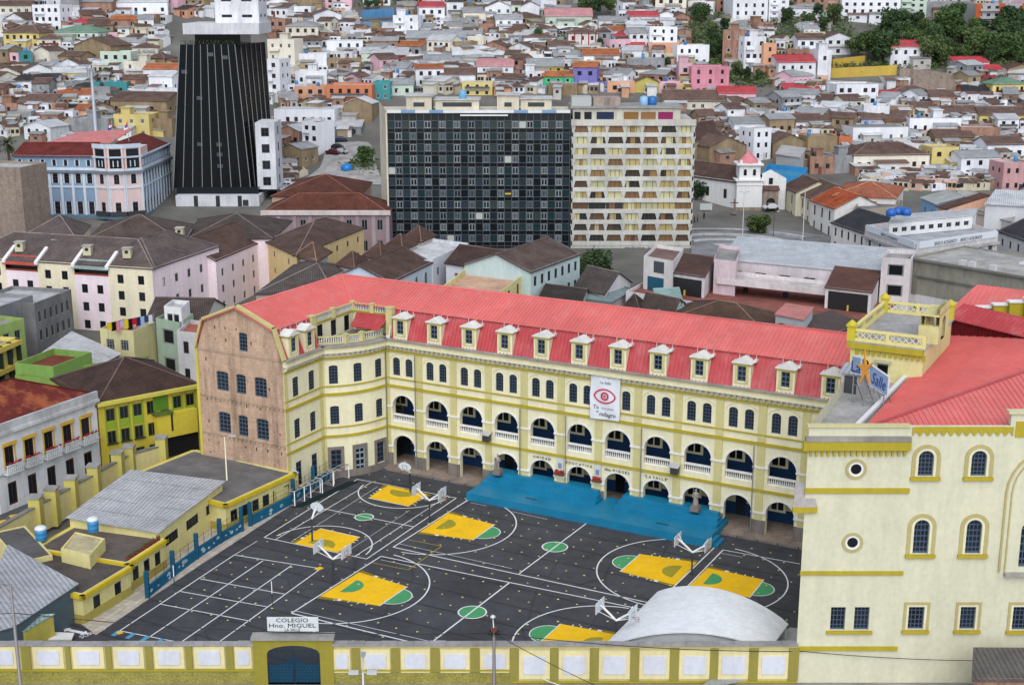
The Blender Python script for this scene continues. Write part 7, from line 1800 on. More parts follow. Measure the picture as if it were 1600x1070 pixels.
for u, k in ((.35, 3.0), (.35, 6.2), (.62, 3.0), (.62, 1.5), (.62, 2.3), (.1, 8), (.55, 9.2), (.8, 9)):
    a = bl.lerp(tl_, k / 10).lerp(br.lerp(tr_, k / 10), u); m = MB(); m.box(a.x - .7 - T0.x, a.x + .7 - T0.x, a.y - .1 - T0.y, a.y + .02 - T0.y, a.z - T0.z, a.z + .9 - T0.z); m.build('open_pane', PANEGLASS, tb, color=C('#4a5358'))
def tbox(name, x0, x1, y0, y1, Y, dep, mat, col, win=None):
    a, b = tP(x0, y0, Y), tP(x1, y1, Y); m = MB(uv=True); f_ = lambda s, z, d: (a.x + s - T0.x, Y + d - T0.y, z - T0.z)
    q = [(a.x - T0.x, Y - T0.y), (b.x - T0.x, Y - T0.y), (b.x - T0.x, Y + dep - T0.y), (a.x - T0.x, Y + dep - T0.y)]
    if win:
        for i in range(4): wall_face(m, tb, q[i], q[(i + 1) % 4], b.z - T0.z, a.z - T0.z, win if i < 2 else None, (.03, .035, .04))
        m.face([(p[0], p[1], a.z - T0.z) for p in q])
    else: m.prism(q, b.z - T0.z, a.z - T0.z)
    return m.build(name, mat, tb, color=col)
tbox('setback_floor', 304, 376, 52, 72, TY + 5, 14, DARKGLASS, None); tbox('roof_slab', 285, 405, 37, 54, TY + 3, 18, OLDPLASTER, C('#e4e4e8')); tbox('white_rooftop_box', 334, 405, -14, 38, TY + 7, 12, OLDPLASTER, C('#eeeef2'), W(2, 2, w=2.6, h=.7))
tbox('white_side_block', 398, 433, 192, 296, TY + 1, 10, OLDPLASTER, C('#e6e8ec'), W(1, 4, w=2.0, h=2.2, mc=2, mr=2)); tbox('podium', 274, 406, 306, 338, TY - 4, 14, OLDPLASTER, C('#e2e4e8')); tbox('podium_glass', 276, 404, 293, 306, TY - 1, 10, GLASS, None)
for u in (.24, .5, .76): a = tP(274 + 132 * u, 306, TY - 4); m = MB(); m.box(a.x - .5 - T0.x, a.x + .5 - T0.x, -4.06, -3.95, 0, a.z - T0.z); m.build('podium_slot', FRAME, tb, color=(.02, .02, .022))
p = tP(385, 318, TY - 4.1); m = MB(); m.box(p.x - .9 - T0.x, p.x + .5 - T0.x, p.y - T0.y - .02, p.y - T0.y + .05, p.z - T0.z - .6, p.z - T0.z + .9); m.build('bank_emblem', PAINT, tb, color=(.03, .03, .04))
pl = MB(); rr = random.Random(9)
for k in range(260):
    p = tl_.lerp(tr_, rr.random()) + Vector((0, rr.random() * 1.5, rr.random() * .9)) - T0; s = .25; a = rr.random() * 6.3; pl.face([p, p + Vector((s * math.cos(a), s * math.sin(a), .3)), p + Vector((s * math.cos(a + 1), s * math.sin(a + 1), .1))])
pl.build('roof_planting', LEAF, tb, color=(.07, .1, .04))['kind'] = 'stuff'
# ---- blue and pink corner palace
PY = 330.0
def pP(x, y, Y=PY): return atY(x, y, Y)
pc = thing('corner_palace', 'blue and pink stucco palace with round corner bay and red roof', 'building', (pP(95, 350).x, PY, -1))
O = pc.location.copy(); BLUE2, PALE, PK = C('#8ea6bf'), C('#dce6ee'), C('#ecd0cc')
zr = lambda y: pP(95, y).z - O.z
a, b = pP(31, 350), pP(158, 356); a = Vector((a.x - O.x, 0, 0)); b = Vector((b.x - O.x, -1.5, 0))
rgt0 = Vector((pP(228, 350).x - O.x, -.5, 0)); rgt1 = Vector((pP(272, 335, PY + 26).x - O.x, 26, 0))
zc = [zr(350) - 1, zr(338), zr(298), zr(267), zr(247)]
def pal(P_, Q_, n, wallc, tri=True):
    f_, L_, a_ = line_map(P_, Q_); m = MB(uv=True); g = L_ / n
    ros = ((zc[0], zc[1] + .2, 1.6, 3.0, 0, .05), (zc[1] + .2, zc[2] + 1.2, 1.3, 3.1, 0, .12), (zc[2] + 1.2, zc[3] + .2, 1.25, 2.4, .35, .5), (zc[3] + .2, zc[4] + .4, .8, 1.5, .4, .6))
    for z0, z1, w_, h_, ar, si in ros:
        for i in range(n):
            c = g * (i + .5); h2 = min(h_, (z1 - z0) * .8); zb = z0 + (z1 - z0 - h2) * si; ww = min(w_, g * .5)
            cell(m, f_, g * i, g * (i + 1), z0, z1, (c - ww / 2, c + ww / 2, zb, zb + h2, ar * ww), .2)
            put_window(pc, f_, a_, c - ww / 2, c + ww / 2, zb, zb + h2, winmesh(2, 3, ar * ww / h2 if ar else 0), C('#4a3a3c'), .12)
            fbox('window_surround', f_, c - ww / 2 - .25, c - ww / 2 - .02, zb, zb + h2, .08, CLEAN, PALE, parent=pc); fbox('window_surround', f_, c + ww / 2 + .02, c + ww / 2 + .25, zb, zb + h2, .08, CLEAN, PALE, parent=pc)
    m.build('wall', CLEAN, pc, color=wallc)
    for i in range(n + 1): fbox('pilaster', f_, max(0, g * i - .32), min(L_, g * i + .32), zc[1] + .6, zc[3] - .4, .18, CLEAN, PALE, parent=pc)
    fbox('shop_band', f_, 0, L_, zc[1] - .2, zc[1] + .6, .35, CLEAN, C('#6c8796'), parent=pc); fbox('cornice', f_, -.1, L_ + .1, zc[3] - .3, zc[3] + .3, .6, CLEAN, C('#7d8690'), parent=pc); fbox('string_course', f_, 0, L_, zc[2] + .9, zc[2] + 1.3, .2, CLEAN, PALE, parent=pc); fbox('attic_course', f_, 0, L_, zc[3] + .3, zc[3] + .9, .25, CLEAN, PALE, parent=pc); fbox('eaves', f_, -.1, L_ + .1, zc[4] + .3, zc[4] + .7, .4, CLEAN, C('#c3d0dc'), parent=pc)
    return f_, L_, a_
fA, LA, aA = pal(a, b, 7, BLUE2)
cr_ = (b + rgt0) / 2 + Vector((0, -3.2, 0))
bays = [b, b.lerp(cr_, .55) + Vector((.3, -.5, 0)), (b + rgt0) / 2 + Vector((1.6, -2.9, 0)), rgt0.lerp(cr_, .4) + Vector((.3, -.2, 0)), rgt0]
bays = [b, b.lerp(rgt0, .33) + Vector((0, -2.2, 0)), b.lerp(rgt0, .68) + Vector((0, -2.0, 0)), rgt0]
for i in range(3):
    pal(bays[i], bays[i + 1], 1, PK)
    f_, L_, a_ = line_map(bays[i], bays[i + 1]); fbox('loggia_glass', f_, .6, L_ - .4, zc[3] + .9, zc[4] + 2.4, .05, GLASS, None, parent=pc)
    for u in (.15, L_ - .5): fbox('column', f_, u, u + .45, zc[3] + .3, zc[4] + 2.6, .3, CLEAN, PK, parent=pc)
    fbox('balcony_rail', f_, 0, L_, zc[1] + .6, zc[1] + 1.6, .7, METAL, (.05, .05, .06), parent=pc); fbox('attic', f_, -.1, L_ + .1, zc[4] + 2.6, zc[4] + 3.6, .35, CLEAN, C('#cdd8e2'), parent=pc); fbox('dark_awning', f_, -.1, L_, zc[1] - 1.2, zc[1] - .3, 1.6, CLOTH, (.02, .03, .03), parent=pc)
m = MB(uv=True); m.prism([p.xy for p in bays] + [(rgt0.x, 6), (b.x, 6)], zc[3], zc[4] + 2.6); m.build('corner_core', CLEAN, pc, color=PK)
pal(rgt0, rgt1, 10, BLUE2)
back = Vector((a.x, 26, 0))
m = MB(uv=True); m.face([(a.x, 24, 0), (a.x, 0, 0), (a.x, 0, zc[4]), (a.x, 24, zc[4])]); m.build('end_wall', OLDPLASTER, pc, color=C('#c8c8c4'))
m = MB(uv=True); zt = zc[4] + .6; m.slab([(a.x - .3, -.6, zt), (b.x - .4, -2, zt), (b.x - .4, 6, zt + 2.6), (a.x + .6, 6, zt + 2.6)], .2); d = (rgt1 - rgt0).normalized(); n_ = Vector((-d.y, d.x, 0)) * 7; q = rgt0 + d * 3
m.slab([(q.x, q.y, zt), (rgt1.x, rgt1.y, zt), (rgt1.x + n_.x, rgt1.y + n_.y, zt + 2.8), (q.x + n_.x, q.y + n_.y, zt + 2.8)], .2); m.build('red_tile_roof', TILE, pc, color=C('#843a34'))
m = MB(uv=True); m.slab([(a.x + 6, 6.5, zt + 2.4), (b.x + 2, 6.5, zt + 2.4), (rgt1.x - 8, 22, zt + 4.2), (a.x + 9, 22, zt + 3.4)], .15); m.build('pink_sheet_roof', SHEET, pc, color=C('#e88a84'))
for x, lb, cols3 in ((176, 'striped flag on the left roof mast of the palace', ('#c8322e', '#e8e8ec', '#2c4a8c')), (201, 'red white and blue flag on the right roof mast of the palace', ('#d8402e', '#3a50a0', '#e8e0e0'))):
    p = pP(x, 215, PY + 4); fl = thing('flag_pole', lb, 'flag', (p.x, p.y, p.z)); m = MB(); m.tube([(0, 0, -1), (0, 0, 4.2)], .07, 5); m.build('mast', METAL, fl, color=(.3, .3, .3))
    for i, c_ in enumerate(cols3): m = MB(); m.face([(.05 - i * .3, -.02, 3.9 - i * .5), (-.4 - i * .3, -.1, 3.3 - i * .6), (-.3 - i * .35, -.1, 2.7 - i * .5), (.05, 0, 3.3 - i * .6)]); m.build('flag_stripe', CLOTH, fl, color=C(c_))
B('stone_building', 'tan stone faced building at the far left by the street', [(-70, 258), (31, 262), 10], 17.0, (.3, .24, .18), mat=STONE, deck=(.5, .5, .5))
# ================================================================== HILLSIDE TOWN
# x-left x-right eave base wall roof(form+cover) storeys yaw
TABLE = """
0 50 10 37 cr gb 2 8|51 98 10 50 wh f- 3 -12|98 125 0 30 gy f- 2 5|125 178 4 28 bk gm 1 -10|178 262 4 26 wh gw 1 6|3 66 52 77 ye hb 2 -14|100 135 37 48 pk gr 1 10|126 180 40 52 tn gb 1 -16|178 245 24 43 tn f- 1 0|80 157 51 70 mi hg 2 -10
161 184 52 62 pk f- 1 0|184 243 55 68 cr f- 1 -8|0 16 78 108 tn gm 2 -20|16 32 84 111 pk f- 2 -20|32 52 82 111 te f- 2 28|52 82 80 108 cr xb 1 -24|84 130 88 108 tn gb 1 -20|112 180 72 97 tn xb 1 -20|157 207 82 112 mi f- 2 -8|194 230 97 125 cr f- 2 -10
224 278 109 134 wh go 1 -6|20 86 127 144 wh gd 1 -8|148 199 129 152 te f- 1 0|87 145 148 162 wh go 1 -6|27 87 159 173 cr gb 1 -6|147 174 136 158 gy f- 1 -10|50 117 174 192 wh fw 2 -10|14 50 175 198 gy f- 1 0|106 174 186 216 gy f- 1 -14|117 146 172 188 pe go 1 -8
33 86 198 222 wh xw 2 -24|178 236 180 216 ye f- 2 -8|170 265 158 181 tn gb 1 -12|222 275 148 165 wh gw 1 -10|0 28 162 178 bk f- 1 0|225 272 186 214 tn f- 1 -14|232 272 120 150 wh gw 1 -14
418 463 64 115 cr f- 3 -14|419 440 95 160 wh f- 4 -18|508 550 -2 14 pk f- 2 0|418 447 31 58 bk f- 2 -10|446 498 42 66 cr hm 2 -8|547 581 48 63 wh fw 1 0|580 598 43 58 tn f- 1 0|598 619 44 60 or gw 1 0|614 654 26 60 wh f- 3 -10|655 695 12 40 wh gr 2 8
652 680 46 56 gy gm 1 0|698 724 4 36 wh hd 2 0|724 773 20 39 cr gm 1 8|758 802 12 35 wh xb 2 8|695 753 53 63 wh gm 1 0|635 728 60 76 gy gm 1 0|708 788 86 99 gy gw 1 6|511 567 65 88 wh fw 2 4|465 511 85 110 wh f- 1 0|582 622 64 79 bk gm 1 0
564 637 86 101 rd gw 1 0|627 675 95 104 cr hb 1 0|662 720 96 106 gy gm 1 0|563 599 93 111 mi f- 2 0|650 694 108 134 wh go 2 12|688 743 117 132 wh gb 1 4|746 802 104 125 wh gp 2 0|511 565 92 112 tn f- 1 -6|462 511 112 136 wh f- 1 0|461 510 136 164 pe f- 2 0
510 582 134 167 or f- 2 -4|583 610 129 156 te f- 2 -6|610 646 132 150 mi gm 1 0|537 582 162 190 tn xw 1 -10|428 524 172 200 wh fw 1 -6|470 502 192 240 wh f- 3 -30|429 473 204 230 bk xw 1 -30|434 476 232 262 tn xm 1 -30|521 564 198 212 gy sw 1 0
800 814 8 36 mi gb 2 0|814 843 10 36 wh xb 1 10|852 925 26 46 mi gp 1 0|886 934 53 80 wr hb 2 0|934 954 50 76 gy hb 2 0|984 1030 26 42 wh gr 1 8|1030 1052 22 40 wh xb 1 0|1052 1078 26 40 bk xb 1 12|954 990 57 71 cr hr 1 0|982 1008 73 84 wh gr 1 0
1014 1058 44 78 wh f- 3 8|1057 1080 48 70 bk xm 1 10|1057 1108 72 104 wh f- 2 6|1079 1139 106 148 pn f- 3 6|1060 1080 100 140 pk f- 2 0|912 968 87 105 wh go 1 4|927 978 106 118 bk f- 1 0|866 921 88 99 gy gm 1 6|823 881 104 124 yo gm 2 0|848 896 120 141 gn go 2 0
895 932 106 141 pu go 2 -10|921 956 128 143 pu fw 1 0|949 992 128 145 pe fw 1 0|990 1030 129 145 yo xb 1 0|1030 1062 128 146 pk f- 1 0|1062 1078 131 148 ye f- 1 0|979 1038 93 116 gy f- 1 0|1035 1133 158 172 cr gb 1 -6|1122 1180 146 168 pk gr 1 -4
1128 1162 50 108 bk f- 3 -10|1160 1196 60 116 wh f- 3 14|1191 1212 70 118 pe f- 3 10|1143 1200 -8 38 wh f- 4 10|1103 1170 228 252 tn xb 1 26|1174 1206 202 250 wh f- 3 24|1145 1200 193 212 wh gm 1 12
1200 1232 0 36 wh f- 4 8|1233 1292 -2 21 db f- 3 0|1315 1404 -8 33 wh f- 4 -8|1404 1446 -4 30 mi f- 4 -6|1446 1500 4 28 gy f- 2 0|1520 1602 8 52 og f- 4 6|1560 1602 50 72 wh fw 2 0|1245 1290 62 86 wh gb 2 8|1288 1330 60 86 wh xb 2 8|1214 1275 98 128 wh gr 2 10
1276 1298 80 126 wh f- 2 10|1226 1283 142 153 tn gr 1 8|1387 1455 74 105 wh gr 2 14|1381 1422 123 134 wh f- 1 0|1490 1547 98 110 wh gr 1 10|1537 1565 110 120 wh gr 1 0|1497 1555 119 129 rd f- 1 0|1548 1604 132 158 ye hg 2 6|1505 1571 144 158 or gd 1 0|1305 1372 133 165 wh f- 2 6
1372 1404 150 162 wh gr 1 0|1390 1467 146 157 tn hb 1 0|1452 1490 150 172 bk gb 1 0|1349 1388 166 192 wh f- 1 -10|1387 1426 166 185 tn fw 1 0|1425 1462 168 184 cr gb 1 8|1490 1572 157 173 wh f- 1 -4|1470 1530 176 190 wh gb 1 6|1530 1600 180 198 ye gb 1 -4|1200 1242 186 214 tn gm 1 14
1242 1300 190 206 wh gb 1 6|1309 1331 214 238 or f- 2 10|1331 1453 242 270 cr hb 1 6|1453 1497 231 268 ye f- 2 8|1498 1563 246 276 wh gm 2 10|1205 1262 222 247 tn xb 1 14|1260 1308 214 248 tn f- 1 10|1265 1303 245 272 bk f- 1 0|1301 1356 243 270 gy f- 2 14|1420 1500 186 212 wh f- 1 0
1500 1560 200 228 bk f- 1 -6|1330 1420 200 226 wh fm 1 8|1345 1420 186 200 pl gb 1 0|1540 1602 226 250 wh gb 1 8|1460 1520 214 232 tn gb 1 0|1563 1610 255 300 pi f- 2 10
"""
WC = {'wh': ('#fafbff', 'white'), 'cr': ('#f6eeda', 'cream'), 'gy': ('#a8a9aa', 'grey block'), 'bk': (None, 'red brick'), 'ye': ('#ecd68a', 'yellow'), 'pk': ('#f0c2cc', 'pale pink'), 'pn': ('#ee9fb0', 'bright pink'), 'tn': ('#ab9576', 'tan'),
      'mi': ('#d6e6d4', 'mint green'), 'te': ('#4fa0a4', 'teal'), 'or': ('#d98460', 'orange'), 'pe': ('#eab08e', 'peach'), 'rd': ('#a0484a', 'dark red'), 'wr': ('#f0e6e0', 'red trimmed white'), 'yo': ('#cfc06a', 'olive yellow'), 'gn': ('#4cc98c', 'bright green'), 'pu': ('#8c86cc', 'purple'),
      'db': ('#6a4a42', 'brown brick'), 'og': ('#b8b4b4', 'orange and grey'), 'pl': ('#d8c8e0', 'lilac'), 'pi': ('#d8a8a8', 'rose pink')}
RC = {'b': ('#82695f', TILE, 'brown tiled'), 'r': ('#cc5258', SHEET, 'red sheet'), 'o': ('#cf7c52', TILE, 'orange tiled'), 'm': ('#a9abac', SHEET, 'grey metal'), 'w': ('#dcdee0', SHEET, 'white metal'), 'd': ('#4e4a4c', TILE, 'dark tiled'), 'g': ('#7fa088', SHEET, 'green sheet'), 'p': ('#dda0a0', SHEET, 'pink sheet')}
NUM = {1: 'one-storey', 2: 'two-storey', 3: 'three-storey', 4: 'four-storey', 5: 'five-storey'}
FORM = {'g': 'gable', 'x': 'gable', 'h': 'hip', 's': 'shed'}
hrg = random.Random(21)
HOUSES, RECTS = [], []
MAXH = 345
tank_mb = MB(); tank_mb.lathe([(.5, 0), (.55, .2), (.55, 1.1), (.3, 1.35), (.15, 1.4)], 8); TANK = tank_mb.mesh('roof_tank', PLASTIC)
ant = MB(); ant.tube([(0, 0, 0), (0, 0, 2.6)], .04, 4); ant.tube([(-.5, 0, 2.3), (.5, 0, 2.3)], .025, 4); ant.tube([(-.35, 0, 2.0), (.35, 0, 2.0)], .025, 4); ANT = ant.mesh('antenna', METAL)
roomm = MB(uv=True); roomm.box(-1.4, 1.4, -1.4, 1.4, 0, 2.3); roomm.box(-1.7, 1.7, -1.7, 1.7, 2.3, 2.45); ROOM = roomm.mesh('stair_room', OLDPLASTER)
dishm = MB(); dishm.lathe([(.02, 0), (.3, .06), (.48, .16)], 10); DISH = dishm.mesh('satellite_dish', METAL)
doorm = MB(); doorm.box(-.5, .5, -.05, .05, 0, 2.1); DOOR = doorm.mesh('door', FRAME)
def house(xl, xr, ye, yb, wcode, rcode, fl, yaw, depth=None, filler=False):
    xc = (xl + xr) / 2; p = T(xc, yb); t = (p - CAMP).dot(Vector((0, CT, -ST))) / FPX
    w = max(3.5, (xr - xl) * t); h = max(2.4, (yb - ye) * t * 1.02); a = R(yaw)
    dp = depth or min(13, max(7.5, w * .8)); d = Vector((math.cos(a), math.sin(a), 0)); n = Vector((-math.sin(a), math.cos(a), 0))
    c0 = p - d * w / 2; z0 = min(tz(c0.x, c0.y), tz(p.x, p.y), tz((c0 + d * w).x, (c0 + d * w).y))
    cs = [c0, c0 + d * w, c0 + d * w + n * dp, c0 + n * dp]
    col, wname = WC[wcode]; form, cov = rcode[0], rcode[1]
    zt = p.z + h
    cols = max(1, int(w / hrg.uniform(2.3, 3.1))); fls = max(1, min(5, fl)) 
    wc_ = hrg.choice([C('#3a3632'), C('#2e3036'), C('#5a4a40'), C('#e4e2dc'), C('#4a3a34')])
    blank = wcode in ('tn', 'gy') and form in 'xf' and hrg.random() < .7 or (xr - xl) > 30 and fl == 1 and wcode == 'wh' and form == 'f' and hrg.random() < .4
    hh = (zt - p.z) / fls
    spec = None if blank else W(cols, fls, w=hrg.choice([.9, 1.1, 1.3]), h=min(1.35, hh * .5), mc=hrg.choice([1, 2, 2, 3]), m=.35, sill=.5, zt=.25, arch=.2 if hrg.random() < .08 else 0, skip={(hrg.randrange(cols), hrg.randrange(fls)) for _ in range(1 if hrg.random() < .4 else 0)})
    side = None if blank or hrg.random() < .35 else W(max(1, int(dp / 3.6)), fls, w=.9, h=min(1.2, hh * .45), m=.6, zt=.25)
    lead = z0 - 2.0
    kind = {'f': 'flat', 'g': 'gable', 'x': 'gable', 'h': 'hip', 's': 'shed'}[form]
    rc, rm, rn = RC.get(cov, (None, None, 'flat'))
    cc = C(col) if col else (.33, .19, .13)
    k = hrg.uniform(.9, 1.04); cc = tuple(min(.85, v * k) for v in cc)
    deckc = C('#d8dadc') if cov == 'w' else C('#9a9c9e') if cov == 'm' else hrg.choice([(.42, .41, .4), (.3, .29, .28), (.5, .48, .46), (.36, .25, .21)])
    nm = 'hillside_house' if fl < 4 else 'apartment_block'
    rcol = C(rc) if rc else None
    if rcol: kk = hrg.uniform(.85, 1.12); rcol = tuple(v * kk for v in rcol)
    bmat = REDBRICK if wcode in ('bk', 'db') else CONCRETE if wcode in ('gy', 'tn') else PLASTER if hrg.random() < .5 else OLDPLASTER
    faces = {0: spec, 1: side, 3: side} if spec else {}
    # window storeys sit above the sloping footing
    root, lc = building(nm, 'x', 'house' if fl < 4 else 'apartment block', cs, p.z - .2, zt, cc, kind, rm, rcol, hrg.uniform(.14, .22) * (dp if form != 'x' else w) if rcol else 1, .35, 1 if form == 'x' else 0, faces, 'houses on the hillside', bmat, .5 if cov == '-' else .15, wc_, deckc, deep=5.0)
    hz_ = zt - p.z + .2
    if form == 'f':
        r_ = hrg.random(); q = lambda: (lc[0].lerp(lc[1], hrg.uniform(.2, .8)) + (lc[3] - lc[0]) * hrg.uniform(.25, .8))
        if r_ < .4 and cov == '-': s = q(); link('stair_room', ROOM, root, (s.x, s.y, hz_ - .5), 0, tuple(v * .95 for v in cc))
        if hrg.random() < .5: s = q(); link('roof_tank', TANK, root, (s.x, s.y, hz_ - .3), 0, hrg.choice([C('#2f6fb0'), (.02, .02, .02), C('#b8c4cc'), C('#3d88bd')]))
    if hrg.random() < .3: s = (lc[0] + lc[2]) / 2; link('antenna', ANT, root, (s.x, s.y, hz_ + (.2 if form == 'f' else 1.2)), hrg.random() * 3, (.2, .2, .2))
    if fl >= 3 and spec and hrg.random() < .6:
        f_, L_, a_ = line_map(lc[0], lc[1])
        for i in range(1, fls): fbox('balcony', f_, L_ * .08, L_ * .45, hz_ / fls * i - .1, hz_ / fls * i + .75, .8, CLEAN, tuple(min(.85, v * 1.05) for v in cc), parent=root)
    elif spec and fl == 2 and hrg.random() < .35:
        f_, L_, a_ = line_map(lc[0], lc[1]); fbox('balcony', f_, L_ * .1, L_ * .9, hz_ / 2 - .1, hz_ / 2 + .1, .7, CONCRETE, (.5, .5, .48), parent=root); fbox('balcony_rail', f_, L_ * .1, L_ * .9, hz_ / 2 + .1, hz_ / 2 + .8, .68, METAL, hrg.choice([(.1, .1, .1), (.6, .6, .6), C('#6a3a34')]), parent=root)
    if spec and hrg.random() < .5: f_, L_, a_ = line_map(lc[0], lc[1]); pp = f_(L_ * hrg.uniform(.3, .7), .1, -.02); link('door', DOOR, root, pp, a_, hrg.choice([C('#5a3a28'), C('#3a3a40'), C('#7a4a3a'), C('#d0d0d0')]))
    if wcode == 'wr' or wcode == 'og':
        f_, L_, a_ = line_map(lc[0], lc[1])
        for i in range(5): fbox('trim_strip', f_, L_ * i / 4.4, L_ * i / 4.4 + (.35 if wcode == 'wr' else 2.2), 0, hz_, .1, CLEAN, C('#b03a3c') if wcode == 'wr' else C('#c4603a') if i % 2 == 0 else C('#8a8a8e'), parent=root) if not (wcode == 'og' and i % 2) else None
    for k in range(hrg.choice([1, 1, 2, 2, 3])):      # lean-tos and added rooms
        side_ = hrg.choice([0, 0, 1, 3]); fa, La, aa = line_map(lc[side_], lc[(side_ + 1) % 4]); u = hrg.uniform(0, .55) * La; aw = hrg.uniform(.25, .5) * La; dd = hrg.uniform(1.5, 3.6); ah = min(hz_ * .8, hrg.uniform(2.2, 3.4)); am = MB(uv=True)
        q0, q1, q2, q3 = fa(u, 0, -dd), fa(u + aw, 0, -dd), fa(u + aw, 0, -.02), fa(u, 0, -.02); am.prism([q0[:2], q1[:2], q2[:2], q3[:2]], -5, [ah, ah, ah + .5, ah + .5])
        ao = am.build('added_room', hrg.choice([OLDPLASTER, CONCRETE, PLASTER, REDBRICK]), root, color=hrg.choice([cc, cc, C('#cfcac2'), C('#f0eeea'), C('#b8a588')]))
        rm2 = MB(uv=True); e0, e1, e2, e3 = fa(u - .3, ah + .02, -dd - .4), fa(u + aw + .3, ah + .02, -dd - .4), fa(u + aw + .3, ah + .62, 0), fa(u - .3, ah + .62, 0); rm2.slab([e0, e1, e2, e3], .08); rm2.build('lean_to_roof', hrg.choice([SHEET, SHEET, TILE, CONCRETE]), root, color=hrg.choice([C('#b4b4b4'), C('#dcdee0'), C('#86685c'), C('#b0aaa2'), C('#d0d2d4')]))
        if ah > 2.4: link('window', winmesh(2, 1), root, fa(u + aw / 2, ah * .4, -dd - .04), aa, (.15, .15, .15), (min(1.1, aw * .4), 1, .9))
    sz = 'wide ' if w > 17 else 'narrow ' if w < 7 else ''
    HOUSES.append((root, f"{sz}{wname} {NUM[fls]} {'house' if fl < 4 else 'block'}" + (f" with {rn} roof" if form != 'f' else (', pale flat roof' if cov == 'w' else ', flat roof')), xc, (ye + yb) / 2))
    RECTS.append((xl - 3, ye - 6, xr + 3, yb + 2))
for part in TABLE.replace('\n', '|').split('|'):
    v = part.split()
    if len(v) == 8: house(*[float(x) for x in v[:4]], v[4], v[5], int(v[6]), float(v[7]))
# remaining plots between the ones above
BLOCKED = [(262, 30, 436, 330), (585, 150, 1090, 400), (478, 192, 600, 330), (1080, 240, 1340, 420), (0, 215, 280, 380), (1080, 25, 1130, 100), (1130, 105, 1215, 150), (1290, 20, 1600, 95), (1210, 30, 1250, 60), (1297, 85, 1500, 142), (1440, 90, 1490, 120), (1300, 300, 1600, 400), (560, 0, 615, 40), (895, 0, 965, 28), (1455, 60, 1600, 100)]
def blocked(x0, y0, x1, y1, rects):
    return any(x0 < r[2] and x1 > r[0] and y0 < r[3] and y1 > r[1] for r in rects)
wl_ = ['wh'] * 13 + ['cr'] * 6 + ['gy'] * 5 + ['tn'] * 5 + ['bk'] * 2 + ['pe', 'pk', 'mi', 'ye']
rl_ = ['gb'] * 4 + ['gm'] * 4 + ['fw'] * 5 + ['f-'] * 8 + ['xb'] * 3 + ['go', 'gw', 'gw', 'hb', 'hb', 'gd']
for row in range(44):
    yb_ = 20 + row * 6.8
    x = -24 + (row % 3) * 11
    while x < 1625:
        wpx = hrg.uniform(22, 50); hpx = hrg.uniform(12, 26)
        tgt = (x + 7, yb_ - hpx * .55, x + wpx - 7, yb_ - 5)
        if len(HOUSES) < MAXH and not blocked(*tgt, [(r[0] + 4, r[1] + 5, r[2] - 4, r[3] - 4) for r in RECTS]) and not blocked(x, yb_ - hpx, x + wpx, yb_, BLOCKED):
            house(x, x + wpx, yb_ - hpx, yb_, hrg.choice(wl_), hrg.choice(rl_), 1 if hpx < 19 else 2, hrg.choice([hrg.uniform(-14, 14), hrg.uniform(14, 38), hrg.uniform(-38, -14)]), None, True)
            x += wpx + 2
        else: x += 14
for xx in range(-30, 1640, 46):     # upper edge of the hill
    if not blocked(xx, -12, xx + 40, 8, RECTS + [(1250, -40, 1600, 30), (890, -40, 970, 30), (330, -40, 410, 30)]): house(xx, xx + 42, -16, 9, hrg.choice(wl_), hrg.choice(rl_), 2, hrg.uniform(-15, 15))
# the rest of the packed town: small houses and sheds past the countable ones, one mass
def flatmat(name, hexc, base=OLDPLASTER):
    m = base.copy(); m.name = name; n = m.node_tree
    for k in list(n.nodes):
        if k.type == 'OBJECT_INFO':
            rgb = n.nodes.new('ShaderNodeRGB'); rgb.outputs[0].default_value = (*C(hexc), 1)
            for l in list(k.outputs['Color'].links): n.links.new(rgb.outputs[0], l.to_socket)
    return m
FM = [flatmat('town_white', '#f6f6fa'), flatmat('town_cream', '#e4d8bc'), flatmat('town_grey', '#a4a4a4', CONCRETE), flatmat('town_tan', '#a8937a', CONCRETE), flatmat('town_brown_tile', '#80685e', TILE), flatmat('town_grey_sheet', '#b0b2b4', SHEET), flatmat('town_pale_sheet', '#d8dadc', SHEET), flatmat('town_window', '#262628', FRAME), flatmat('town_peach', '#e0b8a0')]
tm_ = MB(uv=True); rg8 = random.Random(77); nsm = 0
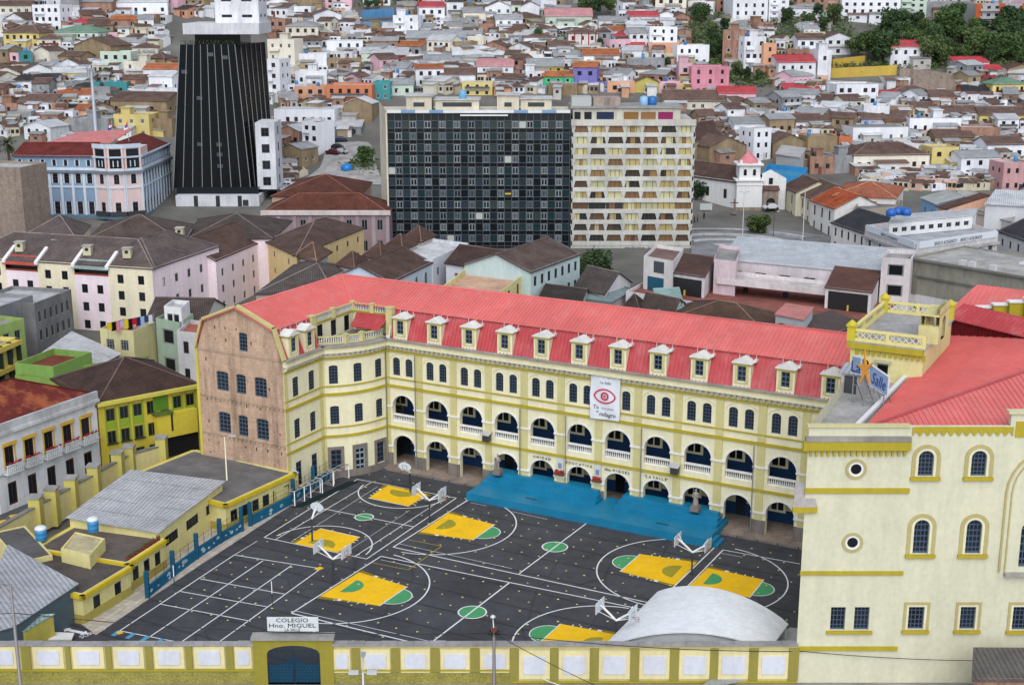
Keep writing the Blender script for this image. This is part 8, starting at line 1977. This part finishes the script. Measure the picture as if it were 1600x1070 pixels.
for row in range(60):
    yb_ = 6 + row * 5.2; x = -20 + rg8.random() * 14
    while x < 1620:
        wpx = rg8.uniform(11, 26); hpx = rg8.uniform(7, 15)
        if not blocked(x + 2, yb_ - hpx * .4, x + wpx - 2, yb_ - 2, [(r[0] + 5, r[1] + 9, r[2] - 5, r[3] - 4) for r in RECTS]) and not blocked(x, yb_ - hpx, x + wpx, yb_, BLOCKED):
            p = T(x + wpx / 2, yb_); t = (p - CAMP).length / FPX; w_ = wpx * t; h_ = hpx * t; a = R(rg8.uniform(-40, 40)); dp = w_ * rg8.uniform(.7, 1.3); d = Vector((math.cos(a), math.sin(a), 0)); n_ = Vector((-d.y, d.x, 0))
            c = [p - d * w_ / 2, p + d * w_ / 2, p + d * w_ / 2 + n_ * dp, p - d * w_ / 2 + n_ * dp]; z1 = p.z + h_; wm_ = rg8.choice([0, 0, 0, 0, 0, 1, 1, 2, 3, 8])
            tm_.prism([q.xy for q in c], p.z - 4, z1, wm_); rm_ = rg8.choice([4, 4, 5, 6, 6, None, None])
            if rm_ is not None:
                ra, rb_ = (c[0] + c[3]) / 2, (c[1] + c[2]) / 2; rs = z1 + dp * .18; e = [q + (q - p - n_ * dp / 2) * .08 for q in c]
                V = lambda q, z: (q.x, q.y, z)
                tm_.face([V(e[0], z1), V(e[1], z1), V(rb_, rs), V(ra, rs)], rm_); tm_.face([V(e[2], z1), V(e[3], z1), V(ra, rs), V(rb_, rs)], rm_); tm_.face([V(c[1], z1), V(c[2], z1), V(rb_, rs)], wm_); tm_.face([V(c[3], z1), V(c[0], z1), V(ra, rs)], wm_)
            for k in range(rg8.choice([1, 2, 2, 3])):
                u = (k + .5) / 3 * w_; zz = p.z + h_ * .35; o_ = c[0] + d * u - n_ * .03; tm_.face([V_ for V_ in ((o_.x - d.x * .45, o_.y - d.y * .45, zz), (o_.x + d.x * .45, o_.y + d.y * .45, zz), (o_.x + d.x * .45, o_.y + d.y * .45, zz + 1.1), (o_.x - d.x * .45, o_.y - d.y * .45, zz + 1.1))], 7)
            nsm += 1; RECTS.append((x, yb_ - hpx, x + wpx, yb_)); x += wpx * .8
        else: x += 7
tag(tm_.build('packed_houses', FM), 'dense mass of small sheds and houses filling gaps up the hillside', 'houses', kind='stuff')
# every label singles out one house: by look, then by a landmark near it
LM = [('the slanted black tower', 350, 160), ('the black glass slab', 700, 165), ('the pale office block', 985, 172), ('the church tower', 1170, 250), ('the bright pink block', 1109, 127), ('the bright green house', 872, 130), ('the arched orange house', 546, 150), ('the red-roofed villa', 1421, 88),
      ('the blue-pink palace', 130, 240), ('the yellow sloping wall', 1345, 112), ('the red trimmed villa', 910, 66), ('the graffiti wall', 592, 28), ('the dark hillside trees', 1500, 60), ('the palm tree', 15, 215), ('the phone mast', 148, 160), ('the curved cream house', 1392, 255), ('the car lot', 540, 235), ('the orange-grey flats', 1560, 30), ('the long red-roofed house', 1245, 112), ('the purple house', 912, 124)]
ORD = ['nearest', 'second', 'third', 'fourth', 'fifth', 'sixth', 'seventh', 'eighth', 'ninth', 'tenth', 'eleventh', 'twelfth', 'thirteenth', 'fourteenth']
def name_all(items):
    cand = {}
    for root, desc, x, y in items:
        best = sorted(LM, key=lambda l: (l[1] - x) ** 2 + ((l[2] - y) * 1.6) ** 2)[0]; dx, dy = x - best[1], y - best[2]
        rel = ('left of' if dx < 0 else 'right of') if abs(dx) > abs(dy) * 1.2 else ('uphill of' if dy < 0 else 'below')
        cand.setdefault((desc, rel, best[0]), []).append((dx * dx + dy * dy, root))
    for (desc, rel, lm), lst in cand.items():
        lst.sort(key=lambda v: v[0])
        for i, (_, root) in enumerate(lst): root['label'] = f'{desc}, {rel} {lm}' if len(lst) == 1 else f'{desc}, {ORD[min(i, 13)]} {rel} {lm}'
name_all(HOUSES)
# named few
for (xc_, yc_), lb in {(546, 150): 'orange two-storey terrace house with planted roof terrace', (1421, 88): 'white hill villa with red roof on a stone terrace', (872, 130): 'bright green two-storey house with orange roof above the office block', (1109, 127): 'bright pink three-storey corner block with arched top windows', (910, 66): 'red trimmed white villa with brown hip roof on the hill', (912, 124): 'purple two-storey house with orange roof next to the green house'}.items():
    best = min(HOUSES, key=lambda h: abs(h[2] - xc_) + abs(h[3] - yc_)); best[0]['label'] = lb

# ================================================================== TREES AND SLOPES
def crown_mesh(seed, rx, rz_, n, leaf, blobs=9):
    r = random.Random(seed); mb = MB(); cl = []
    for k in range(blobs):
        a = r.random() * 6.283; q = r.random() ** .5; cl.append((Vector((rx * .62 * q * math.cos(a), rx * .62 * q * math.sin(a), rz_ * r.uniform(-.45, .6))), r.uniform(.34, .58)))
    for i in range(n):
        c, s = r.choice(cl); d = Vector((r.gauss(0, 1), r.gauss(0, 1), r.gauss(0, 1))).normalized() * (r.random() ** .35)
        p = c + Vector((d.x * rx * s, d.y * rx * s, d.z * rz_ * s)); u = Vector((r.gauss(0, 1), r.gauss(0, 1), r.gauss(0, .6))).normalized(); v = u.cross(Vector((r.gauss(0, 1), r.gauss(0, 1), r.gauss(0, 1)))).normalized(); l = leaf * r.uniform(.6, 1.3)
        mb.face([p - u * l, p + v * l * .5, p + u * l, p - v * l * .5])
    return mb.mesh('crown', LEAF)
CRO = [crown_mesh(1, 3.6, 3.2, 1700, .42), crown_mesh(2, 3.2, 3.8, 1700, .4, 11), crown_mesh(3, 4.0, 2.8, 1700, .45, 8)]
TRK = []
for s in range(3):
    m = MB(); r = random.Random(s); m.tube([(0, 0, -.5), (.1, 0, 1.4), (0, .1, 3.0), (.1, 0, 4.4)], [.28, .22, .17, .08], 7)
    for k in range(5): a = k * 1.26 + r.random(); m.tube([(0, 0, 1.8 + k * .35), (math.cos(a) * .9, math.sin(a) * .9, 3.0 + k * .3), (math.cos(a) * 1.9, math.sin(a) * 1.9, 3.9 + k * .3)], [.1, .07, .03], 5)
    TRK.append(m.mesh('trunk', BARK))
TREES = []
GC = [(.06, .10, .032), (.045, .08, .03), (.085, .12, .04), (.035, .062, .025)]
def tree(x, y, hpx, k, label, group=None, onz=None, col=None, sink=0, fat=1.0):
    p = T(x, y) if onz is None else G(x, y, onz); t = (p - CAMP).dot(Vector((0, CT, -ST))) / FPX; s = hpx * t / 7.6
    r = thing('tree', label, 'tree', (p.x, p.y, (tz(p.x, p.y) if onz is None else onz)), hrg.random() * 6.28, group); r.scale = (s * fat, s * fat, s); r.location.z -= sink * s
    if group: TREES.append((r, ('tall ' if hpx > 38 else 'small ' if hpx < 24 else '') + ['deep green', 'dark green', 'light green', 'blackish green'][k % 4] + ' leafy tree', x, y - hpx / 2))
    link('trunk', TRK[k % 3], r); link('crown', CRO[k % 3], r, (0, 0, 4.4), 0, col or GC[k % 4])
tree(935, 432, 56, 1, 'big dark round tree at the foot of the office block', onz=0, col=(.04, .07, .025), sink=1.5, fat=1.1); tree(918, 436, 44, 2, 'dark tree crown left of the big round tree by the office block', onz=0, col=(.035, .06, .022), sink=1.5, fat=1.1)
tree(1181, 362, 44, 0, 'round clipped tree on the church plaza', onz=1.2, col=(.07, .1, .03), sink=2.6, fat=1.15); tree(1096, 318, 36, 1, 'dark tree beside the church nave', onz=2.5, col=(.025, .05, .02)); tree(569, 262, 36, 2, 'small tree in the car lot left of the black slab', col=(.06, .1, .03))
tl = [(1352, 100, 54), (1374, 102, 56), (1340, 92, 36), (1232, 42, 30), (1262, 48, 28), (1285, 50, 26), (1300, 40, 34), (1276, 30, 24), (912, 26, 30), (930, 28, 34), (950, 24, 30), (575, 16, 16), (590, 15, 16), (1098, 40, 34), (1112, 60, 26), (1130, 52, 24), (842, 66, 22), (870, 80, 18), (882, 82, 16), (935, 78, 18), (962, 122, 14), (1042, 110, 20),
      (1150, 118, 22), (1165, 126, 20), (1185, 128, 18), (1120, 92, 30), (1140, 104, 24), (1118, 76, 26), (1088, 30, 24), (1230, 20, 20), (1300, 160, 16), (240, 132, 14), (168, 122, 16), (1345, 186, 16), (1580, 232, 18)]
tr_rng = random.Random(4)
for i in range(64):
    tl.append((1380 + tr_rng.random() * 225, 48 + tr_rng.random() * 56, 26 + tr_rng.random() * 24))
for i, (x, y, h) in enumerate(tl): tree(x, y, h, i, 'x', 'trees on the hillside')
name_all(TREES)
# scrub on the steep slopes (uncountable)
sc = MB(); r = random.Random(8)
for x0, y0, x1, y1, n in ((1375, 40, 1605, 106, 9000), (1080, 25, 1215, 135, 6000), (1225, 20, 1330, 62, 1200), (1296, 100, 1380, 112, 300), (560, -4, 800, 10, 500), (835, 55, 895, 85, 500), (1300, 165, 1350, 190, 250), (550, 255, 585, 268, 150)):
    for i in range(n):
        p = T(r.uniform(x0, x1), r.uniform(y0, y1)) if i % 6 == 0 else p + Vector((r.gauss(0, 1.2), r.gauss(0, 1.2), 0)); p.z = tz(p.x, p.y) + r.random() * 1.5; u = Vector((r.gauss(0, 1), r.gauss(0, 1), r.gauss(0, .6))).normalized() * .8; v = Vector((r.gauss(0, 1), r.gauss(0, 1), r.gauss(0, 1))).normalized() * .35
        sc.face([p - u, p + v, p + u, p - v])
tag(sc.build('scrub', LEAF, color=(.075, .11, .036)), 'rough green scrub covering the steep hillside plots', 'undergrowth', kind='stuff')
# fan palm at the left
p = T(15, 262); palm = thing('palm_tree', 'fan palm with drooping fronds at the left edge', 'palm tree', (p.x, p.y, p.z - 1)); m = MB(); m.tube([(0, 0, 0), (.1, 0, 4), (0, 0, 7.5)], [.45, .4, .38], 8); m.build('trunk', BARK, palm)
for k in range(34):
    r = random.Random(k); a = r.random() * 6.28; e = r.uniform(-.7, 1.2); m = MB(); L = 3.6; pv = Vector((0, 0, 7.6))
    for j in range(6):
        q = pv + Vector((math.cos(a) * math.cos(e), math.sin(a) * math.cos(e), math.sin(e))) * (L / 6); e -= .22; wd = .42 * math.sin(math.pi * (j + .6) / 6.6); sd_ = Vector((-math.sin(a), math.cos(a), 0)) * wd
        m.face([pv - sd_ * .7, q - sd_, q + sd_, pv + sd_ * .7]); pv = q
    m.build('frond', LEAF, palm, color=(.055, .075, .03))
# ================================================================== STREETS, CARS, LAMPS, PEOPLE, WIRES
def groundstrip(name, pts, mat, label, cat, color=None, dz=.06):
    """paved strip following the slope; pts are left/right pairs in picture coordinates"""
    mb = MB(uv=True)
    for (a, b), (c, d) in zip(pts, pts[1:]):
        A_, B_, C_, D_ = [T(*q) for q in (a, b, d, c)]
        for i in range(4):
            f0, f1 = i / 4, (i + 1) / 4; q = [A_.lerp(D_, f0), B_.lerp(C_, f0), B_.lerp(C_, f1), A_.lerp(D_, f1)]; mb.face([(p.x, p.y, tz(p.x, p.y) + dz) for p in q])
    tag(mb.build(name, mat, color=color), label, cat, kind='structure')
groundstrip('car_lot', [((505, 250), (585, 250)), ((500, 262), (590, 266)), ((470, 285), (600, 290))], CONCRETE, 'pale concrete car lot left of the black glass slab', 'car park', (.42, .40, .38))
groundstrip('car_lot_lane', [((517, 205), (560, 205)), ((510, 225), (580, 228)), ((505, 250), (585, 250))], CONCRETE, 'upper part of the car lot by the sheds', 'car park', (.38, .36, .35), .05)
groundstrip('steep_street', [((20, 118), (34, 118)), ((6, 138), (26, 140)), ((-10, 160), (16, 166))], ROAD, 'steep dark street climbing at the left edge', 'street')
groundstrip('hill_street', [((455, 110), (462, 110)), ((444, 140), (460, 142)), ((436, 165), (456, 166))], ROAD, 'narrow street between the white houses right of the tower', 'street')
groundstrip('upper_road', [((500, 38), (500, 31)), ((560, 40), (560, 32)), ((620, 36), (620, 28))], ROAD, 'road running below the graffiti wall on the hill', 'road')
sheet('plaza_street', [G(1235, 345, 1.0), G(1262, 352, .6), G(1310, 372, .3), G(1380, 398, .1), G(1300, 420, 0), G(1230, 372, .4)], .5, PAVE, 'grey cobbled street beside the plaza row', 'street').data.materials[0] = simple('cobble', (.17, .17, .175), .9, 1.2, .35)
sheet('palace_street', [G(-60, 400, 0), G(285, 372, 0), G(420, 340, 0), G(440, 322, 0), G(270, 326, 0), G(220, 362, 0), G(-60, 352, 0)], .03, ROAD, 'grey street in front of the blue and pink palace', 'street')
# walls on the hill
def hillwall(label, xa, ya, xb, yb, hpx, col, mat=None, name='retaining_wall'):
    a, b = T(xa, ya), T(xb, yb); t = (a - CAMP).length / FPX; h = hpx * t; d = (b - a).normalized(); n = Vector((-d.y, d.x, 0)) * .4
    m = MB(uv=True); m.prism([a - n, b - n, b + n, a + n], [a.z - 3, b.z - 3, b.z - 3, a.z - 3], [a.z + h, b.z + h, b.z + h, a.z + h]); tag(m.build(name, mat or CONCRETE, color=col), label, 'wall')
hillwall('yellow sloping wall below the dark trees', 1297, 122, 1400, 117, 14, C('#cfae52'), PLASTER); hillwall('short yellow wall left of the hill villa', 1300, 106, 1350, 100, 12, C('#c9a64a'), PLASTER)
hillwall('grey stone retaining wall under the hill villa', 1405, 120, 1495, 130, 13, (.34, .34, .34), STONE); hillwall('lower stone retaining wall right of the yellow wall', 1425, 140, 1492, 142, 16, (.3, .3, .3), STONE)
hillwall('long grey concrete retaining wall above the black glass slab', 718, 146, 802, 144, 14, (.4, .39, .38)); hillwall('blue painted graffiti wall beside the hill road', 566, 29, 616, 26, 12, C('#5a90bc'), OLDPLASTER); hillwall('pale concrete wall left of the graffiti wall', 500, 33, 560, 32, 12, (.45, .44, .43)); hillwall('grey wall behind the dark trees at the top', 895, 4, 1075, 8, 12, (.38, .38, .37)); hillwall('grey wall along the slope below the yellow wall', 1292, 135, 1380, 140, 9, (.4, .4, .4))
hillwall('second blue graffiti wall lower down the hill road', 540, 42, 640, 38, 6, C('#7aa0bc'), OLDPLASTER)
# cars
def car(label, p, rz, col, z):
    r = thing('parked_car', label, 'car', (p.x, p.y, z), rz)
    L, W2 = 2.05, .84; prof = [(-L, .35), (-L, .8), (-1.75, .98), (-1.2, 1.02), (-.75, 1.45), (.75, 1.47), (1.35, 1.0), (1.9, .86), (L, .7), (L, .35)]
    m = MB()
    for y in (-W2, W2): m.face([(x, y * (1 if zz < 1.1 else .86), zz) for x, zz in prof])
    for (xa, za), (xb, zb) in zip(prof, prof[1:] + prof[:1]):
        ya, yb = W2 * (1 if za < 1.1 else .86), W2 * (1 if zb < 1.1 else .86); m.face([(xa, -ya, za), (xb, -yb, zb), (xb, yb, zb), (xa, ya, za)])
    m.build('body', PAINT, r, color=col)
    for y in (-W2 * .945, W2 * .945):
        g = MB(); s = 1 if y > 0 else -1; g.face([(-1.05, y + s * .012, 1.04), (1.2, y + s * .012, 1.04), (.68, W2 * .87 * s + s * .012, 1.4), (-.72, W2 * .87 * s + s * .012, 1.4)]); g.build('side_window', GLASS, r)
    g = MB(); g.face([(1.36, -.7, 1.02), (1.36, .7, 1.02), (.8, .62, 1.45), (.8, -.62, 1.45)]); g.build('windscreen', GLASS, r); g = MB(); g.face([(-1.21, .7, 1.05), (-1.21, -.7, 1.05), (-.8, -.62, 1.43), (-.8, .62, 1.43)]); g.build('rear_window', GLASS, r)
    for x in (-1.3, 1.3):
        for y in (-W2, W2): g = MB(); g.tube([(x, y - .1, .33), (x, y + .1, .33)], .33, 12); g.build('wheel', FRAME, r, color=(.02, .02, .02))
    for y in (-.6, .6): g = MB(); g.box(2.03, 2.08, y - .15, y + .15, .62, .78); g.build('headlight', PAINT, r, color=WHITE)
for lb, x, y, rz, col in (('dark blue car parked under the shed in the car lot', 532, 222, 10, C('#2a3450')), ('black car parked in the middle of the car lot', 526, 234, -15, C('#2a262a')), ('maroon car parked nearest in the car lot', 520, 242, -20, C('#5a2428')), ('silver car parked beside the maroon car', 533, 241, -20, C('#b9bcc0')), ('white car parked below the graffiti wall', 556, 32, 5, WHITE)):
    p = T(x, y); car(lb, p, R(rz), col, tz(p.x, p.y) + .07)
p = G(264, 336); car('white van parked beside the palace arcade', p, R(60), WHITE, .04); p = G(1205, 327, 2.8); car('white car parked at the church door', p, R(10), C('#d8dce0'), 2.75); p = G(30, 826); car('yellow taxi parked behind the street wall', p, R(28), C('#e8b820'), 0.0)
p = T(542, 266); m = MB(); m.lathe([(1.6, 0), (1.7, .6), (1.5, 1.2), (.9, 1.7), (.1, 1.9)], 14); tag(m.build('blue_dome_tent', PLASTIC, loc=(p.x, p.y, tz(p.x, p.y)), color=C('#2a7cc8')), 'bright blue dome tank standing in the car lot', 'tank')
# lamp posts and masts
def lamp(label, base, h, z, arms=1, col=(.4, .42, .42), name='lamp_post', rz=0):
    p = G(*base, z) if z is not None else T(*base); r = thing(name, label, 'street lamp', (p.x, p.y, p.z), rz); m = MB(); m.tube([(0, 0, 0), (0, 0, h)], [.12, .07], 7); m.build('pole', METAL, r, color=col)
    for k in range(arms):
        a = math.pi * k; m = MB(); m.tube([(0, 0, h - .1), (math.cos(a) * .9, 0, h + .15)], .04, 5); m.build('arm', METAL, r, color=col); m = MB(); m.box(math.cos(a) * .9 - .35, math.cos(a) * .9 + .35, -.15, .15, h + .08, h + .24); m.build('lamp_head', METAL, r, color=C('#c8ccd0'))
lamp('tall double armed lamp post on the plaza', (1160, 372), 10.5, .4, 2); lamp('tall slim lamp post at the plaza street', (1254, 378), 12, .3, 1); lamp('short dark lamp post by the plaza steps', (1208, 372), 6, .4, 1, (.06, .06, .07)); lamp('pale lamp post behind the annex roof', (357, 792), 8.2, 0, 1, C('#d8d4b4'))
# foreground pole with floodlights in front of the wall
fp = thing('floodlight_pole', 'grey pole with two floodlights in front of the wall', 'street lamp', (atY(567, 1050, 101).x, 101, -.42)); zf = atY(567, 1050, 101).z + .42
m = MB(); m.tube([(0, 0, 0), (0, 0, zf)], .09, 8); m.tube([(-.9, 0, zf - .1), (.9, 0, zf - .1)], .03, 5); m.build('pole', METAL, fp, color=(.5, .5, .5))
for x in (-.75, .75): m = MB(); m.box(x - .4, x + .4, -.3, .2, zf - .05, zf + .12); m.build('floodlight', METAL, fp, color=C('#e0e4e6'))
m = MB(); m.tube([(0, 0, zf), (.05, 0, zf + 1.6)], .05, 6); m.box(-.1, .25, -.35, .35, zf + 1.55, zf + 1.7); m.build('street_light_head', METAL, fp, color=C('#a8b0b8'))
def upole(label, x, ytop, Y, col, sc=1.0):
    p = atY(x, 1060, Y); r = thing('utility_pole', label, 'utility pole', (p.x, Y, -.42)); h = atY(x, ytop, Y).z + .42
    m = MB(); m.tube([(0, 0, 0), (0, 0, h)], [.17, .11], 8); m.build('pole', BARK if col is None else METAL, r, color=col or (.1, .1, .1)); return r, h
r, h = upole('dark wooden utility pole with cable cluster before the yard', 772, 985, 101.2, (.16, .14, .14))
m = MB(); rr = random.Random(2)
for k in range(14): m.tube([(rr.uniform(-.3, .3), rr.uniform(-.2, .2), h - .2 + rr.uniform(-.25, .25)), (rr.uniform(-.5, .5), rr.uniform(-.2, .2), h - .2 + rr.uniform(-.25, .25))], .05, 4)
m.build('cable_cluster', FRAME, r, color=(.012, .012, .014)); m = MB(); m.tube([(0, 0, h), (-.08, 0, h + 1.2)], .05, 5); m.lathe([(.05, h + 1.15), (.24, h + 1.2), (.2, h + 1.32), (.05, h + 1.42)], 10, (-.08, 0)); m.build('lamp_head', METAL, r, color=C('#d4d8dc')); m = MB(); m.box(-.22, .22, -.16, .16, h - .05, h + .3); m.build('rusty_bracket', METAL, r, color=C('#7a4a38'))
r2, h2 = upole('grey utility pole with lamp at the lower left edge', 31, 913, 101.4, (.2, .18, .17))
m = MB(); m.tube([(0, 0, h2 - .05), (-.6, 0, h2)], .04, 5); m.box(-.95, -.5, -.1, .1, h2 - .03, h2 + .07); m.build('lamp_head', METAL, r2, color=(.25, .25, .25))
def cable(label, pts, r=.03):
    m = MB(); P = [Vector(p) for p in pts]; out = []
    for a, b in zip(P, P[1:]):
        for i in range(12): t = i / 12; q = a.lerp(b, t); q.z -= (b - a).length * .018 * 4 * t * (1 - t); out.append(q)
    out.append(P[-1]); m.tube(out, r, 5); tag(m.build('overhead_cable', FRAME, color=(.012, .012, .014)), label, 'cable')
zA = Vector((r.location.x, 101.2, h - .62)); zB = Vector((r2.location.x, 101.4, atY(31, 957, 101.4).z))
cable('black cable from the lower left pole to the middle pole', [zB, zA], .035); cable('black cable from the left edge to the lower left pole', [(zB.x - 12, 101, zB.z + .1), zB]); cable('black cable from the middle pole to the school hall', [zA, (24.2, 103.3, atY(1250, 1017, 103.3).z)], .035); cable('cable along the hall wall towards the right edge', [(24.2, 103.3, atY(1250, 1017, 103.3).z), (46, 103.0, atY(1640, 1030, 103).z)]); cable('thin cable slanting down from the middle pole', [zA, (9.5, 100.2, -.2)])
# phone mast
p = T(151, 222); pm2 = thing('phone_mast', 'slim grey phone mast behind the palace', 'mast', (p.x, p.y, p.z)); hm = atY(148, 112, p.y).z - p.z
m = MB(); m.tube([(0, 0, -1), (0, 0, hm)], [.55, .4], 8); m.build('pole', METAL, pm2, color=C('#b8bec6')); m = MB()
for k in range(6): a = k * 1.05; m.box(math.cos(a) * .9 - .12, math.cos(a) * .9 + .12, math.sin(a) * .9 - .12, math.sin(a) * .9 + .12, hm - 1.4, hm + .8)
m.tube([(-.9, 0, hm - .4), (.9, 0, hm - .4)], .06, 5); m.build('antenna_cluster', METAL, pm2, color=C('#a8aeb6'))
# stone cross and notice board on the plaza
p = G(1147, 332, 2.6); r = thing('plaza_cross', 'dark standing cross in front of the chapel', 'cross', (p.x, p.y, 2.2)); m = MB(); m.box(-.16, .16, -.12, .12, .4, 3.8); m.box(-.95, .95, -.12, .12, 2.6, 2.9); m.build('cross', STONE, r); m = MB(); m.box(-.6, .6, -.5, .5, 0, .4); m.build('plinth', STONE, r)
p = G(1103, 330, 2.4); r = thing('notice_board', 'pale notice board on the grass by the church', 'sign', (p.x, p.y, 2.2)); m = MB(); m.box(-1.5, 1.5, -.06, .06, .5, 2.1); m.build('board', PAINT, r, color=C('#cfd2d0'))
for x in (-1.3, 1.3): m = MB(); m.box(x - .06, x + .06, -.05, .05, 0, .5); m.build('post', METAL, r, color=(.3, .3, .3))
# people: one continuous body each, clothing as children
def person(label, p, rz, top, legs, z):
    r = thing('person', label, 'person', (p.x, p.y, z), rz); b = MB()
    for s, st in ((-1, .12), (1, -.1)): b.tube([(s * .1, st, .04), (s * .1, st * .6, .48), (s * .09, 0, .9)], [.055, .075, .1], 8)
    b.lathe([(.14, .86), (.17, 1.0), (.15, 1.15), (.19, 1.36), (.13, 1.46), (.055, 1.5), (.055, 1.56), (.09, 1.62), (.1, 1.7), (.08, 1.78), (.02, 1.82)], 10)
    for s in (-1, 1): b.tube([(s * .2, 0, 1.4), (s * .25, -.03, 1.12), (s * .22, -.12, .88), (s * .22, -.15, .8)], [.06, .05, .04, .035], 7)
    b.build('body', CLOTH, r, color=C('#8a6248')); t = MB(); t.lathe([(.16, .88), (.19, 1.0), (.17, 1.15), (.21, 1.36), (.14, 1.47)], 10); t.build('jacket', CLOTH, r, color=top)
    for s, st in ((-1, .12), (1, -.1)):
        l = MB(); l.tube([(s * .1, st, .1), (s * .1, st * .6, .48), (s * .09, 0, .92)], [.07, .09, .115], 8); l.build('trouser_leg', CLOTH, r, color=legs)
    hd = MB(); hd.lathe([(.095, 1.68), (.108, 1.74), (.09, 1.81), (.02, 1.85)], 10, (0, .015)); hd.build('hair', CLOTH, r, color=(.015, .012, .01))
person('person in red jacket walking in front of the palace', G(46, 353), .5, C('#a02a2a'), (.03, .03, .04), .04); person('person in dark clothes standing on the plaza by the notice board', G(1100, 340, 2.0), 0, (.03, .03, .035), (.03, .03, .035), 1.6); person('person in black coat at the plaza edge by the office block', G(1085, 346, 2.0), 1.0, (.02, .02, .025), (.04, .04, .05), 1.5); person('person in grey coat beside the black coat at the plaza edge', G(1090, 344, 2.0), -.6, (.16, .16, .17), (.05, .05, .06), 1.5)
# brick outbuilding across the street at lower right
q = [Vector((atY(1523, 1062, 97).x, 97, 0)), Vector((atY(1640, 1062, 97).x, 97, 0)), Vector((atY(1640, 1040, 101).x, 101, 0)), Vector((atY(1525, 1040, 101).x, 101, 0))]
building('brick_outbuilding', 'small brick outbuilding with dark roof at the lower right corner', 'building', q, -.4, atY(1560, 1040, 99).z, (.3, .2, .15), 'shed', SHEET, C('#6a6664'), .5, .3, mat=REDBRICK)
bpy.data.objects['brick_outbuilding']
